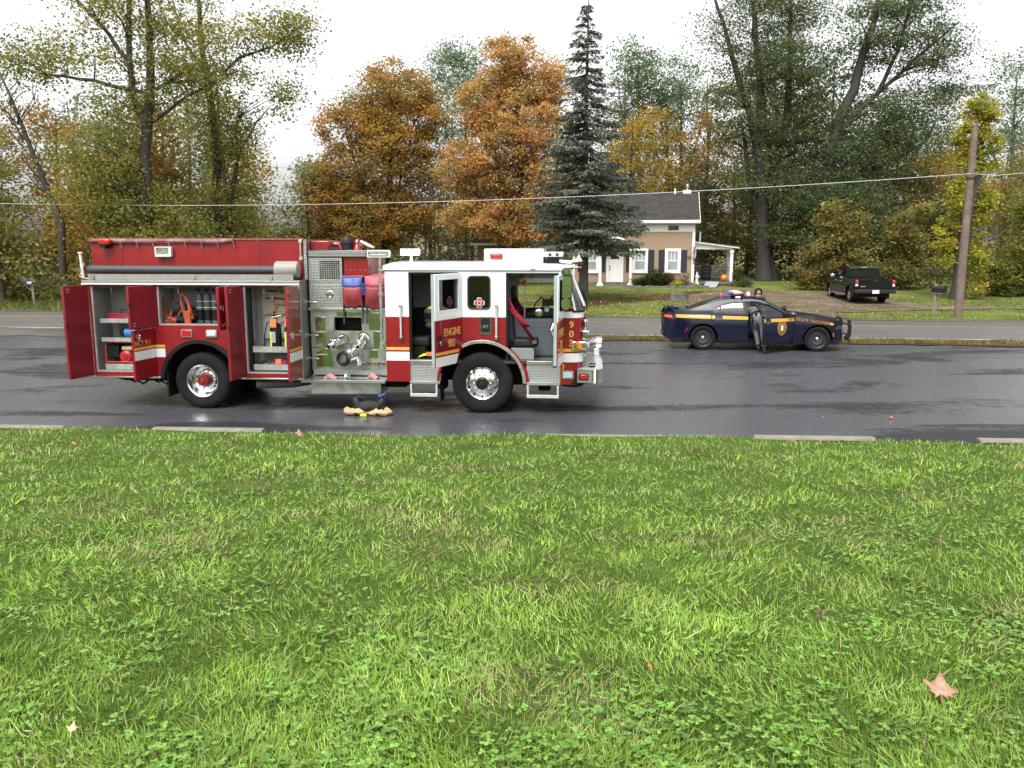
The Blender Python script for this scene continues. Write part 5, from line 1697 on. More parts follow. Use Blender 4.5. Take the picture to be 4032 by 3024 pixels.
def nose_band(z0, z1, mat, name, off=0.0, n=6, sl=None):
    sl = sl or (lambda z: 0.0)
    g = G()
    rows = []
    for z in frange(z0, z1, n):
        rows.append([(x + off * 0.7, y + (-off if y < WID / 2 else off), z) for x, y in nose_pts(z, sl(z))])
    return g.sheet(rows).obj(name, FE, mat, angle=40, thick=0.0)


tuck = lambda z: 0.10 * max(0, (0.95 - z) / 0.4) ** 1.3
nose_band(0.56, 0.974, red, 'nose_skirt', sl=tuck)
nose_band(0.976, 1.14, white2, 'nose_white_stripe', n=3)
nose_band(1.141, 1.171, red, 'nose_band', n=2)
nose_band(1.172, 1.225, gold, 'nose_gold_stripe', n=2)
nose_band(1.226, 1.785, red, 'nose_panel')
nose_band(1.787, 1.90, white, 'nose_cowl', n=3)
ws = lambda z: 0.30 * (z - 1.9) / 0.75
g = G()
rows = []
for z in frange(1.90, 2.64, 8):
    pp = nose_pts(z, ws(z))
    rows.append([(x, y, z) for x, y in pp[3:-3]])
g.sheet(rows)
g.obj('windscreen', FE, win_glass, angle=60)
g = G()
for k in (0, 1):
    y = (lambda v: v if k == 0 else WID - v)
    g.tube([(1.44, y(0.02), 1.9), (1.42, y(0.02), 2.64)], 0.03, 8)
    g.tube([(1.70, y(0.03), 1.9), (1.52, y(0.06), 2.64)], 0.022, 8)
g.tube([(1.88, WID / 2, 1.9), (1.58, WID / 2, 2.64)], 0.025, 8)
g.obj('windscreen_pillar', FE, white)
g = G()
g.tube([(x - 0.005, y - 0.01 if y < 1 else y, 1.905) for x, y in nose_pts(0)[2:-2]], 0.02, 6)
g.obj('windscreen_seal', FE, black)
for y in (0.5, 1.3, 2.0):
    G().tube([(1.92, y, 1.88), (1.90, y - 0.35, 2.05), (1.82, y - 0.45, 2.25)], 0.010, 6).obj('wiper', FE, black)
# front grille and headlamp housings
G().plate(rrect(0.55, 1.9, 1.0, 1.72, 0.05), [], 1.882, 1.90, 'yz').obj('front_grille', FE, chrome)
for yy, s_ in ((-0.02, 1), (WID - 0.48, -1)):
    h = G().box(1.74, 1.93, yy + 0.05, yy + 0.5, 1.20, 1.36).box(1.82, 1.96, yy + 0.08, yy + .46, 1.38, 1.56).obj('headlamp_housing', FE, chrome, bevel=0.03)
    G().box(1.88, 1.965, yy + 0.12, yy + .42, 1.22, 1.34).obj('headlamp_lens', h, clearlens, bevel=0.02)
tl = G().box(1.64, 1.735, -0.035, 0.06, 1.20, 1.36).obj('turn_signal', FE, chrome, bevel=0.01)
G().box(1.735, 1.83, -0.01, 0.1, 1.215, 1.345).obj('lens', tl, amber, bevel=0.015)
G().box(1.645, 1.68, -0.042, -0.034, 1.22, 1.34).obj('lens', tl, amber, bevel=0.004)
G().box(1.9, 1.93, 0.1, 0.4, 1.6, 1.75).obj('front_emblem_bar', FE, chrome, bevel=0.02)
# digits 9 0 3 down the nose, standing just proud of the paint
for dgt, z in (('9', 1.66), ('0', 1.49), ('3', 1.32)):
    g = text_geo(dgt, 0.12, T(1.635, -0.006, z), 1.0, bold=0.006, depth=0.01)
    g.obj('numeral', FE, gold_leaf, label='gold numeral ' + dgt)
G().ball((1.49, -0.004, 0.88), 0.022, 0.014, 0.075).obj('side_marker', FE, amber)
sl_ = G().plate(rrect(1.465, 1.69, 0.665, 0.815, 0.02), [rrect(1.49, 1.665, 0.685, 0.795, 0.015)], -0.016, 0.0).obj('scene_light', FE, chrome, bevel=0.003)
G().box(1.492, 1.663, -0.024, 0.0, 0.687, 0.793).obj('lens', sl_, M('bluish white lens', (0.48, 0.53, 0.66), 0.15, var=0.1, scale=40, coat=0.6), bevel=0.008)
# bumper with checker top
BX = (1.75, 2.24)
g = G()
pl = [(BX[0], 0.0), (2.05, -0.04)] + [(2.05 + 0.17 * math.sin(RAD(a)), 0.13 - 0.17 * math.cos(RAD(a))) for a in frange(0, 90, 15)] + [(2.24, WID / 2)] + [(2.05 + 0.17 * math.sin(RAD(a)), WID - 0.13 + 0.17 * math.cos(RAD(a))) for a in frange(90, 0, 15)] + [(2.05, WID + .04), (BX[0], WID)]
bmp = G().plate(pl, [], 0.60, 0.84, 'xy').obj('front_bumper', FE, chrome, bevel=0.012)
G().plate([(x * 0.985 + 0.03, y * 0.98 + 0.025) for x, y in pl], [], 0.843, 0.856, 'xy').obj('bumper_top', bmp, M('ribbed bumper deck', (0.6, 0.6, 0.58), 0.35, 0.6, var=0.06), bevel=0.003)
for k in range(15):
    x = 1.80 + k * 0.027
    G().box(x, x + 0.011, 0.1, WID - 0.1, 0.857, 0.863).obj('deck_rib', bmp, alum)
G().box(BX[0], 2.02, -0.047, -0.041, 0.605, 0.835).obj('bumper_side', bmp, tread)
bl = G().plate(rrect(1.775, 1.955, 0.655, 0.775, 0.02), [rrect(1.79, 1.94, 0.67, 0.76, 0.015)], -0.062, -0.048).obj('bumper_light', bmp, blackp)
G().box(1.792, 1.938, -0.072, -0.048, 0.672, 0.758).obj('lens', bl, redlens, bevel=0.01)
for (x, y) in ((2.02, 0.30), (2.04, 0.62)):
    g = G()
    g.plate([(x + a, y + b) for a, b in rect(-0.055, 0.055, -0.11, 0.11)], [], 0.864, 0.87, 'xy')
    g.lathe([(0.035, 0.871), (0.052, 0.876), (0.035, 0.885), (0.022, 0.876)], (x, y, 0), 'z', 18)
    g.obj('cup_socket', bmp, blackp)
    G().lathe([(0.03, 0.886), (0.045, 0.889), (0.03, 0.893)], (x, y, 0), 'z', 18).obj('socket_ring', bmp, white2)
g = G()
g.lathe([(0.001, 1.92), (0.05, 1.95), (0.09, 2.02), (0.115, 2.12), (0.13, 2.13), (0.13, 2.24), (0.10, 2.25)], (0, 1.95, 1.12), 'x', 22)
sr = g.obj('siren', bmp, chrome)
G().lathe([(0.001, 2.251), (0.10, 2.251)], (0, 1.95, 1.12), 'x', 22).obj('siren_mesh', sr, black)
G().box(2.08, 2.2, 1.87, 2.03, 0.866, 1.01).obj('siren_bracket', sr, chrome, bevel=0.01)
G().ball((1.65, 0.3, 0.55), 0.25, 0.3, 0.07).obj('tow_eye', FE, under)

# entry steps
for (x0, x1, sx0, sx1) in ((-1.345, -0.78, -1.34, -0.83), (0.82, 1.44, 0.83, 1.415)):
    G().box(x0, x1, 0.03, 0.07, 0.60, 0.93).obj('step_riser', FE, tread)
    G().box(x0, x1, -0.012, 0.5, 0.935, 0.99).obj('door_sill', FE, steel, bevel=0.006)
    st = G().box(x0 - 0.0, x1 + 0.0, -0.05, 0.15, 0.545, 0.60).obj('lower_step', FE, tread, bevel=0.006)
    g = G()
    g.box(sx0, sx0 + 0.035, -0.05, 0.10, 0.33, 0.54)
    g.box(sx1 - 0.035, sx1, -0.05, 0.10, 0.33, 0.54)
    g.box(sx0 + 0.036, sx1 - 0.036, -0.06, 0.10, 0.325, 0.345)
    g.box(sx0 - 0.0, sx1 + 0.0, -0.075, -0.061, 0.315, 0.375)
    g.obj('folding_step', st, M('bright step metal', (0.62, 0.62, 0.6), 0.4, 0.5, var=0.1), bevel=0.004)
    g = G()
    for k in range(14):
        x = sx0 + 0.05 + (sx1 - sx0 - 0.1) * k / 13
        g.box(x, x + 0.014, -0.05, 0.09, 0.346, 0.36)
    g.obj('step_cleats', st, steel, kind='stuff')
# door frame reveals
for (a, b, z0, z1) in ((CREW[0], CREW[1], 0.99, 2.60), (FRONT[0], 1.44, 0.99, 2.59)):
    g = G()
    g.box(a, a + 0.035, 0.041, 0.14, z0, z1)
    g.box(b - 0.035, b, 0.041, 0.14, max(z0, 1.26), z1)
    g.box(a + .036, b - .036, 0.041, 0.14, z1 - 0.035, z1)
    g.obj('door_frame', FE, blackp)
G().plate([(FRONT[0], 1.22), (0.62, 1.02), (0.80, 0.99), (0.66, 0.99), (0.44, 1.16)], [], 0.03, 0.09).obj('door_frame_corner', FE, cabgrey)

# crew door and front door
def cab_door(hx, w, z0, z1, ang, notch, wz, name_lab):
    d = empty('cab_door')
    d.parent = FE
    d.location = (hx, -0.01, 0)
    d.rotation_euler = (0, 0, math.pi + RAD(ang))
    th = 0.075
    win = rect(0.10, w - 0.12, wz[0], wz[1])
    out = notch(w, z0, z1)
    up = [(0.0, SPLIT), (w, SPLIT), (w, z1), (0.0, z1)]
    lo = [p for p in out]
    G().plate(up, [win], th - 0.02, th).obj('outer_skin_upper', d, white, bevel=0.006)
    G().plate(lo, [], th - 0.02, th).obj('outer_skin_lower', d, red, bevel=0.004)
    G().plate(up, [win], 0.0, th - 0.021).obj('door_frame', d, doorgrey, bevel=0.004)
    G().plate(lo, [], 0.0, th - 0.021).obj('door_lining', d, doorgrey, bevel=0.004)
    G().box(0.10, w - 0.12, 0.03, 0.036, wz[0], wz[1]).obj('window_pane', d, win_glass)
    G().plate(rect(0.085, w - 0.105, wz[0] - .015, wz[1] + .015), [rect(0.11, w - 0.13, wz[0] + .01, wz[1] - .01)], th + 0.0005, th + 0.006).obj('window_seal', d, white)
    G().box(w + 0.0005, w + 0.006, 0.0, th - 0.02, SPLIT - 0.75, z1).obj('edge_seal', d, doorgrey)
    return d, th


def crew_notch(w, z0, z1):
    return [(0.0, 1.20), (0.12, 1.06), (0.2, 0.97), (w, 0.965), (w, SPLIT - 0.001), (0.0, SPLIT - 0.001)]


def front_notch(w, z0, z1):
    return [(0.0, 0.99), (w - 0.1, 0.99), (w, 1.04), (w, SPLIT - 0.001), (0.0, SPLIT - 0.001)]


dcrew, th = cab_door(-0.435, 0.89, 0.97, 2.59, 67, crew_notch, (1.95, 2.50), 'crew')
G().plate([(0.18, 1.172), (0.885, 1.172), (0.885, 1.225), (0.09, 1.225), (0.12, 1.172)], [], th, th + 0.003).obj('gold_stripe', dcrew, gold)
G().plate([(0.21, 0.97), (0.885, 0.97), (0.885, 1.14), (0.12, 1.14)], [], th, th + 0.003).obj('white_stripe', dcrew, white2)
KM = lambda x, z: Matrix(((-1, 0, 0, x), (0, 1, 0, th + 0.004), (0, 0, 1, z), (0, 0, 0, 1)))
text_geo('ENGINE', 0.14, KM(0.33, 1.555), 0.84, bold=0.002, depth=0.004).obj('lettering', dcrew, gold_leaf, label='gold letters ENGINE')
text_geo('903', 0.14, KM(0.36, 1.35), 0.84, bold=0.002, depth=0.004).obj('lettering', dcrew, gold_leaf, label='gold numerals 903')
hp = G().plate(rrect(0.70, 0.80, 1.32, 1.52, 0.01), [], th, th + 0.008).obj('door_handle', dcrew, blackp)
G().box(0.72, 0.78, th + 0.009, th + 0.03, 1.34, 1.42).obj('handle_paddle', hp, chrome, bevel=0.006)
dfront, th = cab_door(1.43, 0.90, 0.99, 2.57, 84, front_notch, (1.93, 2.50), 'front')
G().box(0.01, 0.89, th, th + 0.003, 1.172, 1.225).obj('gold_stripe', dfront, gold)
G().box(0.01, 0.89, th, th + 0.003, 1.0, 1.14).obj('white_stripe', dfront, white2)
text_geo('ENGINE', 0.15, KM(0.42, 1.555), 0.82, bold=0.004, depth=0.004).obj('lettering', dfront, gold_leaf, label='gold letters ENGINE')
text_geo('903', 0.15, KM(0.42, 1.35), 0.82, bold=0.004, depth=0.004).obj('lettering', dfront, gold_leaf, label='gold numerals 903')
G().box(0.60, 0.895, -0.012, -0.001, 0.99, 1.12).obj('kick_panel', dfront, black)
G().tube([(0.75, -0.02, 1.55), (0.80, -0.05, 1.65), (0.75, -0.02, 1.75)], 0.018, 8).obj('inside_handle', dfront, chrome)

# side window, vent grille, badges, grab handles
sw = G().plate(rrect(-0.265, 0.165, 1.93, 2.545, 0.08), [rrect(-0.235, 0.135, 1.96, 2.515, 0.065)], -0.012, 0.02).obj('side_window', FE, blackp, bevel=0.004)
G().plate(rrect(-0.24, 0.14, 1.955, 2.52, 0.07), [], 0.008, 0.014).obj('pane', sw, dark_glass)
G().plate(rrect(-0.262, 0.162, 1.933, 2.542, 0.078), [rrect(-0.25, 0.15, 1.945, 2.53, 0.073)], -0.016, -0.0125).obj('window_trim', sw, chrome)
# red and white fire cross sticker, four flared arms round a disc
def cross(cx, cz, r):
    pts = []
    for k in range(4):
        b = 90 * k
        for a, rr_ in ((-30, 0.88), (-14, 1.0), (0, 0.96), (14, 1.0), (30, 0.88), (45, 0.62)):
            pts.append((cx + r * rr_ * math.cos(RAD(a + b)), cz + r * rr_ * math.sin(RAD(a + b))))
    return pts


G().plate(cross(-0.045, 2.05, 0.10), [], 0.004, 0.007).obj('cross_sticker', sw, white2)
st_ = G().plate(cross(-0.045, 2.05, 0.087), [arc(-0.045, 2.05, 0.042, 0, 345, 23)], 0.001, 0.0035).obj('cross_face', sw, M('sticker red', (0.34, 0.03, 0.03), 0.45))
G().plate(arc(-0.045, 2.05, 0.030, 0, 345, 15), [], 0.001, 0.0035).obj('cross_disc', sw, M('sticker red', (0.34, 0.03, 0.03)))
vg = G().plate(rect(-0.045, 0.185, 1.475, 1.795), [rect(-0.01, 0.145, 1.505, 1.765)], -0.012, -0.001).obj('vent_grille', FE, M('olive steel frame', (0.12, 0.14, 0.09), 0.3, 0.7), bevel=0.003)
G().box(-0.01, 0.145, -0.003, -0.001, 1.505, 1.765).obj('vent_back', vg, black)
for k in range(9):
    z = 1.52 + k * 0.028
    for x in (-0.008, 0.072):
        G().plate([(x, z), (x + 0.036, z + 0.014), (x + 0.07, z), (x + 0.07, z + 0.006), (x + 0.036, z + 0.020), (x, z + 0.006)], [], -0.011, -0.0035).obj('vent_slat', vg, M('dark vent slat', (0.05, 0.055, 0.045), 0.4, 0.5))
text_geo('XT', 0.055, T(0.068, -0.014, 1.615), 1.1, bold=0.001).obj('badge', vg, M('grey badge', (0.3, 0.3, 0.28), 0.4, 0.5))
for (x, z0, z1) in ((-1.49, 1.41, 1.99), (0.27, 1.42, 2.0)):
    g = G()
    g.tube([(x, -0.055, z0), (x, -0.055, z1)], 0.02, 12)
    gr = g.obj('grab_handle', FE, M('pale knurled grip', (0.62, 0.62, 0.6), 0.35, 0.4))
    for z in (z0, z1):
        G().box(x - 0.028, x + 0.028, -0.07, -0.001, z - 0.035, z + 0.03).obj('handle_mount', gr, chrome, bevel=0.008)
G().box(0.22, 0.37, -0.006, -0.001, 1.435, 1.455).obj('maker_plate', FE, redtool)

# mirrors on their arm
mm = G().tube([(1.46, -0.02, 2.56), (1.55, -0.22, 2.58), (1.55, -0.26, 1.98), (1.46, -0.02, 1.92)], 0.014, 8).obj('mirror_arm', FE, black)
rot = Rz(RAD(38))
def mirror_face(c, w, h, rnd, a=26):
    Mx = T(*c) @ Rz(RAD(a))
    shp = rrect(-w / 2, w / 2, -h / 2, h / 2, min(w, h) * (0.499 if rnd else 0.12), 8)
    g = G(Mx)
    g.plate(shp, [], 0.0, 0.05)
    o = g.obj('mirror_shell', mm, blackp, bevel=0.008)
    g = G(Mx)
    g.plate([(x * 0.86, z * 0.90) for x, z in shp], [], -0.004, -0.0005)
    g.obj('mirror_glass', o, M('mirror glass', (0.75, 0.78, 0.76), 0.03, 1.0, var=0.01, rvar=0.01))


mirror_face((1.545, -0.28, 2.36), 0.21, 0.42, False)
mirror_face((1.53, -0.29, 2.06), 0.20, 0.24, True)
mirror_face((1.53, -0.27, 2.63), 0.125, 0.125, True)

# cab interior
G().box(0.35, 1.30, 0.85, 1.65, 0.99, 1.70).obj('engine_cover', FE, M('grey engine cover', (0.20, 0.21, 0.23), 0.55, var=0.15, scale=30), bevel=0.05)
G().plate([(0.60, 0.99), (1.30, 0.99), (1.30, 1.55), (0.72, 1.55), (0.60, 1.30)], [], 0.80, 0.845).obj('cover_panel', FE, M('blue grey panel', (0.13, 0.16, 0.18), 0.5, var=0.1), bevel=0.006)
G().plate([(1.22, 1.55), (1.75, 1.55), (1.72, 1.90), (1.40, 1.86)], [], 0.12, 2.3).obj('dashboard', FE, blackp, bevel=0.03)
ds = G().plate([(0.72, 1.72), (1.34, 1.72), (1.34, 1.84), (1.05, 1.90)], [], 0.95, 1.45).obj('centre_console', FE, blackp, bevel=0.02)
G().lathe([(0.07, 0.94), (0.075, 0.93), (0.05, 0.925), (0.001, 0.925)], (1.0, 0, 1.80), 'y', 20).obj('console_gauge', ds, chrome)
G().lathe([(0.04, 0.94), (0.045, 0.93), (0.03, 0.925), (0.001, 0.925)], (1.15, 0, 1.86), 'y', 16).obj('console_knob', ds, white2)
G().box(1.06, 1.30, 1.0, 1.2, 1.93, 2.05).obj('radio', ds, blackp, bevel=0.01)
G().tube([(0.82, 0.95, 1.75), (0.95, 0.95, 2.0), (1.05, 0.95, 2.1), (1.1, 0.95, 2.06)], 0.014, 6).obj('gooseneck_lamp', ds, black)
g = G()
g.tube([(1.15 + 0.21 * math.cos(t) * 0.4, 1.95 + 0.21 * math.sin(t), 1.88 + 0.21 * math.cos(t) * 0.9) for t in frange(0, 6.283, 25)], 0.016, 6)
g.obj('steering_wheel', FE, black)
for (x, y) in ((0.50, 0.35), (0.50, 1.75), (-1.55, 0.45)):
    s_ = G().box(x + 0.06, x + 0.52, y - 0.2, y + 0.24, 1.22, 1.38).obj('seat_cushion', FE, seatm, bevel=0.05, seg=3)
    g = G()
    g.plate([(x - 0.10, 1.3), (x + 0.09, 1.3), (x + 0.02, 2.02), (x - 0.12, 2.02)], [], y - 0.2, y + 0.24)
    g.obj('seat_back', s_, seatm, bevel=0.05, seg=3)
    G().box(x - 0.1, x + 0.0, y - 0.12, y + 0.16, 2.03, 2.28).obj('headrest', s_, M('grey headrest', (0.06, 0.06, 0.065), 0.7), bevel=0.04, seg=3)
    G().box(x + 0.02, x + 0.45, y - 0.18, y + 0.22, 0.99, 1.21).obj('seat_base', s_, M('grey seat box', (0.22, 0.23, 0.24), 0.5) if x > 0.4 else under, bevel=0.01)
    beltm = M('red seat belt', (0.17, 0.010, 0.02), 0.8, spec=0.2)
    if x > 0.4:
        g = G()
        g.sheet([[(x - 0.06, y - 0.22, 2.15), (x + 0.0, y - 0.22, 2.12)], [(x + 0.12, y - 0.23, 1.75), (x + 0.19, y - .23, 1.76)], [(x + 0.42, y - 0.24, 1.34), (x + 0.48, y - .24, 1.36)]])
        g.obj('seat_belt', s_, beltm, thick=0.006)
        G().box(x + 0.42, x + 0.5, y - 0.26, y - 0.245, 1.30, 1.36).obj('belt_tongue', s_, chrome)
        G().sheet([[(x - 0.04, y - 0.21, 1.95), (x + 0.08, y - .21, 1.95)], [(x + 0.2, y - 0.24, 1.68), (x + 0.34, y - .24, 1.66)], [(x + 0.26, y - .24, 1.58), (x + .38, y - .24, 1.62)]]).obj('belt_pad', s_, beltm, thick=0.02)
G().box(-1.32, -0.45, 2.425, 2.431, 1.80, 2.55).obj('far_window_pane', FE, win_glass)
G().box(0.5, 1.36, 2.425, 2.431, 2.3, 2.55).obj('far_window_pane', FE, win_glass)
G().box(-1.70, 1.40, WID - 0.06, WID - 0.041, 0.99, 1.79).obj('wall_lining', FE, M('dark cab lining', (0.03, 0.032, 0.035), 0.7, var=0.2))
G().box(CX0 + 0.041, CX0 + 0.06, 0.05, WID - 0.07, 0.99, ZR - 0.07).obj('wall_lining', FE, M('dark cab lining', (0, 0, 0)))

# ------------------------------------------------------------------ things stowed in the lockers and cab (each its own object on the engine's axes)
def thing_at(name, lx, ly, lz, label, cat, rz=0.0, group=None):
    p = Matrix.Translation(ENG) @ Rz(ENG_YAW) @ Vector((lx, ly, lz))
    o = empty(name, p, ENG_YAW + rz, label=label, category=cat)
    if group:
        o['group'] = group
    return o


t = thing_at('generator', -6.97, 0.32, 0.752, 'portable generator in a red tube frame on the lowest locker tray', 'generator')
g = G()
for y in (-0.2, 0.2):
    g.tube([(-0.30, y, 0.03), (-0.30, y, 0.5), (0.30, y, 0.5), (0.30, y, 0.03), (-0.30, y, 0.03)], 0.02, 8)
    g.tube([(-0.3, y, 0.12), (0.3, y, 0.12)], 0.016, 8)
for x in (-0.3, 0.3):
    g.tube([(x, -0.2, 0.5), (x, 0.2, 0.5)], 0.02, 8)
    g.tube([(x, -0.2, 0.03), (x, 0.2, 0.03)], 0.02, 8)
g.obj('tube_frame', t, M('red frame paint', (0.42, 0.03, 0.02), 0.4))
G().box(-0.20, 0.22, -0.12, 0.15, 0.12, 0.34).obj('engine_block', t, under, bevel=0.02)
G().box(-0.02, 0.22, -0.16, 0.14, 0.34, 0.42).obj('fuel_tank', t, M('cream tank', (0.62, 0.52, 0.28), 0.4), bevel=0.025)
G().lathe([(0.001, -0.20), (0.09, -0.20), (0.125, -0.17), (0.13, -0.12)], (0.07, 0, 0.215), 'y', 24).obj('starter_housing', t, M('red starter', (0.36, 0.025, 0.03), 0.4))
G().lathe([(0.001, -0.212), (0.05, -0.211), (0.055, -0.20)], (0.07, 0, 0.215), 'y', 18).obj('starter_badge', t, redlens)
G().box(-0.28, -0.06, -0.17, 0.12, 0.2, 0.46).obj('alternator', t, black, bevel=0.02)
G().tube([(-0.31, -0.19, 0.51), (-0.02, -0.19, 0.51)], 0.022, 8).tube([(0.02, -0.19, 0.51), (0.31, -0.19, 0.51)], 0.022, 8).obj('carry_bar', t, alum)
t = thing_at('toolbox', -6.93, 0.36, 1.674, 'red plastic toolbox on the upper locker shelf', 'toolbox')
G().box(-0.32, 0.14, -0.12, 0.12, 0, 0.09).obj('case', t, M('red plastic', (0.28, 0.02, 0.035), 0.4), bevel=0.015)
G().box(-0.33, 0.15, -0.13, 0.13, 0.092, 0.125).obj('lid', t, M('red plastic', (0, 0, 0)), bevel=0.012)
G().tube([(-0.12, 0, 0.125), (-0.12, 0, 0.18), (0.02, 0, 0.18), (0.02, 0, 0.125)], 0.01, 6).obj('handle', t, blackp)
t = thing_at('towel_roll', -6.68, 0.20, 1.674, 'pale blue rolled towel beside the red toolbox', 'towel')
G().tube([(-0.13, 0, 0.045), (0.12, 0, 0.045)], [0.045, 0.045], 14).obj('roll', t, M('pale blue cloth', (0.50, 0.58, 0.70), 0.8, var=0.1))
t = thing_at('electric_fan_motor', -6.80, 0.24, 1.314, 'bright blue electric motor with black ends on middle locker shelf', 'motor')
G().tube([(-0.10, 0, 0.115), (0.12, 0, 0.115)], 0.105, 20).obj('casing', t, M('bright blue casing', (0.02, 0.20, 0.52), 0.35))
G().tube([(-0.19, 0, 0.115), (-0.10, 0, 0.115)], [0.085, 0.115], 20).tube([(0.12, 0, 0.115), (0.17, 0, 0.115)], [0.09, 0.07], 20).obj('end_caps', t, blackp, kind='stuff')
G().box(-0.08, 0.1, -0.07, 0.07, 0, 0.03).obj('foot', t, blackp)
for k in range(3):
    t = thing_at('air_cylinder', -5.50 + 0.155 * k, 0.42, 1.602, ('leftmost of three grey air cylinders in the locker over the wheel', 'middle of three grey air cylinders in the locker over the wheel', 'rightmost of three grey air cylinders in the locker over the wheel')[k], 'air cylinder', group='air cylinders over the wheel')
    cg = M('grey cylinder', (0.13, 0.14, 0.145), 0.4, var=0.1)
    G().lathe([(0.001, 0), (0.06, 0.005), (0.072, 0.05), (0.072, 0.48), (0.06, 0.56), (0.02, 0.60)], n=20).obj('bottle', t, cg)
    G().lathe([(0.0735, 0.30), (0.0735, 0.315)], n=20).lathe([(0.0735, 0.42), (0.0735, 0.435)], n=20).obj('bands', t, white2, kind='stuff')
    G().lathe([(0.0735, 0.06), (0.0735, 0.26)], n=20).obj('sleeve', t, blackp)
    G().tube([(0, 0, 0.59), (0, 0, 0.65)], 0.018, 8).tube([(-0.05, 0, 0.645), (0.05, 0, 0.645)], 0.016, 8).obj('valve', t, black)
t = thing_at('rescue_harness', -6.04, 0.28, 1.602, 'orange rescue harness hanging at the rear end of the upper locker', 'harness')
G().tube([(-0.08, 0, 0.55), (-0.09, -0.05, 0.3), (-0.02, -0.1, 0.08)], [0.028, 0.05, 0.04], 7).tube([(-0.02, -0.08, 0.03), (0.05, -.05, 0.2), (0.11, -.02, 0.40)], [0.06, 0.035, 0.02], 7).tube([(0.0, -0.12, 0.05), (0.1, -0.14, 0.09), (0.17, -.1, .06)], [0.05, 0.065, 0.05], 7).obj('webbing', t, orangecol)
G().tube([(-0.085, -0.05, 0.5), (-0.06, -0.09, 0.28), (0.0, -0.15, 0.1), (0.12, -0.19, 0.1)], 0.018, 6).tube([(0.07, -.07, 0.36), (0.02, -.1, 0.16)], 0.016, 6).obj('dark_webbing', t, strapm)
t = thing_at('black_gear_bag', -5.80, 0.35, 1.602, 'rumpled black gear bag in the upper locker beside the cylinders', 'bag')
g = G()
for k in range(9):
    g.ball((random.uniform(-0.2, 0.2), random.uniform(-0.08, 0.08), random.uniform(0.1, 0.32)), random.uniform(0.09, 0.14), 0.1, random.uniform(0.07, 0.12), 10, 7)
g.ball((0, 0, 0.1), 0.26, 0.16, 0.1)
g.obj('bag_body', t, M('black canvas', (0.013, 0.013, 0.016), 0.8, bump=0.5, bscale=20))
G().ball((0.17, -0.17, 0.1), 0.06, 0.03, 0.08).obj('yellow_flap', t, hivis)
G().tube([(-0.02, -.17, 0.18), (0.1, -.19, 0.3)], [0.02, 0.015], 6).obj('orange_strap', t, orangecol)
t = thing_at('rescue_vest', -5.66, 0.20, 1.602, 'upright orange and black rescue vest before the air cylinders', 'vest')
G().tube([(-0.09, 0, 0.58), (-0.07, -0.03, 0.4), (0.02, -0.06, 0.12)], [0.03, 0.035, 0.045], 8).tube([(-0.08, 0, 0.6), (0.04, -0.02, 0.45), (0.12, -.05, 0.1)], [0.025, 0.03, 0.05], 8).box(0.0, 0.12, -0.12, -0.05, 0.0, 0.26).obj('padding', t, orangecol, bevel=0.02)
G().tube([(-0.06, -0.05, 0.52), (0.03, -0.09, 0.2)], 0.025, 8).obj('straps', t, strapm)
# wall tools
def tool(name, label, pts, r, mt, head=None, hm=None, ly=0.56):
    t = thing_at(name, 0, 0, 0, label, 'tool')
    G().tube([(x, ly, z) for x, z in pts], r, 8).obj('handle', t, mt)
    if head:
        G().plate(head, [], ly - 0.015, ly + 0.015).obj('head', t, hm, bevel=0.004)


darkst = M('dark forged steel', (0.06, 0.058, 0.055), 0.4, 0.7)
tool('pry_bar', 'dark steel pry bar, topmost tool on the locker wall', [(-4.22, 2.22), (-3.5, 2.20)], 0.014, darkst, [(-3.98, 2.16), (-3.94, 2.16), (-3.93, 2.28), (-3.97, 2.28)], yellowtool)
tool('fire_axe', 'red-handled axe second from the top on the locker wall', [(-4.25, 2.08), (-3.5, 2.06)], 0.016, redtool, [(-4.14, 2.02), (-4.08, 2.02), (-4.08, 2.14), (-4.16, 2.13)], alum)
tool('halligan_tool', 'yellow forked forcing tool in the middle of the locker wall', [(-4.1, 1.97), (-3.5, 1.97)], 0.020, yellowtool, [(-4.08, 1.88), (-4.04, 1.88), (-4.03, 1.99), (-4.07, 1.99)], yellowtool)
tool('pike_hook', 'long yellow hook handle, lowest tool on the locker wall', [(-4.30, 1.765), (-4.22, 1.785), (-3.5, 1.775)], 0.020, yellowtool, [(-4.12, 1.68), (-4.05, 1.68), (-4.06, 1.83), (-4.11, 1.83)], darkst)
for k, (x, lab) in enumerate(((-3.98, 'black fire extinguisher with an orange tag on the locker tray'), (-3.70, 'black fire extinguisher half hidden by the open locker door'))):
    t = thing_at('fire_extinguisher', x, 0.30, 1.113, lab, 'extinguisher', group='extinguishers in the front locker')
    G().lathe([(0.001, 0.0), (0.10, 0.0), (0.105, 0.03), (0.105, 0.42), (0.08, 0.50), (0.03, 0.53)], n=20).obj('tank', t, black)
    G().box(-0.05, 0.03, -0.112, -0.104, 0.15, 0.36).obj('tank_label', t, M('grey label', (0.35, 0.35, 0.34), 0.5, var=0.3, scale=60))
    G().box(-0.075, -0.045, -0.11, -0.103, 0.05, 0.36).obj('reflective_band', t, hivis)
    G().box(-0.06, 0.05, -0.11, -0.075, 0.44, 0.60).obj('tag', t, M('orange tag', (0.85, 0.22, 0.06), 0.6))
    G().tube([(-0.06, 0, 0.62), (0.12, 0, 0.66)], 0.012, 6).tube([(0, 0, 0.52), (0, 0, 0.64)], 0.02, 8).obj('valve_lever', t, alum)
    G().tube([(-0.02, -.02, 0.58), (-0.14, -0.06, 0.52), (-0.19, -0.08, 0.3), (-0.20, -0.06, 0.04)], 0.012, 6).obj('discharge_hose', t, black)
t = thing_at('rope_bag', -3.92, 0.22, 0.773, 'small red and purple rope bag on the bottom tray of the front locker', 'bag')
g = G()
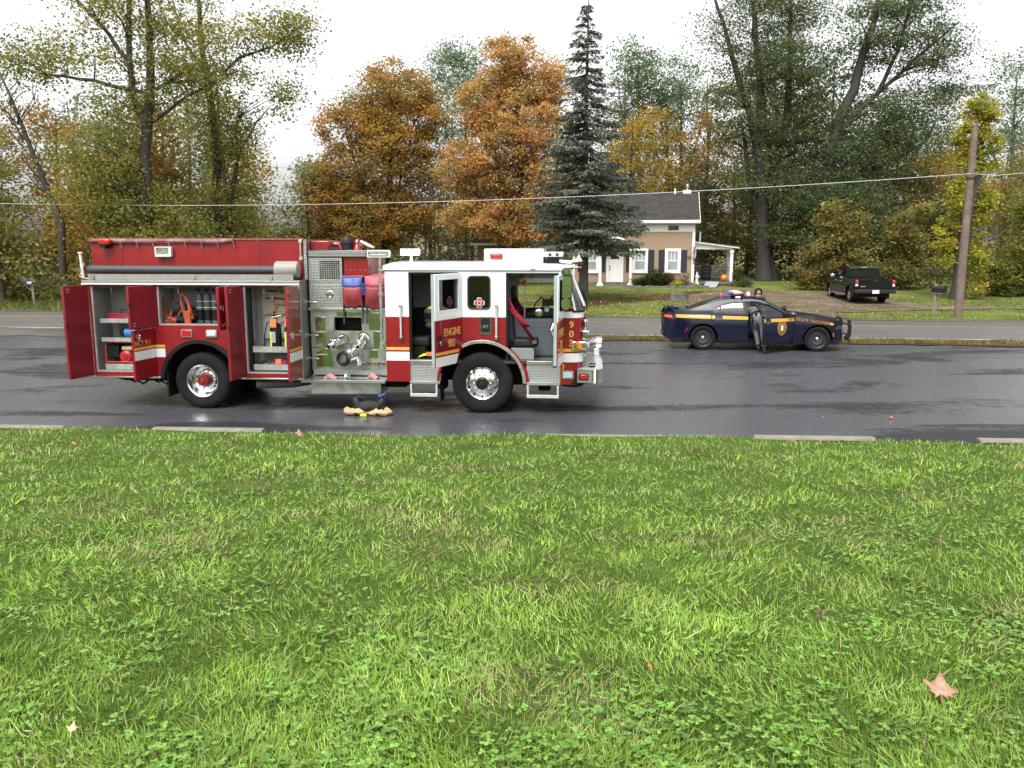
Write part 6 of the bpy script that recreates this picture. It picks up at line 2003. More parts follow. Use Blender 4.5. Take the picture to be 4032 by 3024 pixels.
g.ball((0, 0, 0.08), 0.2, 0.1, 0.08)
g.ball((0.1, 0, 0.1), 0.13, 0.1, 0.09)
g.obj('bag_body', t, M('purple red cloth', (0.22, 0.03, 0.08), 0.8, var=0.4, scale=12))
G().box(-0.02, 0.09, -0.115, -0.1, 0.1, 0.19).obj('tag', t, M('orange tag', (0, 0, 0)))
G().tube([(-0.3, -0.02, 0.08), (-0.17, -.05, 0.09)], 0.02, 8).obj('clip', t, alum)
# in the cab
t = thing_at('safety_vest', -1.05, 0.25, 0.99, 'crumpled yellow and orange safety vest on the crew cab floor', 'vest')
g = G()
g.sheet([[(-0.17 + 0.34 * i / 8, -0.1 + 0.2 * j / 5, 0.02 + 0.07 * abs(noise.noise((i * .6, j * .7, 1))) + 0.10 * i / 8) for i in range(9)] for j in range(6)])
g.obj('cloth', t, hivis, thick=0.01)
G().box(-0.02, 0.12, -0.11, -0.09, 0.06, 0.13).obj('orange_panel', t, M('orange panel', (0.75, 0.2, 0.03), 0.6))
t = thing_at('cardboard_box', -0.78, 0.38, 0.99, 'brown cardboard flap leaning inside the crew doorway', 'box')
G().plate([(-0.12, 0), (0.12, 0), (0.12, 0.42), (0.0, 0.42)], [], -0.1, 0.1).obj('carton', t, M('cardboard', (0.33, 0.20, 0.10), 0.8))
t = thing_at('hand_lamp', -0.98, 0.75, 1.385, 'orange-red hand lamp hanging inside the crew doorway', 'lamp')
G().box(-0.03, 0.03, -0.03, 0.03, 0, 0.24).box(-0.06, 0.05, -.04, .04, 0.24, 0.29).obj('body', t, M('orange red plastic', (0.62, 0.10, 0.04), 0.4), bevel=0.01)
t = thing_at('bunker_coat', -0.98, 0.62, 1.385, 'folded turnout coat with lime trim on the crew seat', 'coat')
g = G()
for k in range(5):
    g.ball((random.uniform(-0.08, 0.12), random.uniform(-0.1, 0.1), 0.1 + 0.09 * k), 0.16, 0.13, 0.08, 10, 7)
g.obj('cloth', t, M('dark khaki cloth', (0.09, 0.07, 0.05), 0.85))
G().sheet([[(-0.12, -0.16, 0.52), (0.1, -.16, 0.46)], [(-0.05, -.17, .57), (.12, -.16, .52)]]).obj('lime_trim', t, hivis, thick=0.01)
t = thing_at('safety_flag', 0.72, 1.0, 1.701, 'small orange pennant on a white rod in the front cab', 'flag')
G().tube([(0, 0, 0), (0.0, 0, 0.42), (0.03, 0, 0.72)], 0.012, 6).obj('rod', t, M('white rod', (0.8, 0.8, 0.8), 0.4))
G().plate([(0.03, 0.60), (0.03, 0.74), (-0.11, 0.655)], [], -0.004, 0.004).obj('pennant', t, M('orange pennant', (0.9, 0.16, 0.03), 0.6))
t = thing_at('fire_helmet', 1.58, 0.42, 1.895, 'red fire helmet with a yellow band behind the windscreen', 'helmet')
G().lathe([(0.001, 0.2), (0.06, 0.19), (0.11, 0.13), (0.125, 0.05), (0.17, 0.02), (0.175, 0.01), (0.12, 0.0)], n=22).obj('shell', t, M('helmet red', (0.32, 0.03, 0.03), 0.35))
G().lathe([(0.128, 0.045), (0.122, 0.085)], n=22).obj('band', t, hivis)

# turnout trousers and boots set out on the ground beside the step box
t = thing_at('turnout_gear', -2.08, -0.33, 0.0, 'tan turnout trousers rolled down round black boots beside the engine', 'gear')
for x in (-0.20, 0.20):
    g = G()
    sx = 1 if x > 0 else -1
    g.tube([(x, 0.10, 0.0), (x, 0.10, 0.12), (x + 0.03 * sx, 0.12, 0.21), (x + 0.07 * sx, 0.13, 0.30)], [0.085, 0.085, 0.10, 0.085], 14)
    g.ball((x, 0.0, 0.05), 0.065, 0.14, 0.055)
    g.obj('boot', t, M('wet black boot', (0.012, 0.012, 0.014), 0.3, var=0.3), bevel=0.01)
    G().tube([(x - 0.05, 0.1, 0.26), (x, 0.06, 0.33), (x + 0.10, 0.12, 0.30)], 0.02, 6).obj('boot_loop', t, strapm)
    rows = []
    for i in range(9):                       # rumpled roll of cloth round the boot
        ph = 2 * math.pi * i / 8
        row = []
        for j in range(29):
            th_ = 2 * math.pi * (j % 28) / 28
            n_ = noise.noise((math.cos(th_) * 2.2 + x * 9, math.sin(th_) * 2.2, math.sin(ph) * 0.8))
            rr_ = 0.062 + 0.035 * n_
            R_ = 0.135 + 0.03 * math.cos(2 * th_ + x)
            row.append((x + (R_ + rr_ * math.cos(ph)) * math.cos(th_) * 1.15, 0.03 + (R_ + rr_ * math.cos(ph)) * math.sin(th_) * 0.9, max(0.004, 0.062 + rr_ * math.sin(ph) + 0.03 * n_)))
        rows.append(row)
    G().sheet(rows).obj('rolled_leg', t, M('tan turnout cloth', (0.40, 0.28, 0.15), 0.85, var=0.3, scale=9, bump=0.5, bscale=18), angle=60)
g = G()
rows = []
for i in range(11):
    ph = math.pi * i / 10
    rows.append([((0.24 + 0.05 * noise.noise((4 * math.cos(a), 4 * math.sin(a), i * 0.5))) * math.sin(ph) * math.cos(a), 0.05 + (0.13 + 0.04 * noise.noise((3 * math.cos(a), 3 * math.sin(a), i * .6 + 5))) * math.sin(ph) * math.sin(a), 0.15 + 0.11 * -math.cos(ph) + 0.04 * noise.noise((5 * math.cos(a), i * .5, 2)) * math.sin(ph)) for a in frange(0, 6.283 * 27 / 28, 28)])
g.sheet(rows, close=True)
g.obj('dark_lining', t, M('crumpled dark lining', (0.012, 0.012, 0.015), 0.8, var=0.4, scale=14, bump=0.7, bscale=22), angle=60)
G().box(-0.11, 0.01, -0.16, -0.10, 0.0, 0.05).obj('lime_cuff', t, hivis, bevel=0.015)
G().ball((-0.05, 0.0, 0.11), 0.07, 0.05, 0.03).obj('reflective_cuff', t, white2)
G().tube([(0.2, 0.08, 0.34), (0.28, 0.05, 0.37), (0.33, 0.02, 0.4)], [0.03, 0.025, 0.015], 8).obj('blue_strap', t, bluecol)
G().box(-0.02, 0.12, -0.02, 0.05, 0.10, 0.2).obj('suspender', t, strapm, bevel=0.02)

# ------------------------------------------------------------------ curved car bodies
def in_poly(px, py, poly):
    c = False
    j = len(poly) - 1
    for i in range(len(poly)):
        xi, yi = poly[i]
        xj, yj = poly[j]
        if (yi > py) != (yj > py) and px < (xj - xi) * (py - yi) / (yj - yi) + xi:
            c = not c
        j = i
    return c


def refine(poly, h):
    out = []
    for i in range(len(poly)):
        a, b = poly[i], poly[(i + 1) % len(poly)]
        k = max(1, int(math.hypot(b[0] - a[0], b[1] - a[1]) / h))
        out += [(a[0] + (b[0] - a[0]) * j / k, a[1] + (b[1] - a[1]) * j / k) for j in range(k)]
    return out


def skin_patch(Yf, yc, outer, holes=(), near=True, h=0.06, off=0.0, xs=None, M_=None):
    """a body panel: outline with holes in side view, laid on the curved flank"""
    loops = [refine(outer, h)] + [refine(H_, h) for H_ in holes]
    pts, edges = [], []
    for L_ in loops:
        o = len(pts)
        pts += L_
        edges += [(o + i, o + (i + 1) % len(L_)) for i in range(len(L_))]
    x0, x1 = min(p[0] for p in loops[0]), max(p[0] for p in loops[0])
    z0, z1 = min(p[1] for p in loops[0]), max(p[1] for p in loops[0])

    def ok(x, z):
        return in_poly(x, z, loops[0]) and not any(in_poly(x, z, L_) for L_ in loops[1:])
    gx = xs or []
    if not xs:
        x = x0 + h / 2
        while x < x1:
            gx.append(x)
            x += h
    z = z0 + h / 2
    while z < z1:
        for x in gx:
            if ok(x, z):
                pts.append((x, z))
        z += h
    vs, _, fs, *_ = delaunay_2d_cdt([Vector(p) for p in pts], edges, [], 0, 1e-6)
    fs = [f for f in fs if ok(sum(vs[i].x for i in f) / len(f), sum(vs[i].y for i in f) / len(f))]
    g = G(M_)
    s = -1 if near else 1
    g.add([(v.x, yc + s * (Yf(v.x, v.y) + off), v.y) for v in vs], fs)
    return g


def pw(tab, x):
    """smooth interpolation through a table of points"""
    if x <= tab[0][0]:
        return tab[0][1]
    for i in range(len(tab) - 1):
        (a, fa), (b, fb) = tab[i], tab[i + 1]
        if x <= b:
            t = (x - a) / (b - a)
            m0 = (fb - tab[i - 1][1]) / (b - tab[i - 1][0]) if i > 0 else (fb - fa) / (b - a)
            m1 = (tab[i + 2][1] - fa) / (tab[i + 2][0] - a) if i + 2 < len(tab) else (fb - fa) / (b - a)
            t2, t3 = t * t, t * t * t
            return (2 * t3 - 3 * t2 + 1) * fa + (t3 - 2 * t2 + t) * (b - a) * m0 + (-2 * t3 + 3 * t2) * fb + (t3 - t2) * (b - a) * m1
    return tab[-1][1]


def top_sheet(Yf, yc, ztop, x0, x1, crown, nx=14, ny=13, inset=0.0):
    rows = []
    for x in frange(x0, x1, nx):
        z = ztop(x)
        w = max(0.0, Yf(x, z) - inset)
        rows.append([(x, yc + w * s, z + crown * (1 - s * s)) for s in frange(-1, 1, ny)])
    return G().sheet(rows)


navy = M('dark navy police paint', (0.004, 0.006, 0.020), 0.2, var=0.06, scale=2, coat=0.15, spec=0.3, rvar=0.05)
police_gold = M('police gold stripe', (0.60, 0.30, 0.04), 0.35, var=0.08)
car_glass = glass('car window glass', (0.75, 0.85, 0.80), 0.55)
steelwheel = M('black steel wheel', (0.018, 0.018, 0.02), 0.45, var=0.15)
lamp_dark = M('smoked lamp', (0.04, 0.04, 0.045), 0.12, 0.3, coat=0.8)

# ------------------------------------------------------------------ police car (x forward from the rear axle, y away from the lot's near side)
PC_P = (5.288, 22.94, 0.215)
PC_YAW = RAD(-7.37)
PC = empty('police_car', PC_P, PC_YAW, label='dark blue police sedan with gold stripe and its front door open', category='police car')
YC = 0.95


def Yp(x, z):
    t = min(0.99999, abs((x - 1.385) / 2.50))
    w = 0.945 * (1 - t ** 6) ** 0.42
    zb = 1.02
    if z <= 0.62:
        k = 1 - 0.045 * ((0.62 - z) / 0.42) ** 2
    elif z <= zb:
        k = 1 - 0.055 * ((z - 0.62) / 0.40) ** 2
    else:
        k = 0.945
    d_ = z - 1.05
    k -= 0.60 * 0.5 * (d_ + math.sqrt(d_ * d_ + 0.004)) - 0.006
    # crease along the shoulder and hips over the wheels
    return w * k + 0.018 * (math.exp(-((x - 0.0) / 0.5) ** 2) + math.exp(-((x - 3.05) / 0.5) ** 2)) * (z < 0.95)


ZT = [(-1.12, 1.02), (-1.0, 1.105), (-0.7, 1.112), (-0.40, 1.115), (-0.05, 1.225), (0.3, 1.335), (0.6, 1.385), (1.0, 1.405), (1.35, 1.40), (1.58, 1.365), (1.95, 1.195), (2.30, 1.03), (2.42, 1.0), (2.7, 0.975), (3.07, 0.93), (3.45, 0.865), (3.72, 0.79), (3.84, 0.70), (3.89, 0.6)]
zt = lambda x: pw(ZT, x)


def archp(cx, r=0.405, cz=0.335, a0=188, a1=-8, n=22):
    return arc(cx, cz, r, a0, a1, n)


END = [-1.112, -1.108, -1.10, -1.085, -1.06, -1.02, -0.96]
XS = END + frange(-0.9, 3.6, 112) + [3.66, 3.72, 3.77, 3.81, 3.84, 3.86, 3.873, 3.88]
outline = [(-1.11, 0.36), (-0.95, 0.27), (-0.44, 0.24)] + archp(0.0) + [(0.44, 0.22), (2.62, 0.19)] + archp(3.05) + [(3.47, 0.20), (3.80, 0.20), (3.883, 0.30), (3.884, 0.55), (3.86, 0.66), (3.80, 0.735)] + [(x, zt(x)) for x in frange(3.70, -1.02, 60)] + [(-1.10, 1.0), (-1.113, 0.8)]
rdoor = [(0.47, 0.27), (1.195, 0.255), (1.195, 0.98), (1.075, 1.345), (0.80, 1.345), (0.52, 1.285), (0.30, 1.175), (0.215, 1.04), (0.205, 0.82), (0.30, 0.70), (0.42, 0.52)]
fdoor = [(1.21, 0.255), (2.36, 0.225), (2.42, 0.5), (2.42, 0.97), (2.24, 1.0), (1.90, 1.165), (1.56, 1.325), (1.36, 1.352), (1.09, 1.348), (1.21, 0.98)]
rwin = [(0.245, 1.035), (1.125, 1.005), (1.045, 1.315), (0.81, 1.315), (0.54, 1.258), (0.33, 1.16)]
fwin = [(1.255, 1.0), (2.10, 0.972), (2.13, 1.01), (1.86, 1.155), (1.55, 1.292), (1.36, 1.32), (1.145, 1.318)]
for near in (True, False):
    hol = [rdoor, fdoor]
    skin_patch(Yp, YC, outline, hol, near, 0.04, xs=XS).obj('body_side', PC, navy, angle=60)
    skin_patch(Yp, YC, [(x, z) for x, z in rdoor], [rwin], near, 0.04, off=-0.004).obj('rear_door', PC, navy, angle=60)
    skin_patch(Yp, YC, rwin, [], near, 0.12, off=-0.016).obj('rear_side_window', PC, car_glass, angle=60)
    skin_patch(Yp, YC, [(rwin[0][0] - .012, rwin[0][1] - .012), (1.14, 0.993), (1.06, 1.33), (0.80, 1.33), (0.53, 1.272), (0.315, 1.172)], [rwin], near, 0.15, off=0.004).obj('window_trim', PC, blackp, angle=60)
    skin_patch(Yp, YC, [(0.43, 1.03), (0.455, 1.03), (0.455, 1.215), (0.43, 1.205)], [], near, 0.15, off=-0.01).obj('window_bar', PC, blackp)
    skin_patch(Yp, YC, [(1.05, 1.33), (1.09, 1.34), (1.205, 1.0), (1.145, 1.0)], [], near, 0.1, off=0.005).obj('door_pillar', PC, blackp)
    # pulled-in handle recess and mirror
    skin_patch(Yp, YC, rrect(0.30, 0.50, 0.835, 0.925, 0.035), [], near, 0.1, off=0.004).obj('door_handle', PC, M('navy handle', (0.012, 0.014, 0.04), 0.2, coat=0.8))
    skin_patch(Yp, YC, [(-1.06, 0.84), (-0.80, 0.845), (-0.77, 0.875), (-0.86, 0.965), (-1.06, 0.985)], [], near, 0.05, off=0.006).obj('tail_lamp', PC, M('dark red tail lamp', (0.10, 0.006, 0.008), 0.12, coat=0.8), angle=60)
    skin_patch(Yp, YC, [(-1.04, 0.89), (-0.86, 0.885), (-0.86, 0.925), (-1.03, 0.94)], [], near, 0.05, off=0.010).obj('lit_lamp_strip', PC, M('lit red lamp', (0.9, 0.05, 0.03), 0.3, emit=1.6))
    skin_patch(Yp, YC, [(-0.50, 0.50), (-0.475, 0.50), (-0.415, 0.62), (-0.44, 0.625)], [], near, 0.05, off=0.004).obj('side_reflector', PC, redlens)
    skin_patch(Yp, YC, [(3.46, 0.50), (3.50, 0.40), (3.525, 0.40), (3.49, 0.52)], [], near, 0.05, off=0.004).obj('side_reflector', PC, M('orange reflector', (0.6, 0.12, 0.05), 0.3))
    skin_patch(Yp, YC, [(3.52, 0.60), (3.84, 0.60), (3.86, 0.65), (3.78, 0.72), (3.56, 0.685)], [], near, 0.04, off=0.005).obj('headlamp', PC, lamp_dark, angle=60)
    skin_patch(Yp, YC, [(3.60, 0.22), (3.87, 0.26), (3.875, 0.42), (3.70, 0.40)], [], near, 0.04, off=0.003).obj('bumper_inlet', PC, blackp, angle=60)
    skin_patch(Yp, YC, [(3.868, 0.44), (3.8835, 0.44), (3.8835, 0.56), (3.872, 0.62)], [], near, 0.03, off=0.003).obj('grille', PC, blackp, angle=60)
    skin_patch(Yp, YC, [(0.46, 0.235), (2.6, 0.205), (2.6, 0.225), (0.46, 0.255)], [], near, 0.15, off=0.012).obj('side_skirt', PC, blackp)
# far front door stays shut
skin_patch(Yp, YC, fdoor, [fwin], False, 0.07, off=-0.002).obj('front_door', PC, navy, angle=60)
skin_patch(Yp, YC, fwin, [], False, 0.12, off=-0.016).obj('front_side_window', PC, car_glass, angle=60)
# top surfaces
top_sheet(Yp, YC, zt, 2.44, 3.80, 0.035, 18).obj('bonnet', PC, navy, angle=60)
top_sheet(Yp, YC, zt, 1.50, 2.44, 0.05, 12, inset=0.05).obj('windscreen', PC, car_glass, angle=60)
top_sheet(Yp, YC, zt, 0.36, 1.52, 0.045, 14).obj('roof', PC, navy, angle=60)
top_sheet(Yp, YC, zt, -0.40, 0.38, 0.05, 10, inset=0.05).obj('rear_window', PC, dark_glass, angle=60)
top_sheet(Yp, YC, zt, -1.05, -0.38, 0.02, 10).obj('boot_lid', PC, navy, angle=60)
for s in (-1, 1):
    for (xa, xb) in ((1.50, 2.44), (-0.40, 0.38)):
        G().sheet([[(x, YC + s * (Yp(x, zt(x)) - q), zt(x) + 0.004) for q in (0.0, 0.06)] for x in frange(xa, xb, 12)]).obj('pillar_trim', PC, navy, angle=60, thick=0.01)
G().sheet([[(-1.03 + 0.02 * k, YC + s * 0.78, 1.115 + 0.035 * (1 - k)) for s in frange(-1, 1, 9)] for k in frange(0, 3, 4)]).obj('boot_spoiler', PC, black, thick=0.015)
# underside and cabin
G().box(-0.85, 3.6, 0.12, 1.78, 0.20, 0.32).obj('floor_pan', PC, under)
for cx in (0.0, 3.05):
    for s in (0, 1):
        g = G()
        ya, yb = (0.06, 0.40) if s == 0 else (1.84, 1.50)
        g.sheet([[(x, y, z) for x, z in arc(cx, 0.335, 0.41, -12, 192, 20)] for y in (ya, yb)])
        g.add([(x, yb, z) for x, z in arc(cx, 0.335, 0.41, -12, 192, 20)], [tuple(range(21))])
        g.obj('wheel_well', PC, under)
for (x, y) in ((1.25, 0.5), (1.25, 1.4), (0.35, 0.95)):
    s_ = G().box(x, x + 0.5, y - 0.25, y + 0.25, 0.42, 0.58).obj('seat', PC, seatm, bevel=0.04)
    G().plate([(x - 0.18, 1.12), (x - 0.06, 1.14), (x + 0.1, 0.55), (x - 0.06, 0.5)], [], y - 0.24, y + 0.24).obj('seat_back', s_, seatm, bevel=0.04)
G().plate([(1.95, 0.75), (2.42, 0.75), (2.42, 0.98), (2.1, 0.96)], [], 0.18, 1.72).obj('dashboard', PC, blackp, bevel=0.03)
G().tube([(1.92 + 0.06 * math.cos(t), 1.4 + 0.18 * math.sin(t), 0.92 + 0.17 * math.cos(t)) for t in frange(0, 6.283, 21)], 0.014, 6).obj('steering_wheel', PC, black)
G().box(0.98, 1.02, 0.25, 1.65, 0.75, 1.33).obj('cage_partition', PC, M('dark cage', (0.03, 0.03, 0.03), 0.6))
# wheels: black steel with a chrome cap
for cx in (0.0, 3.05):
    for s in (1, -1):
        w = empty('wheel')
        w.parent = PC
        w.location = (cx, 0.045 if s == 1 else 1.855, 0.345)
        r, rr_ = 0.345, 0.235
        G().lathe([(rr_, 0.03 * s), (rr_ + .02, 0.0), (r * 0.84, -0.008 * s), (r * 0.95, 0.008 * s), (r, 0.04 * s), (r, 0.20 * s), (r * 0.95, 0.235 * s), (rr_, 0.22 * s)], n=44, axis='y').obj('tyre', w, tyrem)
        G().lathe([(rr_ + 0.004, 0.01 * s), (rr_ - 0.012, 0.02 * s), (rr_ - 0.02, 0.05 * s), (0.19, 0.05 * s), (0.17, 0.03 * s), (0.12, 0.03 * s), (0.09, 0.05 * s), (0.001, 0.05 * s)], n=40, axis='y').obj('rim', w, steelwheel)
        g = G()
        for k in range(18):
            a = 2 * math.pi * k / 18
            g.cyl((0.183 * math.cos(a), 0.043 * s, 0.183 * math.sin(a)), (0.183 * math.cos(a), 0.037 * s, 0.183 * math.sin(a)), 0.017, n=8)
        g.obj('rim_slots', w, black, kind='stuff')
        G().lathe([(0.052, 0.04 * s), (0.050, 0.01 * s), (0.035, -0.004 * s), (0.001, -0.008 * s)], n=20, axis='y').obj('hub_cap', w, chrome)
# gold stripe and lettering on the flank
def stripe(par, x0, x1, M_=None, near=True):
    f = lambda x: 0.977 - 0.0175 * (x + 0.76)
    return skin_patch(Yp, YC, [(x0, f(x0) - 0.088), (x1, f(x1) - 0.088), (x1, f(x1)), (x0, f(x0))], [], near, 0.04, off=0.009, M_=M_).obj('gold_stripe', par, police_gold, angle=60)


for near in (True, False):
    stripe(PC, -0.75, 0.20, near=near)
    stripe(PC, 0.225, 0.30, near=near)
    stripe(PC, 0.505, 1.19, near=near)
g = text_geo('STATE TROOPER', 0.082, T(2.90, 0, 0.835), 0.98, bold=0.003, depth=0.001, spacing=1.06)
g.v = [(x, YC - Yp(x, z - (x - 2.86) * 0.135) - 0.008, z - (x - 2.86) * 0.135) for x, y, z in g.v]
g.obj('lettering', PC, police_gold, label='gold letters STATE TROOPER')
skin_patch(Yp, YC, [(3.36, 0.735), (3.46, 0.722), (3.50, 0.745), (3.44, 0.79), (3.36, 0.80)], [], True, 0.05, off=0.007).obj('gold_arrow', PC, police_gold)
G().plate(rrect(0.65, 1.25, 0.48, 0.62, 0.01), [], -1.1145, -1.1135 - 0.004, 'yz').obj('number_plate', PC, M('gold number plate', (0.55, 0.40, 0.12), 0.4))
# open front door, hinged at its front edge
HX = 2.415
hy = YC - Yp(HX, 0.6)
fd = empty('front_door')
fd.parent = PC
fd.location = (HX, hy + 0.02, 0)
fd.rotation_euler = (0, 0, RAD(40))
Mi = T(-HX, -hy - 0.02, 0)
skin_patch(Yp, YC, fdoor, [fwin], True, 0.07, off=-0.002, M_=Mi).obj('door_skin', fd, navy, angle=45, thick=0.012)
skin_patch(Yp, YC, fdoor, [fwin], True, 0.1, off=-0.07, M_=Mi).obj('door_lining', fd, blackp, angle=45)
skin_patch(Yp, YC, fwin, [], True, 0.12, off=-0.02, M_=Mi).obj('door_window', fd, car_glass, angle=60)
skin_patch(Yp, YC, [(1.24, 0.985), (2.13, 0.957), (2.16, 1.01), (1.87, 1.17), (1.55, 1.306), (1.36, 1.334), (1.13, 1.332)], [fwin], True, 0.15, off=0.004, M_=Mi).obj('window_trim', fd, blackp)
stripe(fd, 1.215, 1.27, Mi)
stripe(fd, 1.47, 2.40, Mi)
skin_patch(Yp, YC, rrect(1.28, 1.46, 0.80, 0.875, 0.03), [], True, 0.1, off=0.006, M_=Mi).obj('door_handle', fd, M('navy handle', (0, 0, 0)))
G(Mi).tube([(1.212, YC - Yp(1.212, z) + 0.035, z) for z in frange(0.27, 0.97, 6)], 0.03, 6).obj('door_edge', fd, blackp)
# door seal: gold ring, dark field, pale figures
sx_, sz_ = 1.90, 0.68
def disc(r, r2=None, n=28):
    return [(sx_ + r * math.cos(t), sz_ + (r2 or r) * math.sin(t)) for t in frange(0, 6.283 * (n - 1) / n, n)]


se = skin_patch(Yp, YC, disc(0.175, 0.20), [disc(0.155, 0.18)], True, 0.05, off=0.007, M_=Mi).obj('door_seal', fd, police_gold)
skin_patch(Yp, YC, disc(0.154, 0.179), [disc(0.115, 0.135)], True, 0.05, off=0.006, M_=Mi).obj('seal_band', fd, M('seal dark band', (0.03, 0.02, 0.015), 0.4))
skin_patch(Yp, YC, disc(0.114, 0.134), [], True, 0.05, off=0.007, M_=Mi).obj('seal_field', fd, M('seal field', (0.26, 0.15, 0.04), 0.4, var=0.3, scale=40))
skin_patch(Yp, YC, [(sx_ - .05, sz_ - .07), (sx_ + .05, sz_ - .07), (sx_ + .03, sz_ + .01), (sx_ + .055, sz_ + .045), (sx_ + .015, sz_ + .05), (sx_, sz_ + .09), (sx_ - .015, sz_ + .05), (sx_ - .055, sz_ + .045), (sx_ - .03, sz_ + .01)], [], True, 0.05, off=0.0095, M_=Mi).obj('seal_arms', fd, M('seal pale figures', (0.72, 0.70, 0.64), 0.4, var=0.15, scale=60))
for k in range(20):
    a = 2 * math.pi * k / 20
    cx_, cz_ = sx_ + 0.135 * math.cos(a), sz_ + 0.157 * math.sin(a)
    skin_patch(Yp, YC, rect(cx_ - .007, cx_ + .007, cz_ - .01, cz_ + .01), [], True, 0.05, off=0.0085, M_=Mi).obj('seal_letter', fd, police_gold)
mr_ = G(Mi).ball((2.20, YC - Yp(2.2, .97) - 0.12, 1.03), 0.09, 0.12, 0.085, 14, 10).obj('side_mirror', fd, M('gloss black', (0.01, 0.01, 0.013), 0.12, coat=0.8))
# light bar, spot lamp, antenna pucks
lb = G().box(0.80, 1.10, 0.35, 1.55, 1.475, 1.50).box(0.88, 1.0, 0.40, 0.46, 1.43, 1.475).box(0.88, 1.0, 1.44, 1.50, 1.43, 1.475).obj('light_bar', PC, blackp)
lens_red = M('light bar red', (0.16, 0.02, 0.02), 0.15, coat=0.8)
G().box(0.80, 1.10, 0.33, 0.92, 1.501, 1.565).obj('red_section', lb, lens_red, bevel=0.02)
G().box(0.80, 1.10, 0.93, 1.57, 1.501, 1.565).obj('blue_section', lb, M('lit blue lamp', (0.10, 0.06, 0.9), 0.2, emit=1.0), bevel=0.02)
G().box(0.83, 1.07, 0.38, 1.52, 1.566, 1.585).obj('pale_top', lb, M('light bar clear', (0.7, 0.68, 0.68), 0.25), bevel=0.008)
G().box(0.86, 1.0, 0.285, 0.329, 1.425, 1.475).obj('roof_clamp', lb, white2, bevel=0.01)
G().lathe([(0.001, 1.17), (0.07, 1.19), (0.075, 1.26), (0.001, 1.30)], (0, 0.5, 1.52), 'x', 18).obj('alley_lamp', PC, M('white lamp dome', (0.8, 0.8, 0.8), 0.3))
G().box(-0.98, -0.82, 0.35, 0.75, 1.13, 1.20).box(-0.80, -0.66, 0.4, 0.6, 1.13, 1.17).obj('boot_antenna', PC, blackp, bevel=0.015)
G().ball((0.55, 1.0, 1.47), 0.03, 0.03, 0.07).obj('roof_antenna', PC, M('pink antenna light', (0.6, 0.1, 0.2), 0.4))
sp = G().lathe([(0.001, 2.08), (0.06, 2.10), (0.08, 2.16), (0.085, 2.19), (0.001, 2.20)], (0, 0.16, 1.16), 'x', 16).tube([(2.12, .16, 1.16), (2.12, .2, 1.06)], 0.012, 6).obj('spot_lamp', PC, black)
# push bar
g = G()
for y in (0.50, 1.40):
    g.plate([(3.86, 0.30), (3.97, 0.27), (4.04, 0.42), (4.04, 0.70), (3.97, 0.84), (3.92, 0.84), (3.95, 0.6), (3.93, 0.42), (3.86, 0.40)], [], y - 0.025, y + 0.025)
pb = g.obj('push_bar_uprights', PC, black, bevel=0.01, kind='stuff')
G().tube([(3.99, 0.50, 0.42), (3.99, 1.40, 0.42)], 0.022, 10).obj('push_bar_rail', PC, black)
G().tube([(3.99, 0.50, 0.70), (3.99, 1.40, 0.70)], 0.022, 10).obj('push_bar_rail', PC, black)
for s, y in ((-1, 0.47), (1, 1.43)):
    pts = [(3.98, y, 0.26), (3.96, y + s * 0.18, 0.26), (3.88, y + s * 0.36, 0.33), (3.85, y + s * 0.38, 0.52), (3.88, y + s * 0.36, 0.74), (3.95, y + s * 0.2, 0.84), (3.97, y, 0.83)]
    G().tube(pts, 0.02, 10).obj('wing_guard', PC, black)

# ------------------------------------------------------------------ people
def body_mesh(name, joints, bones, root_i, par, mats, paint, sub=2, voxel=0):
    """one continuous skin over a posed skeleton; paint(co) -> material slot"""
    me = bpy.data.meshes.new(name)
    me.from_pydata([j[0] for j in joints], bones, [])
    o = bpy.data.objects.new(name, me)
    COL.objects.link(o)
    bm = bmesh.new()
    bm.from_mesh(me)
    ly = bm.verts.layers.skin.verify()
    bm.verts.ensure_lookup_table()
    for i, j in enumerate(joints):
        bm.verts[i][ly].radius = (j[1], j[2] if len(j) > 2 else j[1])
        bm.verts[i][ly].use_root = (i == root_i)
    bm.to_mesh(me)
    bm.free()
    o.modifiers.new('skin', 'SKIN').use_smooth_shade = True
    sb = o.modifiers.new('sub', 'SUBSURF')
    sb.levels = sb.render_levels = sub
    dg = bpy.context.evaluated_depsgraph_get()
    res = bpy.data.meshes.new_from_object(o.evaluated_get(dg))
    bpy.data.objects.remove(o)
    res.name = name
    res.materials.clear()
    for m in mats:
        res.materials.append(m)
    for p in res.polygons:
        p.use_smooth = True
        p.material_index = paint(p.center)
    ob = bpy.data.objects.new(name, res)
    COL.objects.link(ob)
    ob.parent = par
    return ob


skinm = M('skin', (0.46, 0.27, 0.20), 0.5, var=0.08, scale=20)
shirt = M('dark grey uniform shirt', (0.075, 0.075, 0.08), 0.8, var=0.2, scale=12, bump=0.3, bscale=12)
trousers = M('grey uniform trousers', (0.17, 0.175, 0.185), 0.8, var=0.18, scale=10, bump=0.35, bscale=10)
hairm = M('dark brown hair', (0.022, 0.013, 0.010), 0.45, var=0.4, scale=40, bump=0.6, bscale=60)
dutym = M('black leather', (0.012, 0.012, 0.013), 0.35, var=0.3)


def car_point(x, y, z):
    return Matrix.Translation(PC_P) @ Rz(PC_YAW) @ Vector((x, y, z))


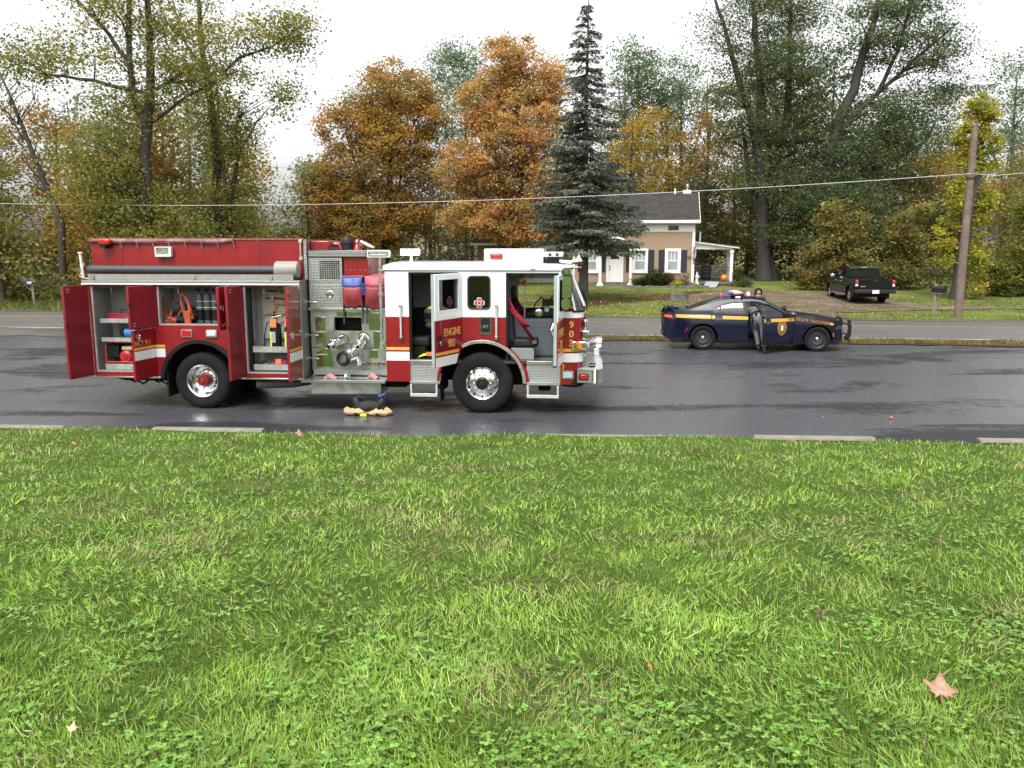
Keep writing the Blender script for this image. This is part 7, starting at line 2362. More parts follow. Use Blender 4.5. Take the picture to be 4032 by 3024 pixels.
# trooper bent into the open door: hips at the door line, trunk and arms inside
TP = empty('person', car_point(1.50, -0.42, 0.0), PC_YAW, label='person in grey uniform leaning into the open police car door', category='person')
J = [((-0.04, 0.16, 0.90), 0.155, 0.135),   # 0 pelvis
     ((-0.10, 0.34, 1.02), 0.150, 0.130),   # 1 waist
     ((-0.14, 0.56, 1.10), 0.165, 0.135),   # 2 chest
     ((-0.15, 0.72, 1.13), 0.120, 0.105),   # 3 upper chest
     ((-0.14, 0.84, 1.12), 0.058, 0.058),   # 4 neck
     ((-0.13, 0.95, 1.10), 0.085, 0.095),   # 5 head
     ((-0.12, 1.04, 1.06), 0.070, 0.080),   # 6 crown
     ((0.03, 0.70, 1.12), 0.062, 0.062), ((0.10, 0.86, 0.92), 0.048, 0.048), ((0.16, 1.02, 0.80), 0.036, 0.036), ((0.18, 1.10, 0.77), 0.04, 0.028),
     ((-0.32, 0.70, 1.12), 0.062, 0.062), ((-0.36, 0.86, 0.92), 0.048, 0.048), ((-0.28, 1.02, 0.80), 0.036, 0.036), ((-0.25, 1.10, 0.77), 0.04, 0.028),
     ((0.05, 0.12, 0.86), 0.135, 0.140), ((0.075, 0.07, 0.48), 0.100, 0.105), ((0.085, 0.02, 0.26), 0.088, 0.09), ((0.08, 0.0, 0.09), 0.05, 0.055), ((0.09, -0.12, 0.035), 0.045, 0.034),
     ((-0.13, 0.20, 0.86), 0.110, 0.115), ((-0.10, 0.42, 0.60), 0.080, 0.085), ((-0.06, 0.36, 0.36), 0.064, 0.066), ((-0.02, 0.34, 0.14), 0.05, 0.05), ((-0.02, 0.24, 0.07), 0.045, 0.034)]
B = [(0, 1), (1, 2), (2, 3), (3, 4), (4, 5), (5, 6), (3, 7), (7, 8), (8, 9), (9, 10), (3, 11), (11, 12), (12, 13), (13, 14), (0, 15), (15, 16), (16, 17), (17, 18), (18, 19), (0, 20), (20, 21), (21, 22), (22, 23), (23, 24)]


def paint_tr(c):
    if c.z < 0.20:
        return 2
    if c.y < 0.26 or c.z < 0.72 and c.y < 0.6:
        return 1
    if c.y > 0.80 and c.z > 1.0:
        return 3
    if c.y > 1.0 and c.z < 0.85:
        return 3
    return 0


body_mesh('body', J, B, 0, TP, [shirt, trousers, dutym, skinm], paint_tr)
ring = [(-0.075 + 0.185 * math.cos(t), 0.262 + 0.10 * math.sin(t) * 0.55 + 0.0, 0.965 - 0.155 * math.sin(t)) for t in frange(0, 6.283, 25)]
G().tube(ring, 0.028, 8).obj('duty_belt', TP, dutym)
for (x, y, z) in ((-0.24, 0.20, 0.94), (0.10, 0.20, 0.90), (-0.15, 0.15, 1.05), (0.02, 0.14, 1.04)):
    G().box(x - 0.03, x + 0.03, y - 0.035, y + 0.025, z - 0.05, z + 0.04).obj('belt_pouch', TP, dutym, bevel=0.012)
G().box(-0.29, -0.24, 0.14, 0.24, 0.62, 0.90).obj('holster', TP, dutym, bevel=0.02)
for (x, y) in ((-0.09, 0.135), (0.0, 0.13)):
    G().ball((x, y - 0.02, 1.0), 0.022, 0.012, 0.018, 8, 6).obj('belt_snap', TP, chrome)
# five-fingered hands resting on the seat
for hx, sgn in ((0.18, 1), (-0.25, -1)):
    for k in range(4):
        L_ = (0.065, 0.078, 0.074, 0.058)[k]
        x = hx + (k - 1.5) * 0.02
        G().tube([(x, 1.11, 0.765), (x, 1.11 + L_ * 0.6, 0.760), (x, 1.11 + L_, 0.745)], [0.0095, 0.009, 0.007], 8).obj('finger', TP, skinm)
    G().tube([(hx - sgn * 0.035, 1.06, 0.775), (hx - sgn * 0.06, 1.09, 0.762), (hx - sgn * 0.065, 1.12, 0.755)], [0.011, 0.010, 0.008], 8).obj('thumb', TP, skinm)
G().ball((-0.125, 1.0, 1.12), 0.095, 0.115, 0.10, 16, 12).obj('hair', TP, hairm)

# woman behind the car, looking down
WP = empty('person', car_point(1.80, 2.35, -0.02), PC_YAW, label='dark-haired person in a dark jacket looking down behind the police car', category='person')
J = [((0, 0, 0.92), 0.15, 0.12), ((0, 0, 1.10), 0.135, 0.105), ((0, 0, 1.26), 0.155, 0.11), ((0, -0.01, 1.35), 0.10, 0.085), ((0, -0.02, 1.42), 0.052, 0.052),
     ((0.17, 0, 1.34), 0.058, 0.055), ((0.21, -0.04, 1.10), 0.045, 0.045), ((0.14, -0.22, 1.02), 0.036, 0.036), ((0.10, -0.30, 1.02), 0.038, 0.024),
     ((-0.17, 0, 1.34), 0.058, 0.055), ((-0.21, -0.04, 1.10), 0.045, 0.045), ((-0.14, -0.22, 1.02), 0.036, 0.036), ((-0.10, -0.30, 1.02), 0.038, 0.024),
     ((0.09, 0, 0.84), 0.10, 0.10), ((0.10, -0.01, 0.46), 0.068, 0.07), ((0.10, 0.01, 0.10), 0.045, 0.048), ((0.10, -0.12, 0.04), 0.045, 0.032),
     ((-0.09, 0, 0.84), 0.10, 0.10), ((-0.10, -0.01, 0.46), 0.068, 0.07), ((-0.10, 0.01, 0.10), 0.045, 0.048), ((-0.10, -0.12, 0.04), 0.045, 0.032),
     ((0, -0.035, 1.49), 0.072, 0.082), ((0, -0.03, 1.575), 0.076, 0.088)]
B = [(0, 1), (1, 2), (2, 3), (3, 4), (3, 5), (5, 6), (6, 7), (7, 8), (3, 9), (9, 10), (10, 11), (11, 12), (0, 13), (13, 14), (14, 15), (15, 16), (0, 17), (17, 18), (18, 19), (19, 20), (4, 21), (21, 22)]
body_mesh('body', J, B, 0, WP, [M('dark jacket', (0.02, 0.022, 0.03), 0.75), M('dark jeans', (0.03, 0.04, 0.07), 0.8), dutym, skinm], lambda c: 2 if c.z < 0.1 else (1 if c.z < 0.9 else (3 if c.z > 1.395 or (c.y < -0.25 and c.z > .9) else 0)))
for s in (-1, 1):
    G().ball((s * 0.031, -0.112, 1.515), 0.013, 0.008, 0.006, 8, 6).obj('eye', WP, M('dark eye', (0.02, 0.015, 0.012), 0.2))
    G().ball((s * 0.078, -0.03, 1.50), 0.012, 0.02, 0.03, 8, 6).obj('ear', WP, skinm)
    G().tube([(s * 0.046, -0.110, 1.533), (s * 0.016, -0.118, 1.537)], 0.004, 6).obj('eyebrow', WP, hairm)
G().tube([(0, -0.115, 1.52), (0, -0.132, 1.49), (0, -0.12, 1.478)], [0.007, 0.013, 0.010], 8).obj('nose', WP, skinm)
G().ball((0, -0.113, 1.447), 0.024, 0.008, 0.007, 8, 6).obj('mouth', WP, M('lips', (0.35, 0.12, 0.10), 0.4))
g = G()
g.ball((0, 0.012, 1.56), 0.098, 0.105, 0.085, 18, 12)
for k in range(26):
    a = math.pi * (-0.18 + 1.36 * k / 25)
    x, y = 0.088 * math.cos(a), 0.012 + 0.095 * math.sin(a)
    g.tube([(x * 0.9, y * 0.9, 1.60), (x * 1.05, y * 1.05, 1.52), (x * 1.12, y * 1.08, 1.42), (x * 1.15, y * 1.05, 1.30 + 0.03 * math.sin(k * 2.1))], [0.02, 0.022, 0.02, 0.008], 7)
for s in (-1, 1):
    g.tube([(0.0, -0.085, 1.63), (s * 0.06, -0.085, 1.59), (s * 0.085, -0.06, 1.52), (s * 0.095, -0.03, 1.42)], [0.02, 0.024, 0.02, 0.012], 7)
g.obj('hair', WP, hairm)
for hx, sgn in ((0.10, 1), (-0.10, -1)):
    for k in range(4):
        L_ = (0.06, 0.072, 0.068, 0.052)[k]
        x = hx + (k - 1.5) * 0.018
        G().tube([(x, -0.31, 1.02), (x, -0.31 - L_ * 0.6, 1.015), (x, -0.31 - L_, 1.0)], [0.0085, 0.008, 0.006], 8).obj('finger', WP, skinm)
    G().tube([(hx - sgn * 0.03, -0.27, 1.03), (hx - sgn * 0.055, -0.30, 1.03), (hx - sgn * 0.06, -0.33, 1.025)], [0.010, 0.009, 0.007], 8).obj('thumb', WP, skinm)

# ------------------------------------------------------------------ black pickup on the driveway, seen from behind
PK = empty('pickup_truck', (17.80, 42.0, land(17.8, 42.0) + 0.03), RAD(84.4), label='black crew-cab pickup parked on the gravel driveway', category='pickup truck')
kblack = M('black truck paint', (0.007, 0.007, 0.008), 0.25, var=0.1, coat=0.15, spec=0.25, rvar=0.05)


def Yk(x, z):
    t = min(0.99999, abs((x - 1.60) / 2.85))
    w = 0.93 * (1 - t ** 9) ** 0.30
    if z <= 1.10:
        k = 1 - 0.05 * ((0.85 - z) / 0.45) ** 2 if z < 0.85 else 1 - 0.03 * ((z - 0.85) / 0.25) ** 2
    else:
        k = 0.97 - (z - 1.10) * 0.36
    return w * k


pa = lambda cx: arc(cx, 0.42, 0.47, 190, -10, 20)
bed = [(-1.20, 0.55), (-0.50, 0.50)] + pa(0.0) + [(0.50, 0.48), (0.66, 0.48), (0.66, 1.19), (-1.20, 1.22)]
cabl = [(0.68, 0.46), (3.06, 0.44)] + pa(3.57) + [(4.06, 0.48), (4.42, 0.50), (4.44, 0.95), (4.2, 1.08), (2.95, 1.17), (2.72, 1.2), (2.05, 1.70), (1.75, 1.77), (0.92, 1.76), (0.76, 1.70), (0.70, 1.2)]
kw1 = [(0.98, 1.22), (1.62, 1.20), (1.62, 1.66), (1.05, 1.66)]
kw2 = [(1.72, 1.20), (2.55, 1.20), (2.07, 1.60), (1.90, 1.66), (1.72, 1.66)]
for near in (True, False):
    skin_patch(Yk, 0.0, bed, [], near, 0.09, xs=[-1.19, -1.17, -1.13, -1.06] + frange(-.98, .62, 20)).obj('bed_side', PK, kblack, angle=60)
    skin_patch(Yk, 0.0, cabl, [kw1, kw2], near, 0.09, xs=frange(0.72, 4.0, 40) + [4.1, 4.2, 4.28, 4.34, 4.39, 4.42, 4.435]).obj('cab_side', PK, kblack, angle=60)
    skin_patch(Yk, 0.0, kw1, [], near, 0.15, off=-0.012).obj('side_window', PK, dark_glass, angle=60)
    skin_patch(Yk, 0.0, kw2, [], near, 0.15, off=-0.012).obj('side_window', PK, dark_glass, angle=60)
    s = -1 if near else 1
    G().box(0.62, 3.0, s * 0.90 - 0.06, s * 0.90 + 0.06, 0.36, 0.43).obj('running_board', PK, M('dull aluminium', (0.3, 0.3, 0.3), 0.4, 0.6), bevel=0.015)
    G().ball((2.35, s * 1.06, 1.28), 0.10, 0.13, 0.11, 12, 8).obj('side_mirror', PK, M('bright mirror shell', (0.45, 0.46, 0.48), 0.2, 0.8))
    for x in (1.28, 2.25):
        G().box(x, x + 0.16, s * 0.925 - 0.02, s * 0.925 + 0.03, 1.02, 1.055).obj('door_handle', PK, chrome, bevel=0.01)
    lampx = s * 0.80
    tlp = G().box(-1.235, -1.10, min(lampx, lampx + s * 0.13), max(lampx, lampx + s * 0.13), 0.98, 1.18).obj('tail_lamp', PK, M('truck tail lamp', (0.36, 0.03, 0.035), 0.2, coat=0.6), bevel=0.02)
    G().box(-1.24, -1.12, min(lampx + s * .01, lampx + s * 0.125), max(lampx + s * .01, lampx + s * 0.125), 0.86, 0.975).obj('reversing_lamp', tlp, M('pale lamp', (0.62, 0.60, 0.60), 0.2), bevel=0.02)
    for cx in (0.0, 3.57):
        w = empty('wheel')
        w.parent = PK
        w.location = (cx, s * 0.86, 0.385)
        r = 0.385
        q = -s
        G().lathe([(0.235, 0.02 * q), (0.25, 0.0), (r * 0.86, -0.01 * q), (r * 0.96, 0.01 * q), (r, 0.04 * q), (r, 0.20 * q), (r * 0.95, 0.24 * q), (0.23, 0.22 * q)], n=36, axis='y').obj('tyre', w, tyrem)
        g = G()
        g.lathe([(0.24, 0.005 * q), (0.225, 0.03 * q), (0.215, 0.09 * q), (0.07, 0.07 * q), (0.06, 0.02 * q), (0.001, 0.015 * q)], n=30, axis='y')
        g.obj('rim', w, steelwheel)
        for k in range(6):
            a = 2 * math.pi * k / 6
            sp_ = G(Ry(a)).plate([(-0.028, 0.05), (0.028, 0.05), (0.045, 0.225), (-0.045, 0.225)], [], min(0.012 * q, 0.06 * q), max(0.012 * q, 0.06 * q))
            sp_.obj('spoke', w, M('machined spoke', (0.62, 0.62, 0.63), 0.25, 0.9), bevel=0.006)
        g = G()
        g.sheet([[(x - cx - 0, y, z - 0.385) for x, z in arc(cx, 0.42, 0.475, -12, 192, 18)] for y in (0.04 * -s * -1, -s * 0.4)])
        g.obj('wheel_well', w, under)
    G().sheet([[(-0.60, s * (0.66 + 0.24 * t), 0.50 - 0.25 * k) for t in (0, 1)] for k in (0, 1)]).obj('mud_flap', PK, black, thick=0.015)
# bed, tailgate, bumper, roof and glass
G().box(-1.14, 0.66, -0.80, 0.80, 0.60, 0.66).box(0.60, 0.66, -0.84, 0.84, 0.66, 1.19).obj('bed_floor', PK, black)
tg = G().plate(rrect(-0.79, 0.79, 0.72, 1.20, 0.03), [rrect(-0.66, 0.66, 0.80, 1.06, 0.04)], -1.215, -1.17, 'yz').obj('tailgate', PK, kblack, bevel=0.012)
G().plate(rrect(-0.67, 0.67, 0.79, 1.07, 0.04), [], -1.20, -1.175, 'yz').obj('tailgate_inset', tg, kblack, bevel=0.006)
G().box(-1.23, -1.212, -0.13, 0.13, 1.08, 1.15).obj('tailgate_handle', tg, blackp, bevel=0.006)
G().plate(arc(0.0, 1.115, 0.05, 0, 345, 20), [arc(0.0, 1.115, 0.036, 0, 345, 20)], -1.237, -1.231, 'yz').obj('tailgate_emblem', tg, M('dark chrome', (0.15, 0.15, 0.15), 0.2, 0.9))
G().box(-1.222, -1.216, 0.45, 0.68, 0.84, 0.885).obj('tailgate_badge', tg, M('grey badge', (0, 0, 0)))
bp_ = G().plate([(-1.36, -0.95), (-1.36, 0.95), (-1.12, 0.95), (-1.12, -0.95)], [], 0.53, 0.70, 'xy').obj('rear_bumper', PK, M('black bumper', (0.02, 0.02, 0.021), 0.35, 0.2), bevel=0.03)
pl_ = G().box(-1.373, -1.362, -0.16, 0.16, 0.53, 0.695).obj('number_plate', PK, M('white plate', (0.72, 0.72, 0.70), 0.5, var=0.05))
for k in range(6):
    G().box(-1.376, -1.3735, 0.10 - 0.04 * k, 0.125 - 0.04 * k, 0.585, 0.645).obj('plate_mark', pl_, M('grey plate print', (0.30, 0.32, 0.36), 0.5))
text_geo('4x4', 0.06, Matrix(((0, 1, 0, -1.205), (-1, 0, 0, 0.55), (0, 0, 1, 0.86), (0, 0, 0, 1))), 1.0).obj('badge_lettering', tg, M('silver badge', (0.5, 0.5, 0.5), 0.3, 0.8))
G().box(-1.0, 4.2, -0.75, 0.75, 0.34, 0.60).box(-0.1, 0.1, -0.8, 0.8, 0.3, 0.42).obj('chassis', PK, under)
KZ = [(0.70, 1.68), (0.80, 1.735), (0.95, 1.765), (1.4, 1.775), (1.75, 1.765), (2.05, 1.70), (2.72, 1.20), (2.95, 1.17), (4.2, 1.08), (4.4, 0.98)]
kz = lambda x: pw(KZ, x)
top_sheet(Yk, 0.0, kz, 0.72, 2.02, 0.035, 12).obj('roof', PK, M('black roof paint', (0.03, 0.03, 0.032), 0.12, coat=1.0), angle=60)
top_sheet(Yk, 0.0, kz, 2.02, 2.72, 0.04, 8, inset=0.03).obj('windscreen', PK, dark_glass, angle=60)
top_sheet(Yk, 0.0, kz, 2.72, 4.42, 0.05, 14).obj('bonnet', PK, kblack, angle=60)
rg = G().plate([(-0.86, 1.16), (0.86, 1.16), (0.72, 1.70), (-0.72, 1.70)], [[(-0.70, 1.22), (0.70, 1.22), (0.60, 1.62), (-0.60, 1.62)]], 0.68, 0.72, 'yz').obj('cab_back', PK, kblack, bevel=0.01)
G().plate([(-0.71, 1.21), (0.71, 1.21), (0.61, 1.63), (-0.61, 1.63)], [], 0.70, 0.706, 'yz').obj('rear_window', PK, M('black privacy glass', (0.008, 0.008, 0.009), 0.06, coat=0.5))
G().box(0.67, 0.70, -0.15, 0.15, 1.72, 1.76).obj('brake_lamp', PK, M('grey lamp', (0.3, 0.28, 0.28), 0.3))
G().box(0.75, 2.9, -0.7, 0.7, 0.6, 1.1).obj('cabin', PK, black)

# ------------------------------------------------------------------ the house (x along its front from the left corner, y into the house)
HS_P = (4.0, 55.35, 0.0)
HS_YAW = RAD(-10)
HS = empty('house', HS_P, HS_YAW, label='tan clapboard two-storey house with dark roof and side porch', category='house')
HL, HD = 7.78, 7.2
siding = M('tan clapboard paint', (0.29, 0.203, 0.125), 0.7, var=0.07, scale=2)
siding2 = M('shaded wing clapboard', (0.20, 0.125, 0.085), 0.75, var=0.08, scale=2)  # darker copy of the siding, the wing's shade put into its colour
trimw = M('white house trim', (0.74, 0.73, 0.71), 0.55, var=0.05, scale=4)
shut = M('navy shutter paint', (0.016, 0.019, 0.030), 0.5, var=0.2)
pane_m = M('curtained window glass', (0.30, 0.33, 0.33), 0.08, var=0.25, scale=2.5, coat=0.5)
pane_dark = M('dark attic glass', (0.03, 0.032, 0.032), 0.08, var=0.4, scale=6, coat=0.5)
stone = M('mossy field stone', (0.12, 0.115, 0.10), 0.9, var=0.45, scale=5, bump=0.8, bscale=12)
conc = M('weathered concrete', (0.19, 0.175, 0.14), 0.85, var=0.2, scale=6, bump=0.4, bscale=40, dirt=(0.16, 0.15, 0.12, 0.6))
G().box(0.0, HL, 0.0, HD, 0.30, 4.45).obj('wall_core', HS, siding)
G().box(-0.05, HL + 0.05, -0.06, HD, 0.25, 0.72).obj('foundation', HS, stone)
# front clapboards, each one its own slightly tilted board
def clap(name, x0, x1, z, h, mat, par, y=0.0, flip=False):
    g = G()
    g.add([(x0, y - 0.022, z), (x1, y - 0.022, z), (x1, y - 0.006, z + h), (x0, y - 0.006, z + h), (x0, y, z), (x1, y, z), (x1, y, z + h), (x0, y, z + h)],
          [(0, 1, 2, 3), (0, 4, 5, 1), (3, 2, 6, 7), (0, 3, 7, 4), (1, 5, 6, 2)])
    return g.obj(name, par, mat, angle=0)


z = 0.73
EXP = 0.118
while z < 3.93:
    clap('clapboard', 0.1, HL - 0.13, z, EXP, siding, HS)
    z += EXP
# gable-end boards on the porch side
z = 0.73
while z < 4.35:
    G().add([(HL + 0.022, 0.0, z), (HL + 0.022, HD, z), (HL + 0.006, HD, z + EXP), (HL + 0.006, 0.0, z + EXP), (HL, 0, z), (HL, HD, z)], [(0, 1, 2, 3), (0, 4, 5, 1)]).obj('clapboard', HS, siding, angle=0)
    z += EXP
G().box(-0.02, HL + 0.02, -0.035, -0.001, 3.95, 4.42).obj('frieze_board', HS, trimw)
for x0, x1 in ((0.0, 0.13), (HL - 0.14, HL + 0.03)):
    G().box(x0, x1, -0.04, -0.002, 0.72, 3.949).obj('corner_board', HS, trimw)
# attic windows in the frieze
for (x0, x1) in ((6.10, 6.76), (4.05, 4.71), (2.33, 3.0), (0.75, 1.4)):
    w = G().plate(rect(x0 - 0.03, x1 + 0.03, 4.0, 4.36), [rect(x0, x1, 4.03, 4.33)], -0.05, -0.036).obj('attic_window', HS, trimw)
    G().box(x0, x1, -0.040, -0.036, 4.03, 4.33).obj('pane', w, pane_dark)
# cornice and roof
G().box(-0.35, HL + 0.30, -0.40, -0.002, 4.43, 4.53).obj('soffit', HS, trimw)
G().box(-0.38, HL + 0.33, -0.50, -0.401, 4.47, 4.66).obj('gutter', HS, trimw, bevel=0.03)
ridge_y, ridge_z, eave_y, eave_z = 3.6, 6.62, -0.45, 4.66
shingle = M('worn dark roof shingle', (0.046, 0.042, 0.041), 0.85, var=0.35, scale=5, bump=0.5, bscale=40, spec=0.2, dirt=(0.10, 0.09, 0.085, 0.6))
g = G()
g.plate([(eave_y, eave_z - 0.03), (ridge_y, ridge_z - 0.05), (2 * ridge_y - eave_y, eave_z - 0.03), (ridge_y, ridge_z - 0.14)], [], -0.33, HL + 0.28, 'yz')
rf = g.obj('roof', HS, shingle)
nrow = 26
L_ = math.hypot(ridge_y - eave_y, ridge_z - eave_z)
sl = math.atan2(ridge_z - eave_z, ridge_y - eave_y)
for k in range(nrow):
    a = k / nrow
    b_ = (k + 1.12) / nrow
    y0, z0 = eave_y + (ridge_y - eave_y) * a, eave_z + (ridge_z - eave_z) * a
    y1, z1 = eave_y + (ridge_y - eave_y) * min(1, b_), eave_z + (ridge_z - eave_z) * min(1, b_)
    up_ = Vector((0, -math.sin(sl), math.cos(sl)))
    g = G()
    xs_ = frange(-0.34, HL + 0.30, 34)
    lo = [(x, y0 + up_.y * 0.022 + random.uniform(-.012, .006), z0 + up_.z * 0.022 + random.uniform(-.006, .004)) for x in xs_]
    hi = [(x, y1 + up_.y * 0.004, z1 + up_.z * 0.004) for x in xs_]
    bt = [(x, y0, z0) for x in xs_]
    g.sheet([bt, lo, hi])
    g.obj('shingle_course', rf, shingle, angle=20)
G().box(-0.34, HL + 0.3, ridge_y - 0.1, ridge_y + 0.1, ridge_z - 0.02, ridge_z + 0.04).obj('ridge_cap', rf, shingle)
for x in (-0.36, HL + 0.29):
    g = G()
    g.plate([(eave_y - 0.02, eave_z - 0.14), (ridge_y, ridge_z - 0.12), (ridge_y, ridge_z + 0.02), (eave_y - 0.02, eave_z + 0.0)], [], x - 0.01, x + 0.03, 'yz')
    g.obj('rake_board', HS, trimw)
g = G()
g.plate([(0, 4.44), (HD, 4.44), (ridge_y, 6.5)], [], HL - 0.03, HL + 0.0, 'yz')
g.plate([(0, 4.44), (HD, 4.44), (ridge_y, 6.5)], [], 0.0, 0.03, 'yz')
g.obj('gable_walls', HS, siding, kind='stuff')
G().box(HL - 0.75, HL - 0.2, ridge_y - 0.25, ridge_y + 0.25, ridge_z - 0.2, ridge_z + 0.14).obj('chimney', rf, M('whitewashed brick', (0.55, 0.54, 0.52), 0.8, var=0.2, scale=10))
G().lathe([(0.08, 6.75), (0.08, 6.92), (0.15, 6.93), (0.16, 6.98), (0.09, 7.0), (0.09, 7.06), (0.13, 7.07), (0.05, 7.16), (0.001, 7.16)], (HL - 0.45, ridge_y, 0), 'z', 16).obj('chimney_cowl', rf, alum)
G().tube([(6.51, ridge_y - 0.3, 6.5), (6.51, ridge_y - 0.3, 6.86)], 0.06, 12).obj('vent_pipe', rf, trimw)
# ground-floor windows with shutters
for (xc, zb, zt_, w_, sh_l, sh_r) in ((6.45, 1.36, 2.88, 1.0, True, True), (4.37, 1.36, 2.88, 1.0, True, True), (1.22, 1.34, 2.83, 1.0, True, True)):
    x0, x1 = xc - w_ / 2, xc + w_ / 2
    wn_ = G().plate(rect(x0, x1, zb, zt_), [rect(x0 + 0.19, x1 - 0.19, zb + 0.16, zt_ - 0.18)], -0.075, -0.024).obj('window', HS, trimw, bevel=0.004)
    G().box(x0 - 0.04, x1 + 0.04, -0.11, -0.02, zb - 0.05, zb - 0.001).obj('window_sill', wn_, trimw)
    G().box(x0 + 0.19, x1 - 0.19, -0.035, -0.025, zb + 0.16, zt_ - 0.18).obj('pane', wn_, pane_m)
    zm = (zb + zt_) / 2 - 0.02
    G().box(x0 + 0.18, x1 - 0.18, -0.058, -0.036, zm - 0.03, zm + 0.03).obj('meeting_rail', wn_, trimw)
    for k in (1, 2):
        x = x0 + 0.19 + (w_ - 0.38) * k / 3
        G().box(x - 0.018, x + 0.018, -0.05, -0.036, zm + 0.031, zt_ - 0.18).obj('glazing_bar', wn_, trimw)
    for (q, x) in ((sh_l, x0 - 0.40), (sh_r, x1 + 0.02)):
        if q:
            s_ = G().plate(rect(x, x + 0.38, zb + 0.03, zt_ - 0.08), [rect(x + 0.05, x + 0.33, zb + 0.08, zm - 0.05), rect(x + 0.05, x + 0.33, zm + 0.04, zt_ - 0.14)], -0.06, -0.024).obj('shutter', HS, shut)
            for (za, zc) in ((zb + 0.08, zm - 0.05), (zm + 0.04, zt_ - 0.14)):
                G().box(x + 0.05, x + 0.33, -0.045, -0.03, za, zc).obj('shutter_panel', s_, shut)
# front door under an arched portico
dr = G().plate(rect(2.20, 3.30, 0.72, 2.72), [rect(2.32, 3.18, 0.74, 2.58)], -0.09, -0.024).obj('front_door', HS, trimw)
G().box(2.33, 3.17, -0.06, -0.03, 0.75, 2.57).obj('door_leaf', dr, M('white door', (0.66, 0.65, 0.64), 0.45, var=0.05))
for (a, b, c, d) in ((2.42, 2.70, 0.9, 1.5), (2.80, 3.08, 0.9, 1.5), (2.42, 2.70, 1.62, 2.05), (2.80, 3.08, 1.62, 2.05)):
    G().box(a, b, -0.066, -0.061, c, d).obj('door_panel', dr, M('white door', (0, 0, 0)), bevel=0.002)
G().plate([(2.45 + 0.3 + 0.30 * math.cos(t), 2.2 + 0.26 * math.sin(t)) for t in frange(0, math.pi, 14)], [], -0.067, -0.061).obj('fan_light', dr, pane_dark)
for zz in (1.75, 1.62, 1.5):
    G().ball((2.43, -0.08, zz), 0.035, 0.03, 0.05, 8, 6).obj('door_ornament', dr, darkst)
for x in (1.85, 3.80):
    p_ = G().lathe([(0.16, 0.62), (0.16, 0.70), (0.10, 0.72), (0.10, 1.6), (0.085, 2.5), (0.13, 2.52), (0.14, 2.62)], (x, -0.75, 0), 'z', 18).obj('portico_column', HS, trimw)
    G().box(x - 0.2, x + 0.2, -0.95, -0.55, 0.5, 0.62).obj('column_base', p_, trimw)
a1, a2 = arc(2.825, 2.62, 0.90, 0, 180, 24), arc(2.825, 2.62, 1.06, 0, 180, 24)
ptc = G().plate(a1 + a2[::-1], [], -0.92, -0.60).obj('portico_arch', HS, trimw, bevel=0.01)
G().sheet([[(x, y, zz) for x, zz in arc(2.825, 2.62, 1.08, 0, 180, 20)] for y in (-0.95, -0.03)]).obj('portico_roof', ptc, shingle, thick=0.03)
G().box(1.6, 4.05, -1.05, -0.03, 0.28, 0.5).obj('front_step', HS, stone, bevel=0.03)
G().box(1.9, 3.75, -1.4, -1.051, 0.2, 0.38).obj('front_step', HS, stone, bevel=0.03)
G().plate([(7.49 + 0.16 * math.cos(t), 2.32 + 0.11 * math.sin(t)) for t in frange(0, 5.98, 20)], [], -0.045, -0.03).obj('house_plaque', HS, M('green bronze plaque', (0.10, 0.13, 0.09), 0.5, 0.4))
# side porch
PXA, PXB = HL + 0.05, 10.25
G().plate(rect(HL + 0.06, 10.35, 0.4, 4.0), [], 0.62, 0.76, 'xy').obj('porch_floor', HS, M('grey porch boards', (0.13, 0.12, 0.11), 0.7, var=0.25))
G().box(HL + 0.06, 10.3, 0.42, 3.9, 0.3, 0.62).obj('porch_skirt', HS, M('dark porch skirt', (0.05, 0.045, 0.04), 0.8))
for k in range(9):
    x = HL + 0.08 + (10.33 - HL - .1) * k / 9
    G().box(x, x + 0.24, 0.39, 3.98, 0.762, 0.775).obj('porch_board', HS, M('grey porch boards', (0, 0, 0)))
pr = G().plate([(HL + 0.04, 3.24), (10.62, 2.88), (10.62, 3.0), (HL + 0.04, 3.36)], [], 0.2, 4.2).obj('porch_roof', HS, trimw, bevel=0.01)
G().plate([(HL + 0.04, 3.361), (10.64, 3.002), (10.64, 3.02), (HL + 0.04, 3.385)], [], 0.15, 4.25).obj('porch_shingles', pr, shingle)
G().plate([(HL + 0.04, 2.84), (10.22, 2.82), (10.22, 2.935), (HL + 0.04, 3.235)], [], 0.42, 0.52).obj('porch_fascia', HS, trimw)
G().box(10.08, 10.2, 0.53, 4.0, 2.80, 2.92).obj('porch_beam', HS, trimw)
for (y) in (0.47, 2.2, 3.85):
    p_ = G().box(10.08, 10.26, y - 0.09, y + 0.09, 0.777, 2.80).obj('porch_post', HS, trimw, bevel=0.01)
    G().box(10.04, 10.30, y - 0.13, y + 0.13, 2.62, 2.795).obj('post_capital', p_, trimw, bevel=0.01)
for (a, b) in (((HL + 0.1, 3.9), (10.05, 3.9)), ((10.17, 0.6), (10.17, 3.75))):
    rl = empty('porch_railing')
    rl.parent = HS
    A_, B_ = Vector((a[0], a[1], 0)), Vector((b[0], b[1], 0))
    for zz in (0.93, 1.70):
        G().tube([A_ + Vector((0, 0, zz)), B_ + Vector((0, 0, zz))], 0.035, 4).obj('rail', rl, trimw, angle=20)
    n_ = 20
    for k in range(1, n_):
        p = A_.lerp(B_, k / n_)
        G().box(p.x - 0.02, p.x + 0.02, p.y - 0.02, p.y + 0.02, 0.95, 1.68).obj('baluster', rl, trimw)
G().tube([(HL + 0.35, 0.6, 3.3), (HL + 0.37, 0.6, 3.95)], 0.05, 10).obj('porch_vent', HS, trimw)

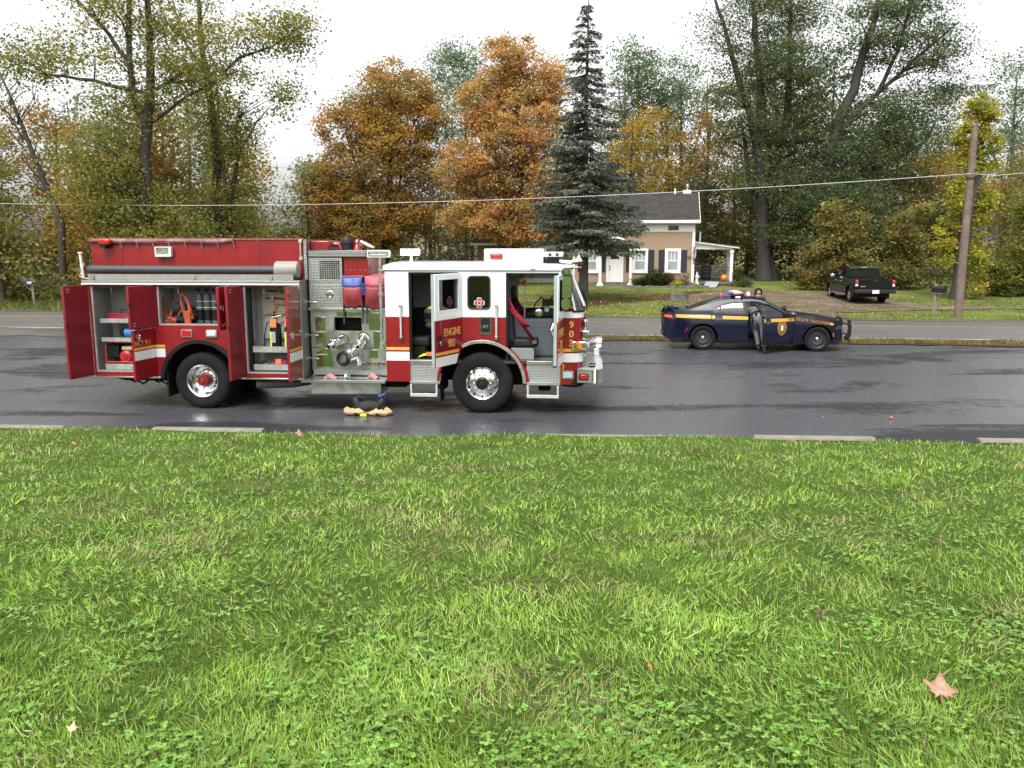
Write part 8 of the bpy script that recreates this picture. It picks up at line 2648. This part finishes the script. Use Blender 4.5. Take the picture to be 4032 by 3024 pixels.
# left wing, lower, set back behind the spruce
WG = empty('house_wing', HS_P, HS_YAW, label='low shaded brown clapboard wing left of the main house behind the spruce', category='house')
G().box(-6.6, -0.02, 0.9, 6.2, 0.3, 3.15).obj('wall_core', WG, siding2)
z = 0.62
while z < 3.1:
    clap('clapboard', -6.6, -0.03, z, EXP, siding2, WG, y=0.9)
    z += EXP
wr = G().plate([(0.45, 3.18), (3.5, 4.35), (6.6, 3.1), (3.5, 4.22)], [], -6.9, -0.02, 'yz').obj('wing_roof', WG, shingle)
for k in range(14):
    a = k / 14
    b_ = min(1, (k + 1.15) / 14)
    g = G()
    xs_ = frange(-6.9, -0.02, 26)
    y0, z0, y1, z1 = 0.45 + 3.05 * a, 3.2 + 1.17 * a, 0.45 + 3.05 * b_, 3.2 + 1.17 * b_
    g.sheet([[(x, y0, z0) for x in xs_], [(x, y0 - .01, z0 + 0.022 + random.uniform(-.006, .006)) for x in xs_], [(x, y1, z1 + 0.004) for x in xs_]])
    g.obj('shingle_course', wr, shingle, angle=20)
G().box(-6.95, -0.02, 0.36, 0.47, 3.08, 3.24).obj('gutter', WG, trimw, bevel=0.02)
G().box(-6.5, -0.1, 0.82, 0.879, 0.6, 0.9).obj('base_board', WG, trimw)
sk = G().plate(rect(-6.0, -5.2, 1.3, 2.5), [rect(-5.9, -5.3, 1.4, 2.4)], 0.82, 0.878).obj('wing_window', WG, trimw)
G().box(-5.9, -5.3, 0.84, 0.86, 1.4, 2.4).obj('pane', sk, pane_m)
G().box(-5.3, -4.6, 2.1, 2.7, 3.86, 4.1).obj('skylight', wr, M('bright skylight', (0.75, 0.76, 0.78), 0.2))

# ------------------------------------------------------------------ things round the house
def at_house(x, y, z=None):
    p = Matrix.Translation(HS_P) @ Rz(HS_YAW) @ Vector((x, y, 0))
    p.z = ground_z(p.x, p.y) if z is None else z
    return p


def hthing(name, x, y, z, label, cat, group=None):
    o = empty(name, at_house(x, y, z), HS_YAW, label=label, category=cat)
    if group:
        o['group'] = group
    return o


t = hthing('pumpkin', 9.75, 0.65, 0.776, 'orange pumpkin on the porch floor by the corner post', 'pumpkin')
g = G()
rows = []
for i in range(13):
    ph = math.pi * i / 12
    rows.append([(0.23 * math.sin(ph) * (1 - 0.08 * abs(math.sin(4.5 * a))) * math.cos(a), 0.23 * math.sin(ph) * (1 - 0.08 * abs(math.sin(4.5 * a))) * math.sin(a), 0.23 - 0.23 * math.cos(ph) - 0.05 * (i > 10)) for a in frange(0, 6.283 * 35 / 36, 36)])
g.sheet(rows, close=True)
g.obj('fruit', t, M('pumpkin skin', (0.72, 0.17, 0.015), 0.4, var=0.1))
G().tube([(0, 0, 0.4), (0.02, 0, 0.46), (0.05, 0, 0.49)], [0.03, 0.022, 0.025], 8).obj('stalk', t, M('dry stalk', (0.15, 0.12, 0.05), 0.8))
t = hthing('garden_statue', 8.0, -0.15, 0.62, 'small white garden statue at the porch corner', 'statue')
stm = M('white cast stone', (0.62, 0.60, 0.56), 0.8, var=0.1)
G().lathe([(0.14, 0.0), (0.14, 0.1), (0.08, 0.12)], n=14).obj('plinth', t, stm)
G().lathe([(0.085, 0.12), (0.10, 0.25), (0.075, 0.4), (0.10, 0.52), (0.085, 0.6), (0.035, 0.63), (0.035, 0.65), (0.06, 0.69), (0.055, 0.76), (0.001, 0.79)], n=14).tube([(0.09, 0, 0.56), (0.12, -0.05, 0.42), (0.03, -0.1, 0.42)], 0.03, 8).obj('figure', t, stm)
t = hthing('house_flag', 7.80, -0.05, 2.90, 'folded striped flag hanging from the house corner', 'flag')
G().tube([(0, 0, -0.05), (0.05, -0.25, 0.25)], 0.014, 6).obj('pole', t, trimw)
for k, mt in enumerate((M('flag red', (0.30, 0.02, 0.03), 0.8), M('flag white', (0.62, 0.60, 0.60), 0.8), M('flag red', (0, 0, 0)), M('flag white', (0, 0, 0)))):
    G().sheet([[(-0.10 + 0.045 * (k + s_) + 0.02 * math.sin(zz * 5 + k), -0.16 + 0.03 * math.sin((k + s_) * 2.2 + zz * 4), zz) for s_ in (0, 0.5, 1)] for zz in frange(0.05 - 0.3 * (k == 0), -1.0 + 0.12 * k, 8)]).obj('stripe', t, mt, thick=0.004)
G().sheet([[(-0.08 + 0.07 * s_, -0.17 + 0.02 * math.sin(s_ * 3), zz) for s_ in (0, 1, 2)] for zz in frange(0.12, -0.28, 5)]).obj('canton', t, M('flag navy', (0.02, 0.025, 0.08), 0.8), thick=0.005)
t = hthing('porch_cabinet', 8.75, 3.4, 0.776, 'tall black grill cabinet at the back of the porch', 'cabinet')
G().box(-0.3, 0.3, -0.25, 0.25, 0.0, 0.95).obj('case', t, blackp, bevel=0.03)
for zz in (0.2, 0.5, 0.72):
    G().box(-0.25, 0.25, -0.262, -0.252, zz, zz + 0.14).obj('drawer_front', t, M('dark grey plastic', (0.05, 0.05, 0.055), 0.4))
t = hthing('ramp_board', 8.9, -0.45, None, 'pale metal sheet leaning as a ramp against the porch', 'ramp')
zr = 0.775 - t.location.z
G(Rz(RAD(-8))).add([(-0.42, 0.80, zr), (0.42, 0.80, zr), (0.40, -0.95, 0.012), (-0.40, -0.95, 0.012), (-0.42, 0.80, zr - .02), (0.42, 0.80, zr - .02), (0.40, -0.95, -0.01), (-0.40, -0.95, -0.01)], [(0, 1, 2, 3), (7, 6, 5, 4), (0, 3, 7, 4), (1, 5, 6, 2), (2, 6, 7, 3), (0, 4, 5, 1)]).obj('sheet', t, M('pale blue grey sheet', (0.42, 0.45, 0.48), 0.45, 0.3, var=0.15))


def leafy(name, x, y, label, lobes, pal, leaf, per, spread, cat='shrub', aspect=0.6, up=0.5, stems=True):
    p = at_house(x, y)
    return tree(name, label, p.x, p.y, lobes, [(0, 0, 0, 0.05), (0, 0, lobes[0][2], 0.02)], pal, leaf, per, spread, 0.3, cat=cat, aspect=aspect, up=up)


leafy('garden_shrub', 5.4, -0.8, 'dark green shrub with a russet top below the windows', [(0, 0, 0.55, 0.75, 0.55, 0.5, 46), (-0.9, 0, 0.3, 0.6, 0.5, 0.3, 26)], [(0.05, 0.085, 0.02), (0.035, 0.06, 0.018), (0.07, 0.09, 0.025)], 0.10, 40, 0.16)
leafy('garden_shrub', 6.15, -0.8, 'brown withered shrub beside the dark green one', [(0, 0, 0.5, 0.4, 0.4, 0.5, 30)], [(0.10, 0.055, 0.025), (0.07, 0.045, 0.02), (0.13, 0.07, 0.03)], 0.08, 40, 0.16)
leafy('hosta', 6.75, -1.2, 'bright yellow-green hosta at the edge of the flower bed', [(0, 0, 0.18, 0.42, 0.3, 0.14, 12)], [(0.46, 0.46, 0.06), (0.36, 0.40, 0.05), (0.5, 0.48, 0.10)], 0.20, 16, 0.12, cat='plant', aspect=0.45)
leafy('hosta', 7.95, -1.3, 'small yellow hosta nearest the ramp', [(0, 0, 0.12, 0.22, 0.2, 0.1, 6)], [(0.44, 0.44, 0.07), (0.36, 0.40, 0.05)], 0.15, 14, 0.1, cat='plant', aspect=0.45)
leafy('garden_flowers', 7.35, -0.9, 'tall thin garden stalks before the house corner', [(0, 0, 0.5, 0.5, 0.35, 0.5, 26)], [(0.07, 0.09, 0.03), (0.12, 0.10, 0.05), (0.05, 0.06, 0.02), (0.25, 0.14, 0.12)], 0.08, 26, 0.14, cat='plant', aspect=0.3)
leafy('arborvitae', 10.55, -0.1, 'small rounded yellow-green conifer at the porch corner', [(0, 0, 0.75, 0.26, 0.26, 0.55, 40)], [(0.16, 0.17, 0.03), (0.11, 0.13, 0.03), (0.2, 0.19, 0.04)], 0.08, 50, 0.09)
leafy('garden_shrub', 10.9, -0.6, 'greyish tufted bush in front of the small conifer', [(0, 0, 0.35, 0.5, 0.4, 0.32, 34)], [(0.14, 0.14, 0.09), (0.10, 0.11, 0.06), (0.18, 0.16, 0.11)], 0.10, 40, 0.14, aspect=0.3)
t = hthing('flower_pot', 7.05, -0.6, None, 'small white plant pot among the garden stalks', 'pot')
G().lathe([(0.001, 0.0), (0.09, 0.0), (0.13, 0.24), (0.15, 0.25), (0.15, 0.30), (0.12, 0.29), (0.11, 0.2)], n=16).obj('pot', t, trimw)
leafm_ = np.array([[0, 0, 0.34]]) + RNG.normal(size=(40, 3)) * np.array([0.08, 0.08, 0.05])
V, F, cc = leaf_cards(leafm_, np.full(40, 0.1), pal_colors([(0.07, 0.1, 0.03), (0.1, 0.12, 0.03)], 40, np.zeros(40, int)))
np_mesh('foliage', V, F, cc, leafm, t)
# edging stones of the flower bed
es = empty('stone_edging', at_house(5.2, -1.6), HS_YAW, label='row of dark flat stones edging the flower bed', category='edging')
for k in range(30):
    x = -1.6 + 4.9 * k / 29 + random.uniform(-.05, .05)
    g = G(T(x, random.uniform(-.08, .08) - 0.1 * math.sin(k * 0.4), 0.0) @ Rz(random.uniform(-.25, .25)))
    a, b_, c_ = random.uniform(0.10, 0.2), random.uniform(0.07, 0.13), random.uniform(0.06, 0.14)
    g.box(-a, a, -b_, b_, -0.08, c_)
    g.obj('edging_stone', es, stone, bevel=0.025)
# tree stump
sp_ = (8.6, 43.4)
t = empty('tree_stump', (sp_[0], sp_[1], ground_z(*sp_)), label='grey weathered tree stump at the edge of the dirt path', category='stump')
g = G()
rows = []
for i, (rr_, zz) in enumerate(((0.62, -0.05), (0.55, 0.08), (0.48, 0.25), (0.46, 0.40))):
    rows.append([(rr_ * (1 + 0.10 * math.sin(5 * a + i) + 0.06 * noise.noise((math.cos(a) * 3, math.sin(a) * 3, zz))) * math.cos(a), rr_ * (1 + 0.10 * math.sin(5 * a + i)) * math.sin(a), zz + (0.05 * noise.noise((a * 2, 1, 1)) if i == 3 else 0)) for a in frange(0, 6.283 * 39 / 40, 40)])
g.sheet(rows, close=True)
g.obj('bark', t, bark_grey, angle=50)
G().plate([(0.44 * (1 + 0.1 * math.sin(5 * a + 3)) * math.cos(a), 0.44 * (1 + .1 * math.sin(5 * a + 3)) * math.sin(a)) for a in frange(0, 6.283 * 39 / 40, 40)], [], 0.36, 0.385, 'xy').obj('cut_face', t, M('weathered end grain', (0.17, 0.145, 0.12), 0.9, var=0.4, scale=8))

# ------------------------------------------------------------------ poles, wire, mailboxes
wood = M('weathered pole wood', (0.155, 0.115, 0.085), 0.9, var=0.35, scale=4, bump=0.6, bscale=25, dirt=(0.08, 0.06, 0.05, 0.6))
pz = ground_z(18.39, 33.9)
up_ = empty('utility_pole', (18.39, 34.35, ground_z(18.39, 34.35)), label='tall brown wooden utility pole beside the road past the pickup', category='utility pole')
G().tube([(0, 0, -0.2), (0.0, 0, 4), (0.03, 0, 7.75)], [0.175, 0.15, 0.12], 16).obj('shaft', up_, wood)
G().box(-0.10, 0.18, -0.1, 0.1, 7.66, 7.73).tube([(-0.06, 0, 7.73), (-0.06, 0, 7.83)], 0.03, 8).obj('pole_cap', up_, M('grey insulator', (0.3, 0.28, 0.26), 0.5))
G().tube([(0.12, 0, 7.65), (0.35, 0.1, 7.5), (0.2, 0.1, 7.1)], 0.02, 6).obj('lead_wire', up_, black)
G().tube([(-0.16, 0, 5.62), (0.16, 0, 5.62)], 0.03, 6).lathe([(0.15, 5.58), (0.16, 5.62), (0.15, 5.66)], n=16).obj('wire_clamp', up_, darkst)
for k in range(9):
    G().ball((0.04 * math.sin(k * 2), -0.155 + 0.003 * k, 0.9 + 0.72 * k), 0.014, 0.02, 0.02, 6, 4).obj('bolt_head', up_, darkst)
lp = empty('utility_pole', (-26.0, 42.6, ground_z(-26.0, 42.6)), label='dark utility pole cut by the frame edge with small white tags', category='utility pole')
G().tube([(0, 0, -0.2), (0.02, 0, 4), (0.0, 0, 8.3)], [0.19, 0.16, 0.12], 14).obj('shaft', lp, M('dark creosote wood', (0.05, 0.038, 0.03), 0.9, var=0.3))
for zz in (1.85, 2.0, 2.12):
    G().box(-0.05 + 0.03 * (zz > 1.9), 0.12, -0.20, -0.185, zz, zz + 0.07).obj('pole_tag', lp, white2)
G().box(-1.2, 1.3, -0.16, -0.06, 7.6, 7.75).obj('cross_arm', lp, wood)
G().tube([(1.0, -0.1, 7.6), (0.0, -0.12, 6.9)], 0.03, 6).obj('arm_brace', lp, alum)
wirem = M('pale insulated cable', (0.45, 0.45, 0.44), 0.5, var=0.1)
A_, B_ = Vector((18.35, 34.17, 5.91)), Vector((-25.98, 42.4, 5.15))
pts = []
for k in range(61):
    t_ = k / 60
    p = A_.lerp(B_, t_)
    p.z -= 4 * 0.52 * t_ * (1 - t_)
    pts.append(p)
G().tube(pts, 0.0135, 6).obj('overhead_cable', None, wirem, label='pale cable strung across the view between the two utility poles', category='cable')
C_ = Vector((40, 30.3, 5.9))
pts = [Vector((18.43, 34.17, 5.91)), Vector((19.2, 34.05, 5.82)), Vector((20.6, 33.8, 5.93))] + [Vector((20.6, 33.8, 5.93)).lerp(C_, k / 12) - Vector((0, 0, 1.0 * (k / 12) * (1 - k / 12))) for k in range(1, 13)]
G().tube(pts, 0.0135, 6).obj('overhead_cable', None, wirem, label='short length of pale cable leaving the frame past the pole', category='cable')
for zz, y_, lab in ((7.5, 42.5, 'thin upper power line high before the poplars'), (7.0, 42.5, 'thin lower power line before the poplars')):
    pts = [Vector((-25 + 31 * k / 40, y_ + 9 * k / 40, zz - 1.2 * (k / 40) * (1 - k / 40))) for k in range(41)]
    G().tube(pts, 0.007, 5).obj('power_line', None, M('dark thin wire', (0.08, 0.08, 0.08), 0.6), label=lab, category='power line')


def mailbox(x, y, label, boxm, postm, rz, s=1.0, arm=True):
    t = empty('mailbox', (x, y, ground_z(x, y)), rz, label=label, category='mailbox')
    G().box(-0.05, 0.05, -0.05, 0.05, -0.1, 1.35).obj('post', t, postm, bevel=0.006)
    g = G()
    prof = [(-0.12, 1.02), (0.12, 1.02), (0.12, 1.17)] + [(0.12 * math.cos(a), 1.17 + 0.12 * math.sin(a)) for a in frange(0.2, math.pi - 0.2, 9)] + [(-0.12, 1.17)]
    g.plate([(a, b) for a, b in prof], [], -0.40, 0.14, 'xz')
    bx_ = g.obj('box', t, boxm, bevel=0.006)
    G().plate([(a * 1.03, 1.02 + (b - 1.02) * 1.03) for a, b in prof], [], -0.415, -0.402, 'xz').obj('box_door', bx_, boxm)
    G().box(-0.10, 0.10, -0.36, 0.12, 0.97, 1.015).obj('platform', t, postm)
    G().tube([(0, -0.05, 0.7), (0, -0.30, 0.96)], 0.035, 4).obj('brace', t, postm, angle=20)
    return t, bx_


greywood = M('grey cedar post', (0.22, 0.19, 0.16), 0.9, var=0.25, bump=0.4)
mailbox(17.75, 35.05, 'black mailbox on a grey wooden post near the brown utility pole', M('black mailbox steel', (0.012, 0.012, 0.014), 0.3), greywood, RAD(28))
t, bx_ = mailbox(-23.7, 41.4, 'dark mailbox on a grey post beside the dark utility pole', M('dark mailbox steel', (0.03, 0.03, 0.03), 0.4), greywood, RAD(-60))
G().box(0.122, 0.126, -0.22, -0.02, 1.05, 1.16).obj('number_sticker', bx_, white2)

# ------------------------------------------------------------------ parking stops along the lawn
def stop(x, label):
    y = lawn_edge(x) + 0.04
    t = empty('wheel_stop', (x, y, land(x, y)), math.atan(-0.062), label=label, category='wheel stop', group='concrete wheel stops along the lawn')
    if 'nearly hidden' in label:
        t.location.z -= 0.03
    G().plate([(-0.10, 0), (0.10, 0), (0.075, 0.06), (-0.075, 0.06)], [], -0.95, 0.95, 'yz').obj('bar', t, conc, bevel=0.02)
    return t


for x, lab in ((-8.55, 'concrete wheel stop cut by the frame edge behind the engine'), (-5.1, 'concrete wheel stop below the rear wheel of the engine'), (1.55, 'concrete wheel stop just ahead of the engine, nearly hidden by grass'), (4.85, 'concrete wheel stop below the police car'), (8.35, 'concrete wheel stop cut by the frame edge below the utility pole')):
    stop(x, lab)

# ------------------------------------------------------------------ leaves lying on the lawn, and a ball
def maple_leaf(name, x, y, size, mat, label, rz, tilt=(0.3, 0.2), cat='leaf'):
    z = lawn_z(x, y) + 0.045 + size * 0.25
    o = empty(name, (x, y, z), rz, label=label, category=cat)
    pts = []
    for k, (a, r) in enumerate(((-90, 0.18), (-62, 0.55), (-48, 0.36), (-20, 0.62), (-12, 0.40), (12, 0.78), (24, 0.80), (30, 0.46), (52, 0.55), (62, 0.50), (90, 1.0), (118, 0.50), (128, 0.55), (150, 0.46), (156, 0.80), (168, 0.78), (192, 0.40), (200, 0.62), (228, 0.36), (242, 0.55))):
        pts.append((r * math.cos(RAD(a)) * size, r * math.sin(RAD(a)) * size))
    n = len(pts)
    g = G(Rx(tilt[0]) @ Ry(tilt[1]))
    vs = [(0, 0, 0)] + [(a, b, 0.05 * size * math.sin(6 * a / size) + 0.10 * (a * a + b * b) / size) for a, b in pts]
    g.add(vs, [(0, i + 1, (i + 1) % n + 1) for i in range(n)])
    g.obj('blade', o, mat, angle=60, thick=0.002)
    G(Rx(tilt[0]) @ Ry(tilt[1])).tube([(0, 0, 0), (0, -size * 0.5, 0.0), (0.1 * size, -size * 0.95, -0.01)], 0.0025, 5).obj('stalk', o, mat)
    return o


brownl = M('pinkish brown dry leaf', (0.32, 0.19, 0.13), 0.7, var=0.25, scale=30)
darkl = M('dark purple leaf', (0.10, 0.035, 0.04), 0.6, var=0.3, scale=30)
orangel = M('orange leaf', (0.62, 0.22, 0.05), 0.6, var=0.3, scale=30)
tanl = M('tan dry leaf', (0.52, 0.38, 0.22), 0.7, var=0.25, scale=30)

for (x, y, sz, mt, lab, rz, tl_) in ((1.84, 3.31, 0.095, brownl, 'largest pinkish brown leaf lying on the near lawn', -0.35, (0.42, 0.2)), (-3.3, 12.66, 0.11, brownl, 'brown curled leaf at the top of the lawn below the hose locker', 0.6, (0.7, 0.3)), (-2.09, 12.73, 0.05, orangel, 'small orange leaf at the top of the lawn below the turnout gear', 1.0, (0.4, 0.4)), (1.71, 4.36, 0.035, darkl, 'dark purple leaf standing in the grass above the largest leaf', 0.4, (0.9, 0.2)), (-1.97, 6.78, 0.035, darkl, 'dark purple leaf in the middle of the lawn', 0.2, (0.8, 0.3)), (0.63, 3.54, 0.016, orangel, 'tiny orange leaf scrap left of the largest leaf', 0.5, (0.3, 0.3)), (0.38, 3.18, 0.03, tanl, 'thin tan leaf scrap low in the middle of the lawn', 1.9, (0.5, 0.3)), (-1.85, 2.93, 0.02, tanl, 'small tan leaf scrap nearest the bottom corner', 2.2, (0.4, 0.3)), (-1.69, 2.94, 0.03, tanl, 'pale tan leaf half sunk in clover at the bottom corner', 0.1, (0.5, 0.2)), (-6.13, 11.37, 0.05, orangel, 'small orange leaf below the open rear locker', 0.9, (0.4, 0.2))):
    maple_leaf('fallen_leaf', x, y, sz, mt, lab, rz, tl_)
t = empty('small_ball', (6.81, 14.66, 0.0), label='tiny orange-red ball on the wet lot before the police car', category='ball')
G().ball((0, 0, 0.03), 0.03, 0.03, 0.03, 14, 10).obj('ball', t, M('orange red rubber', (0.75, 0.10, 0.05), 0.5))
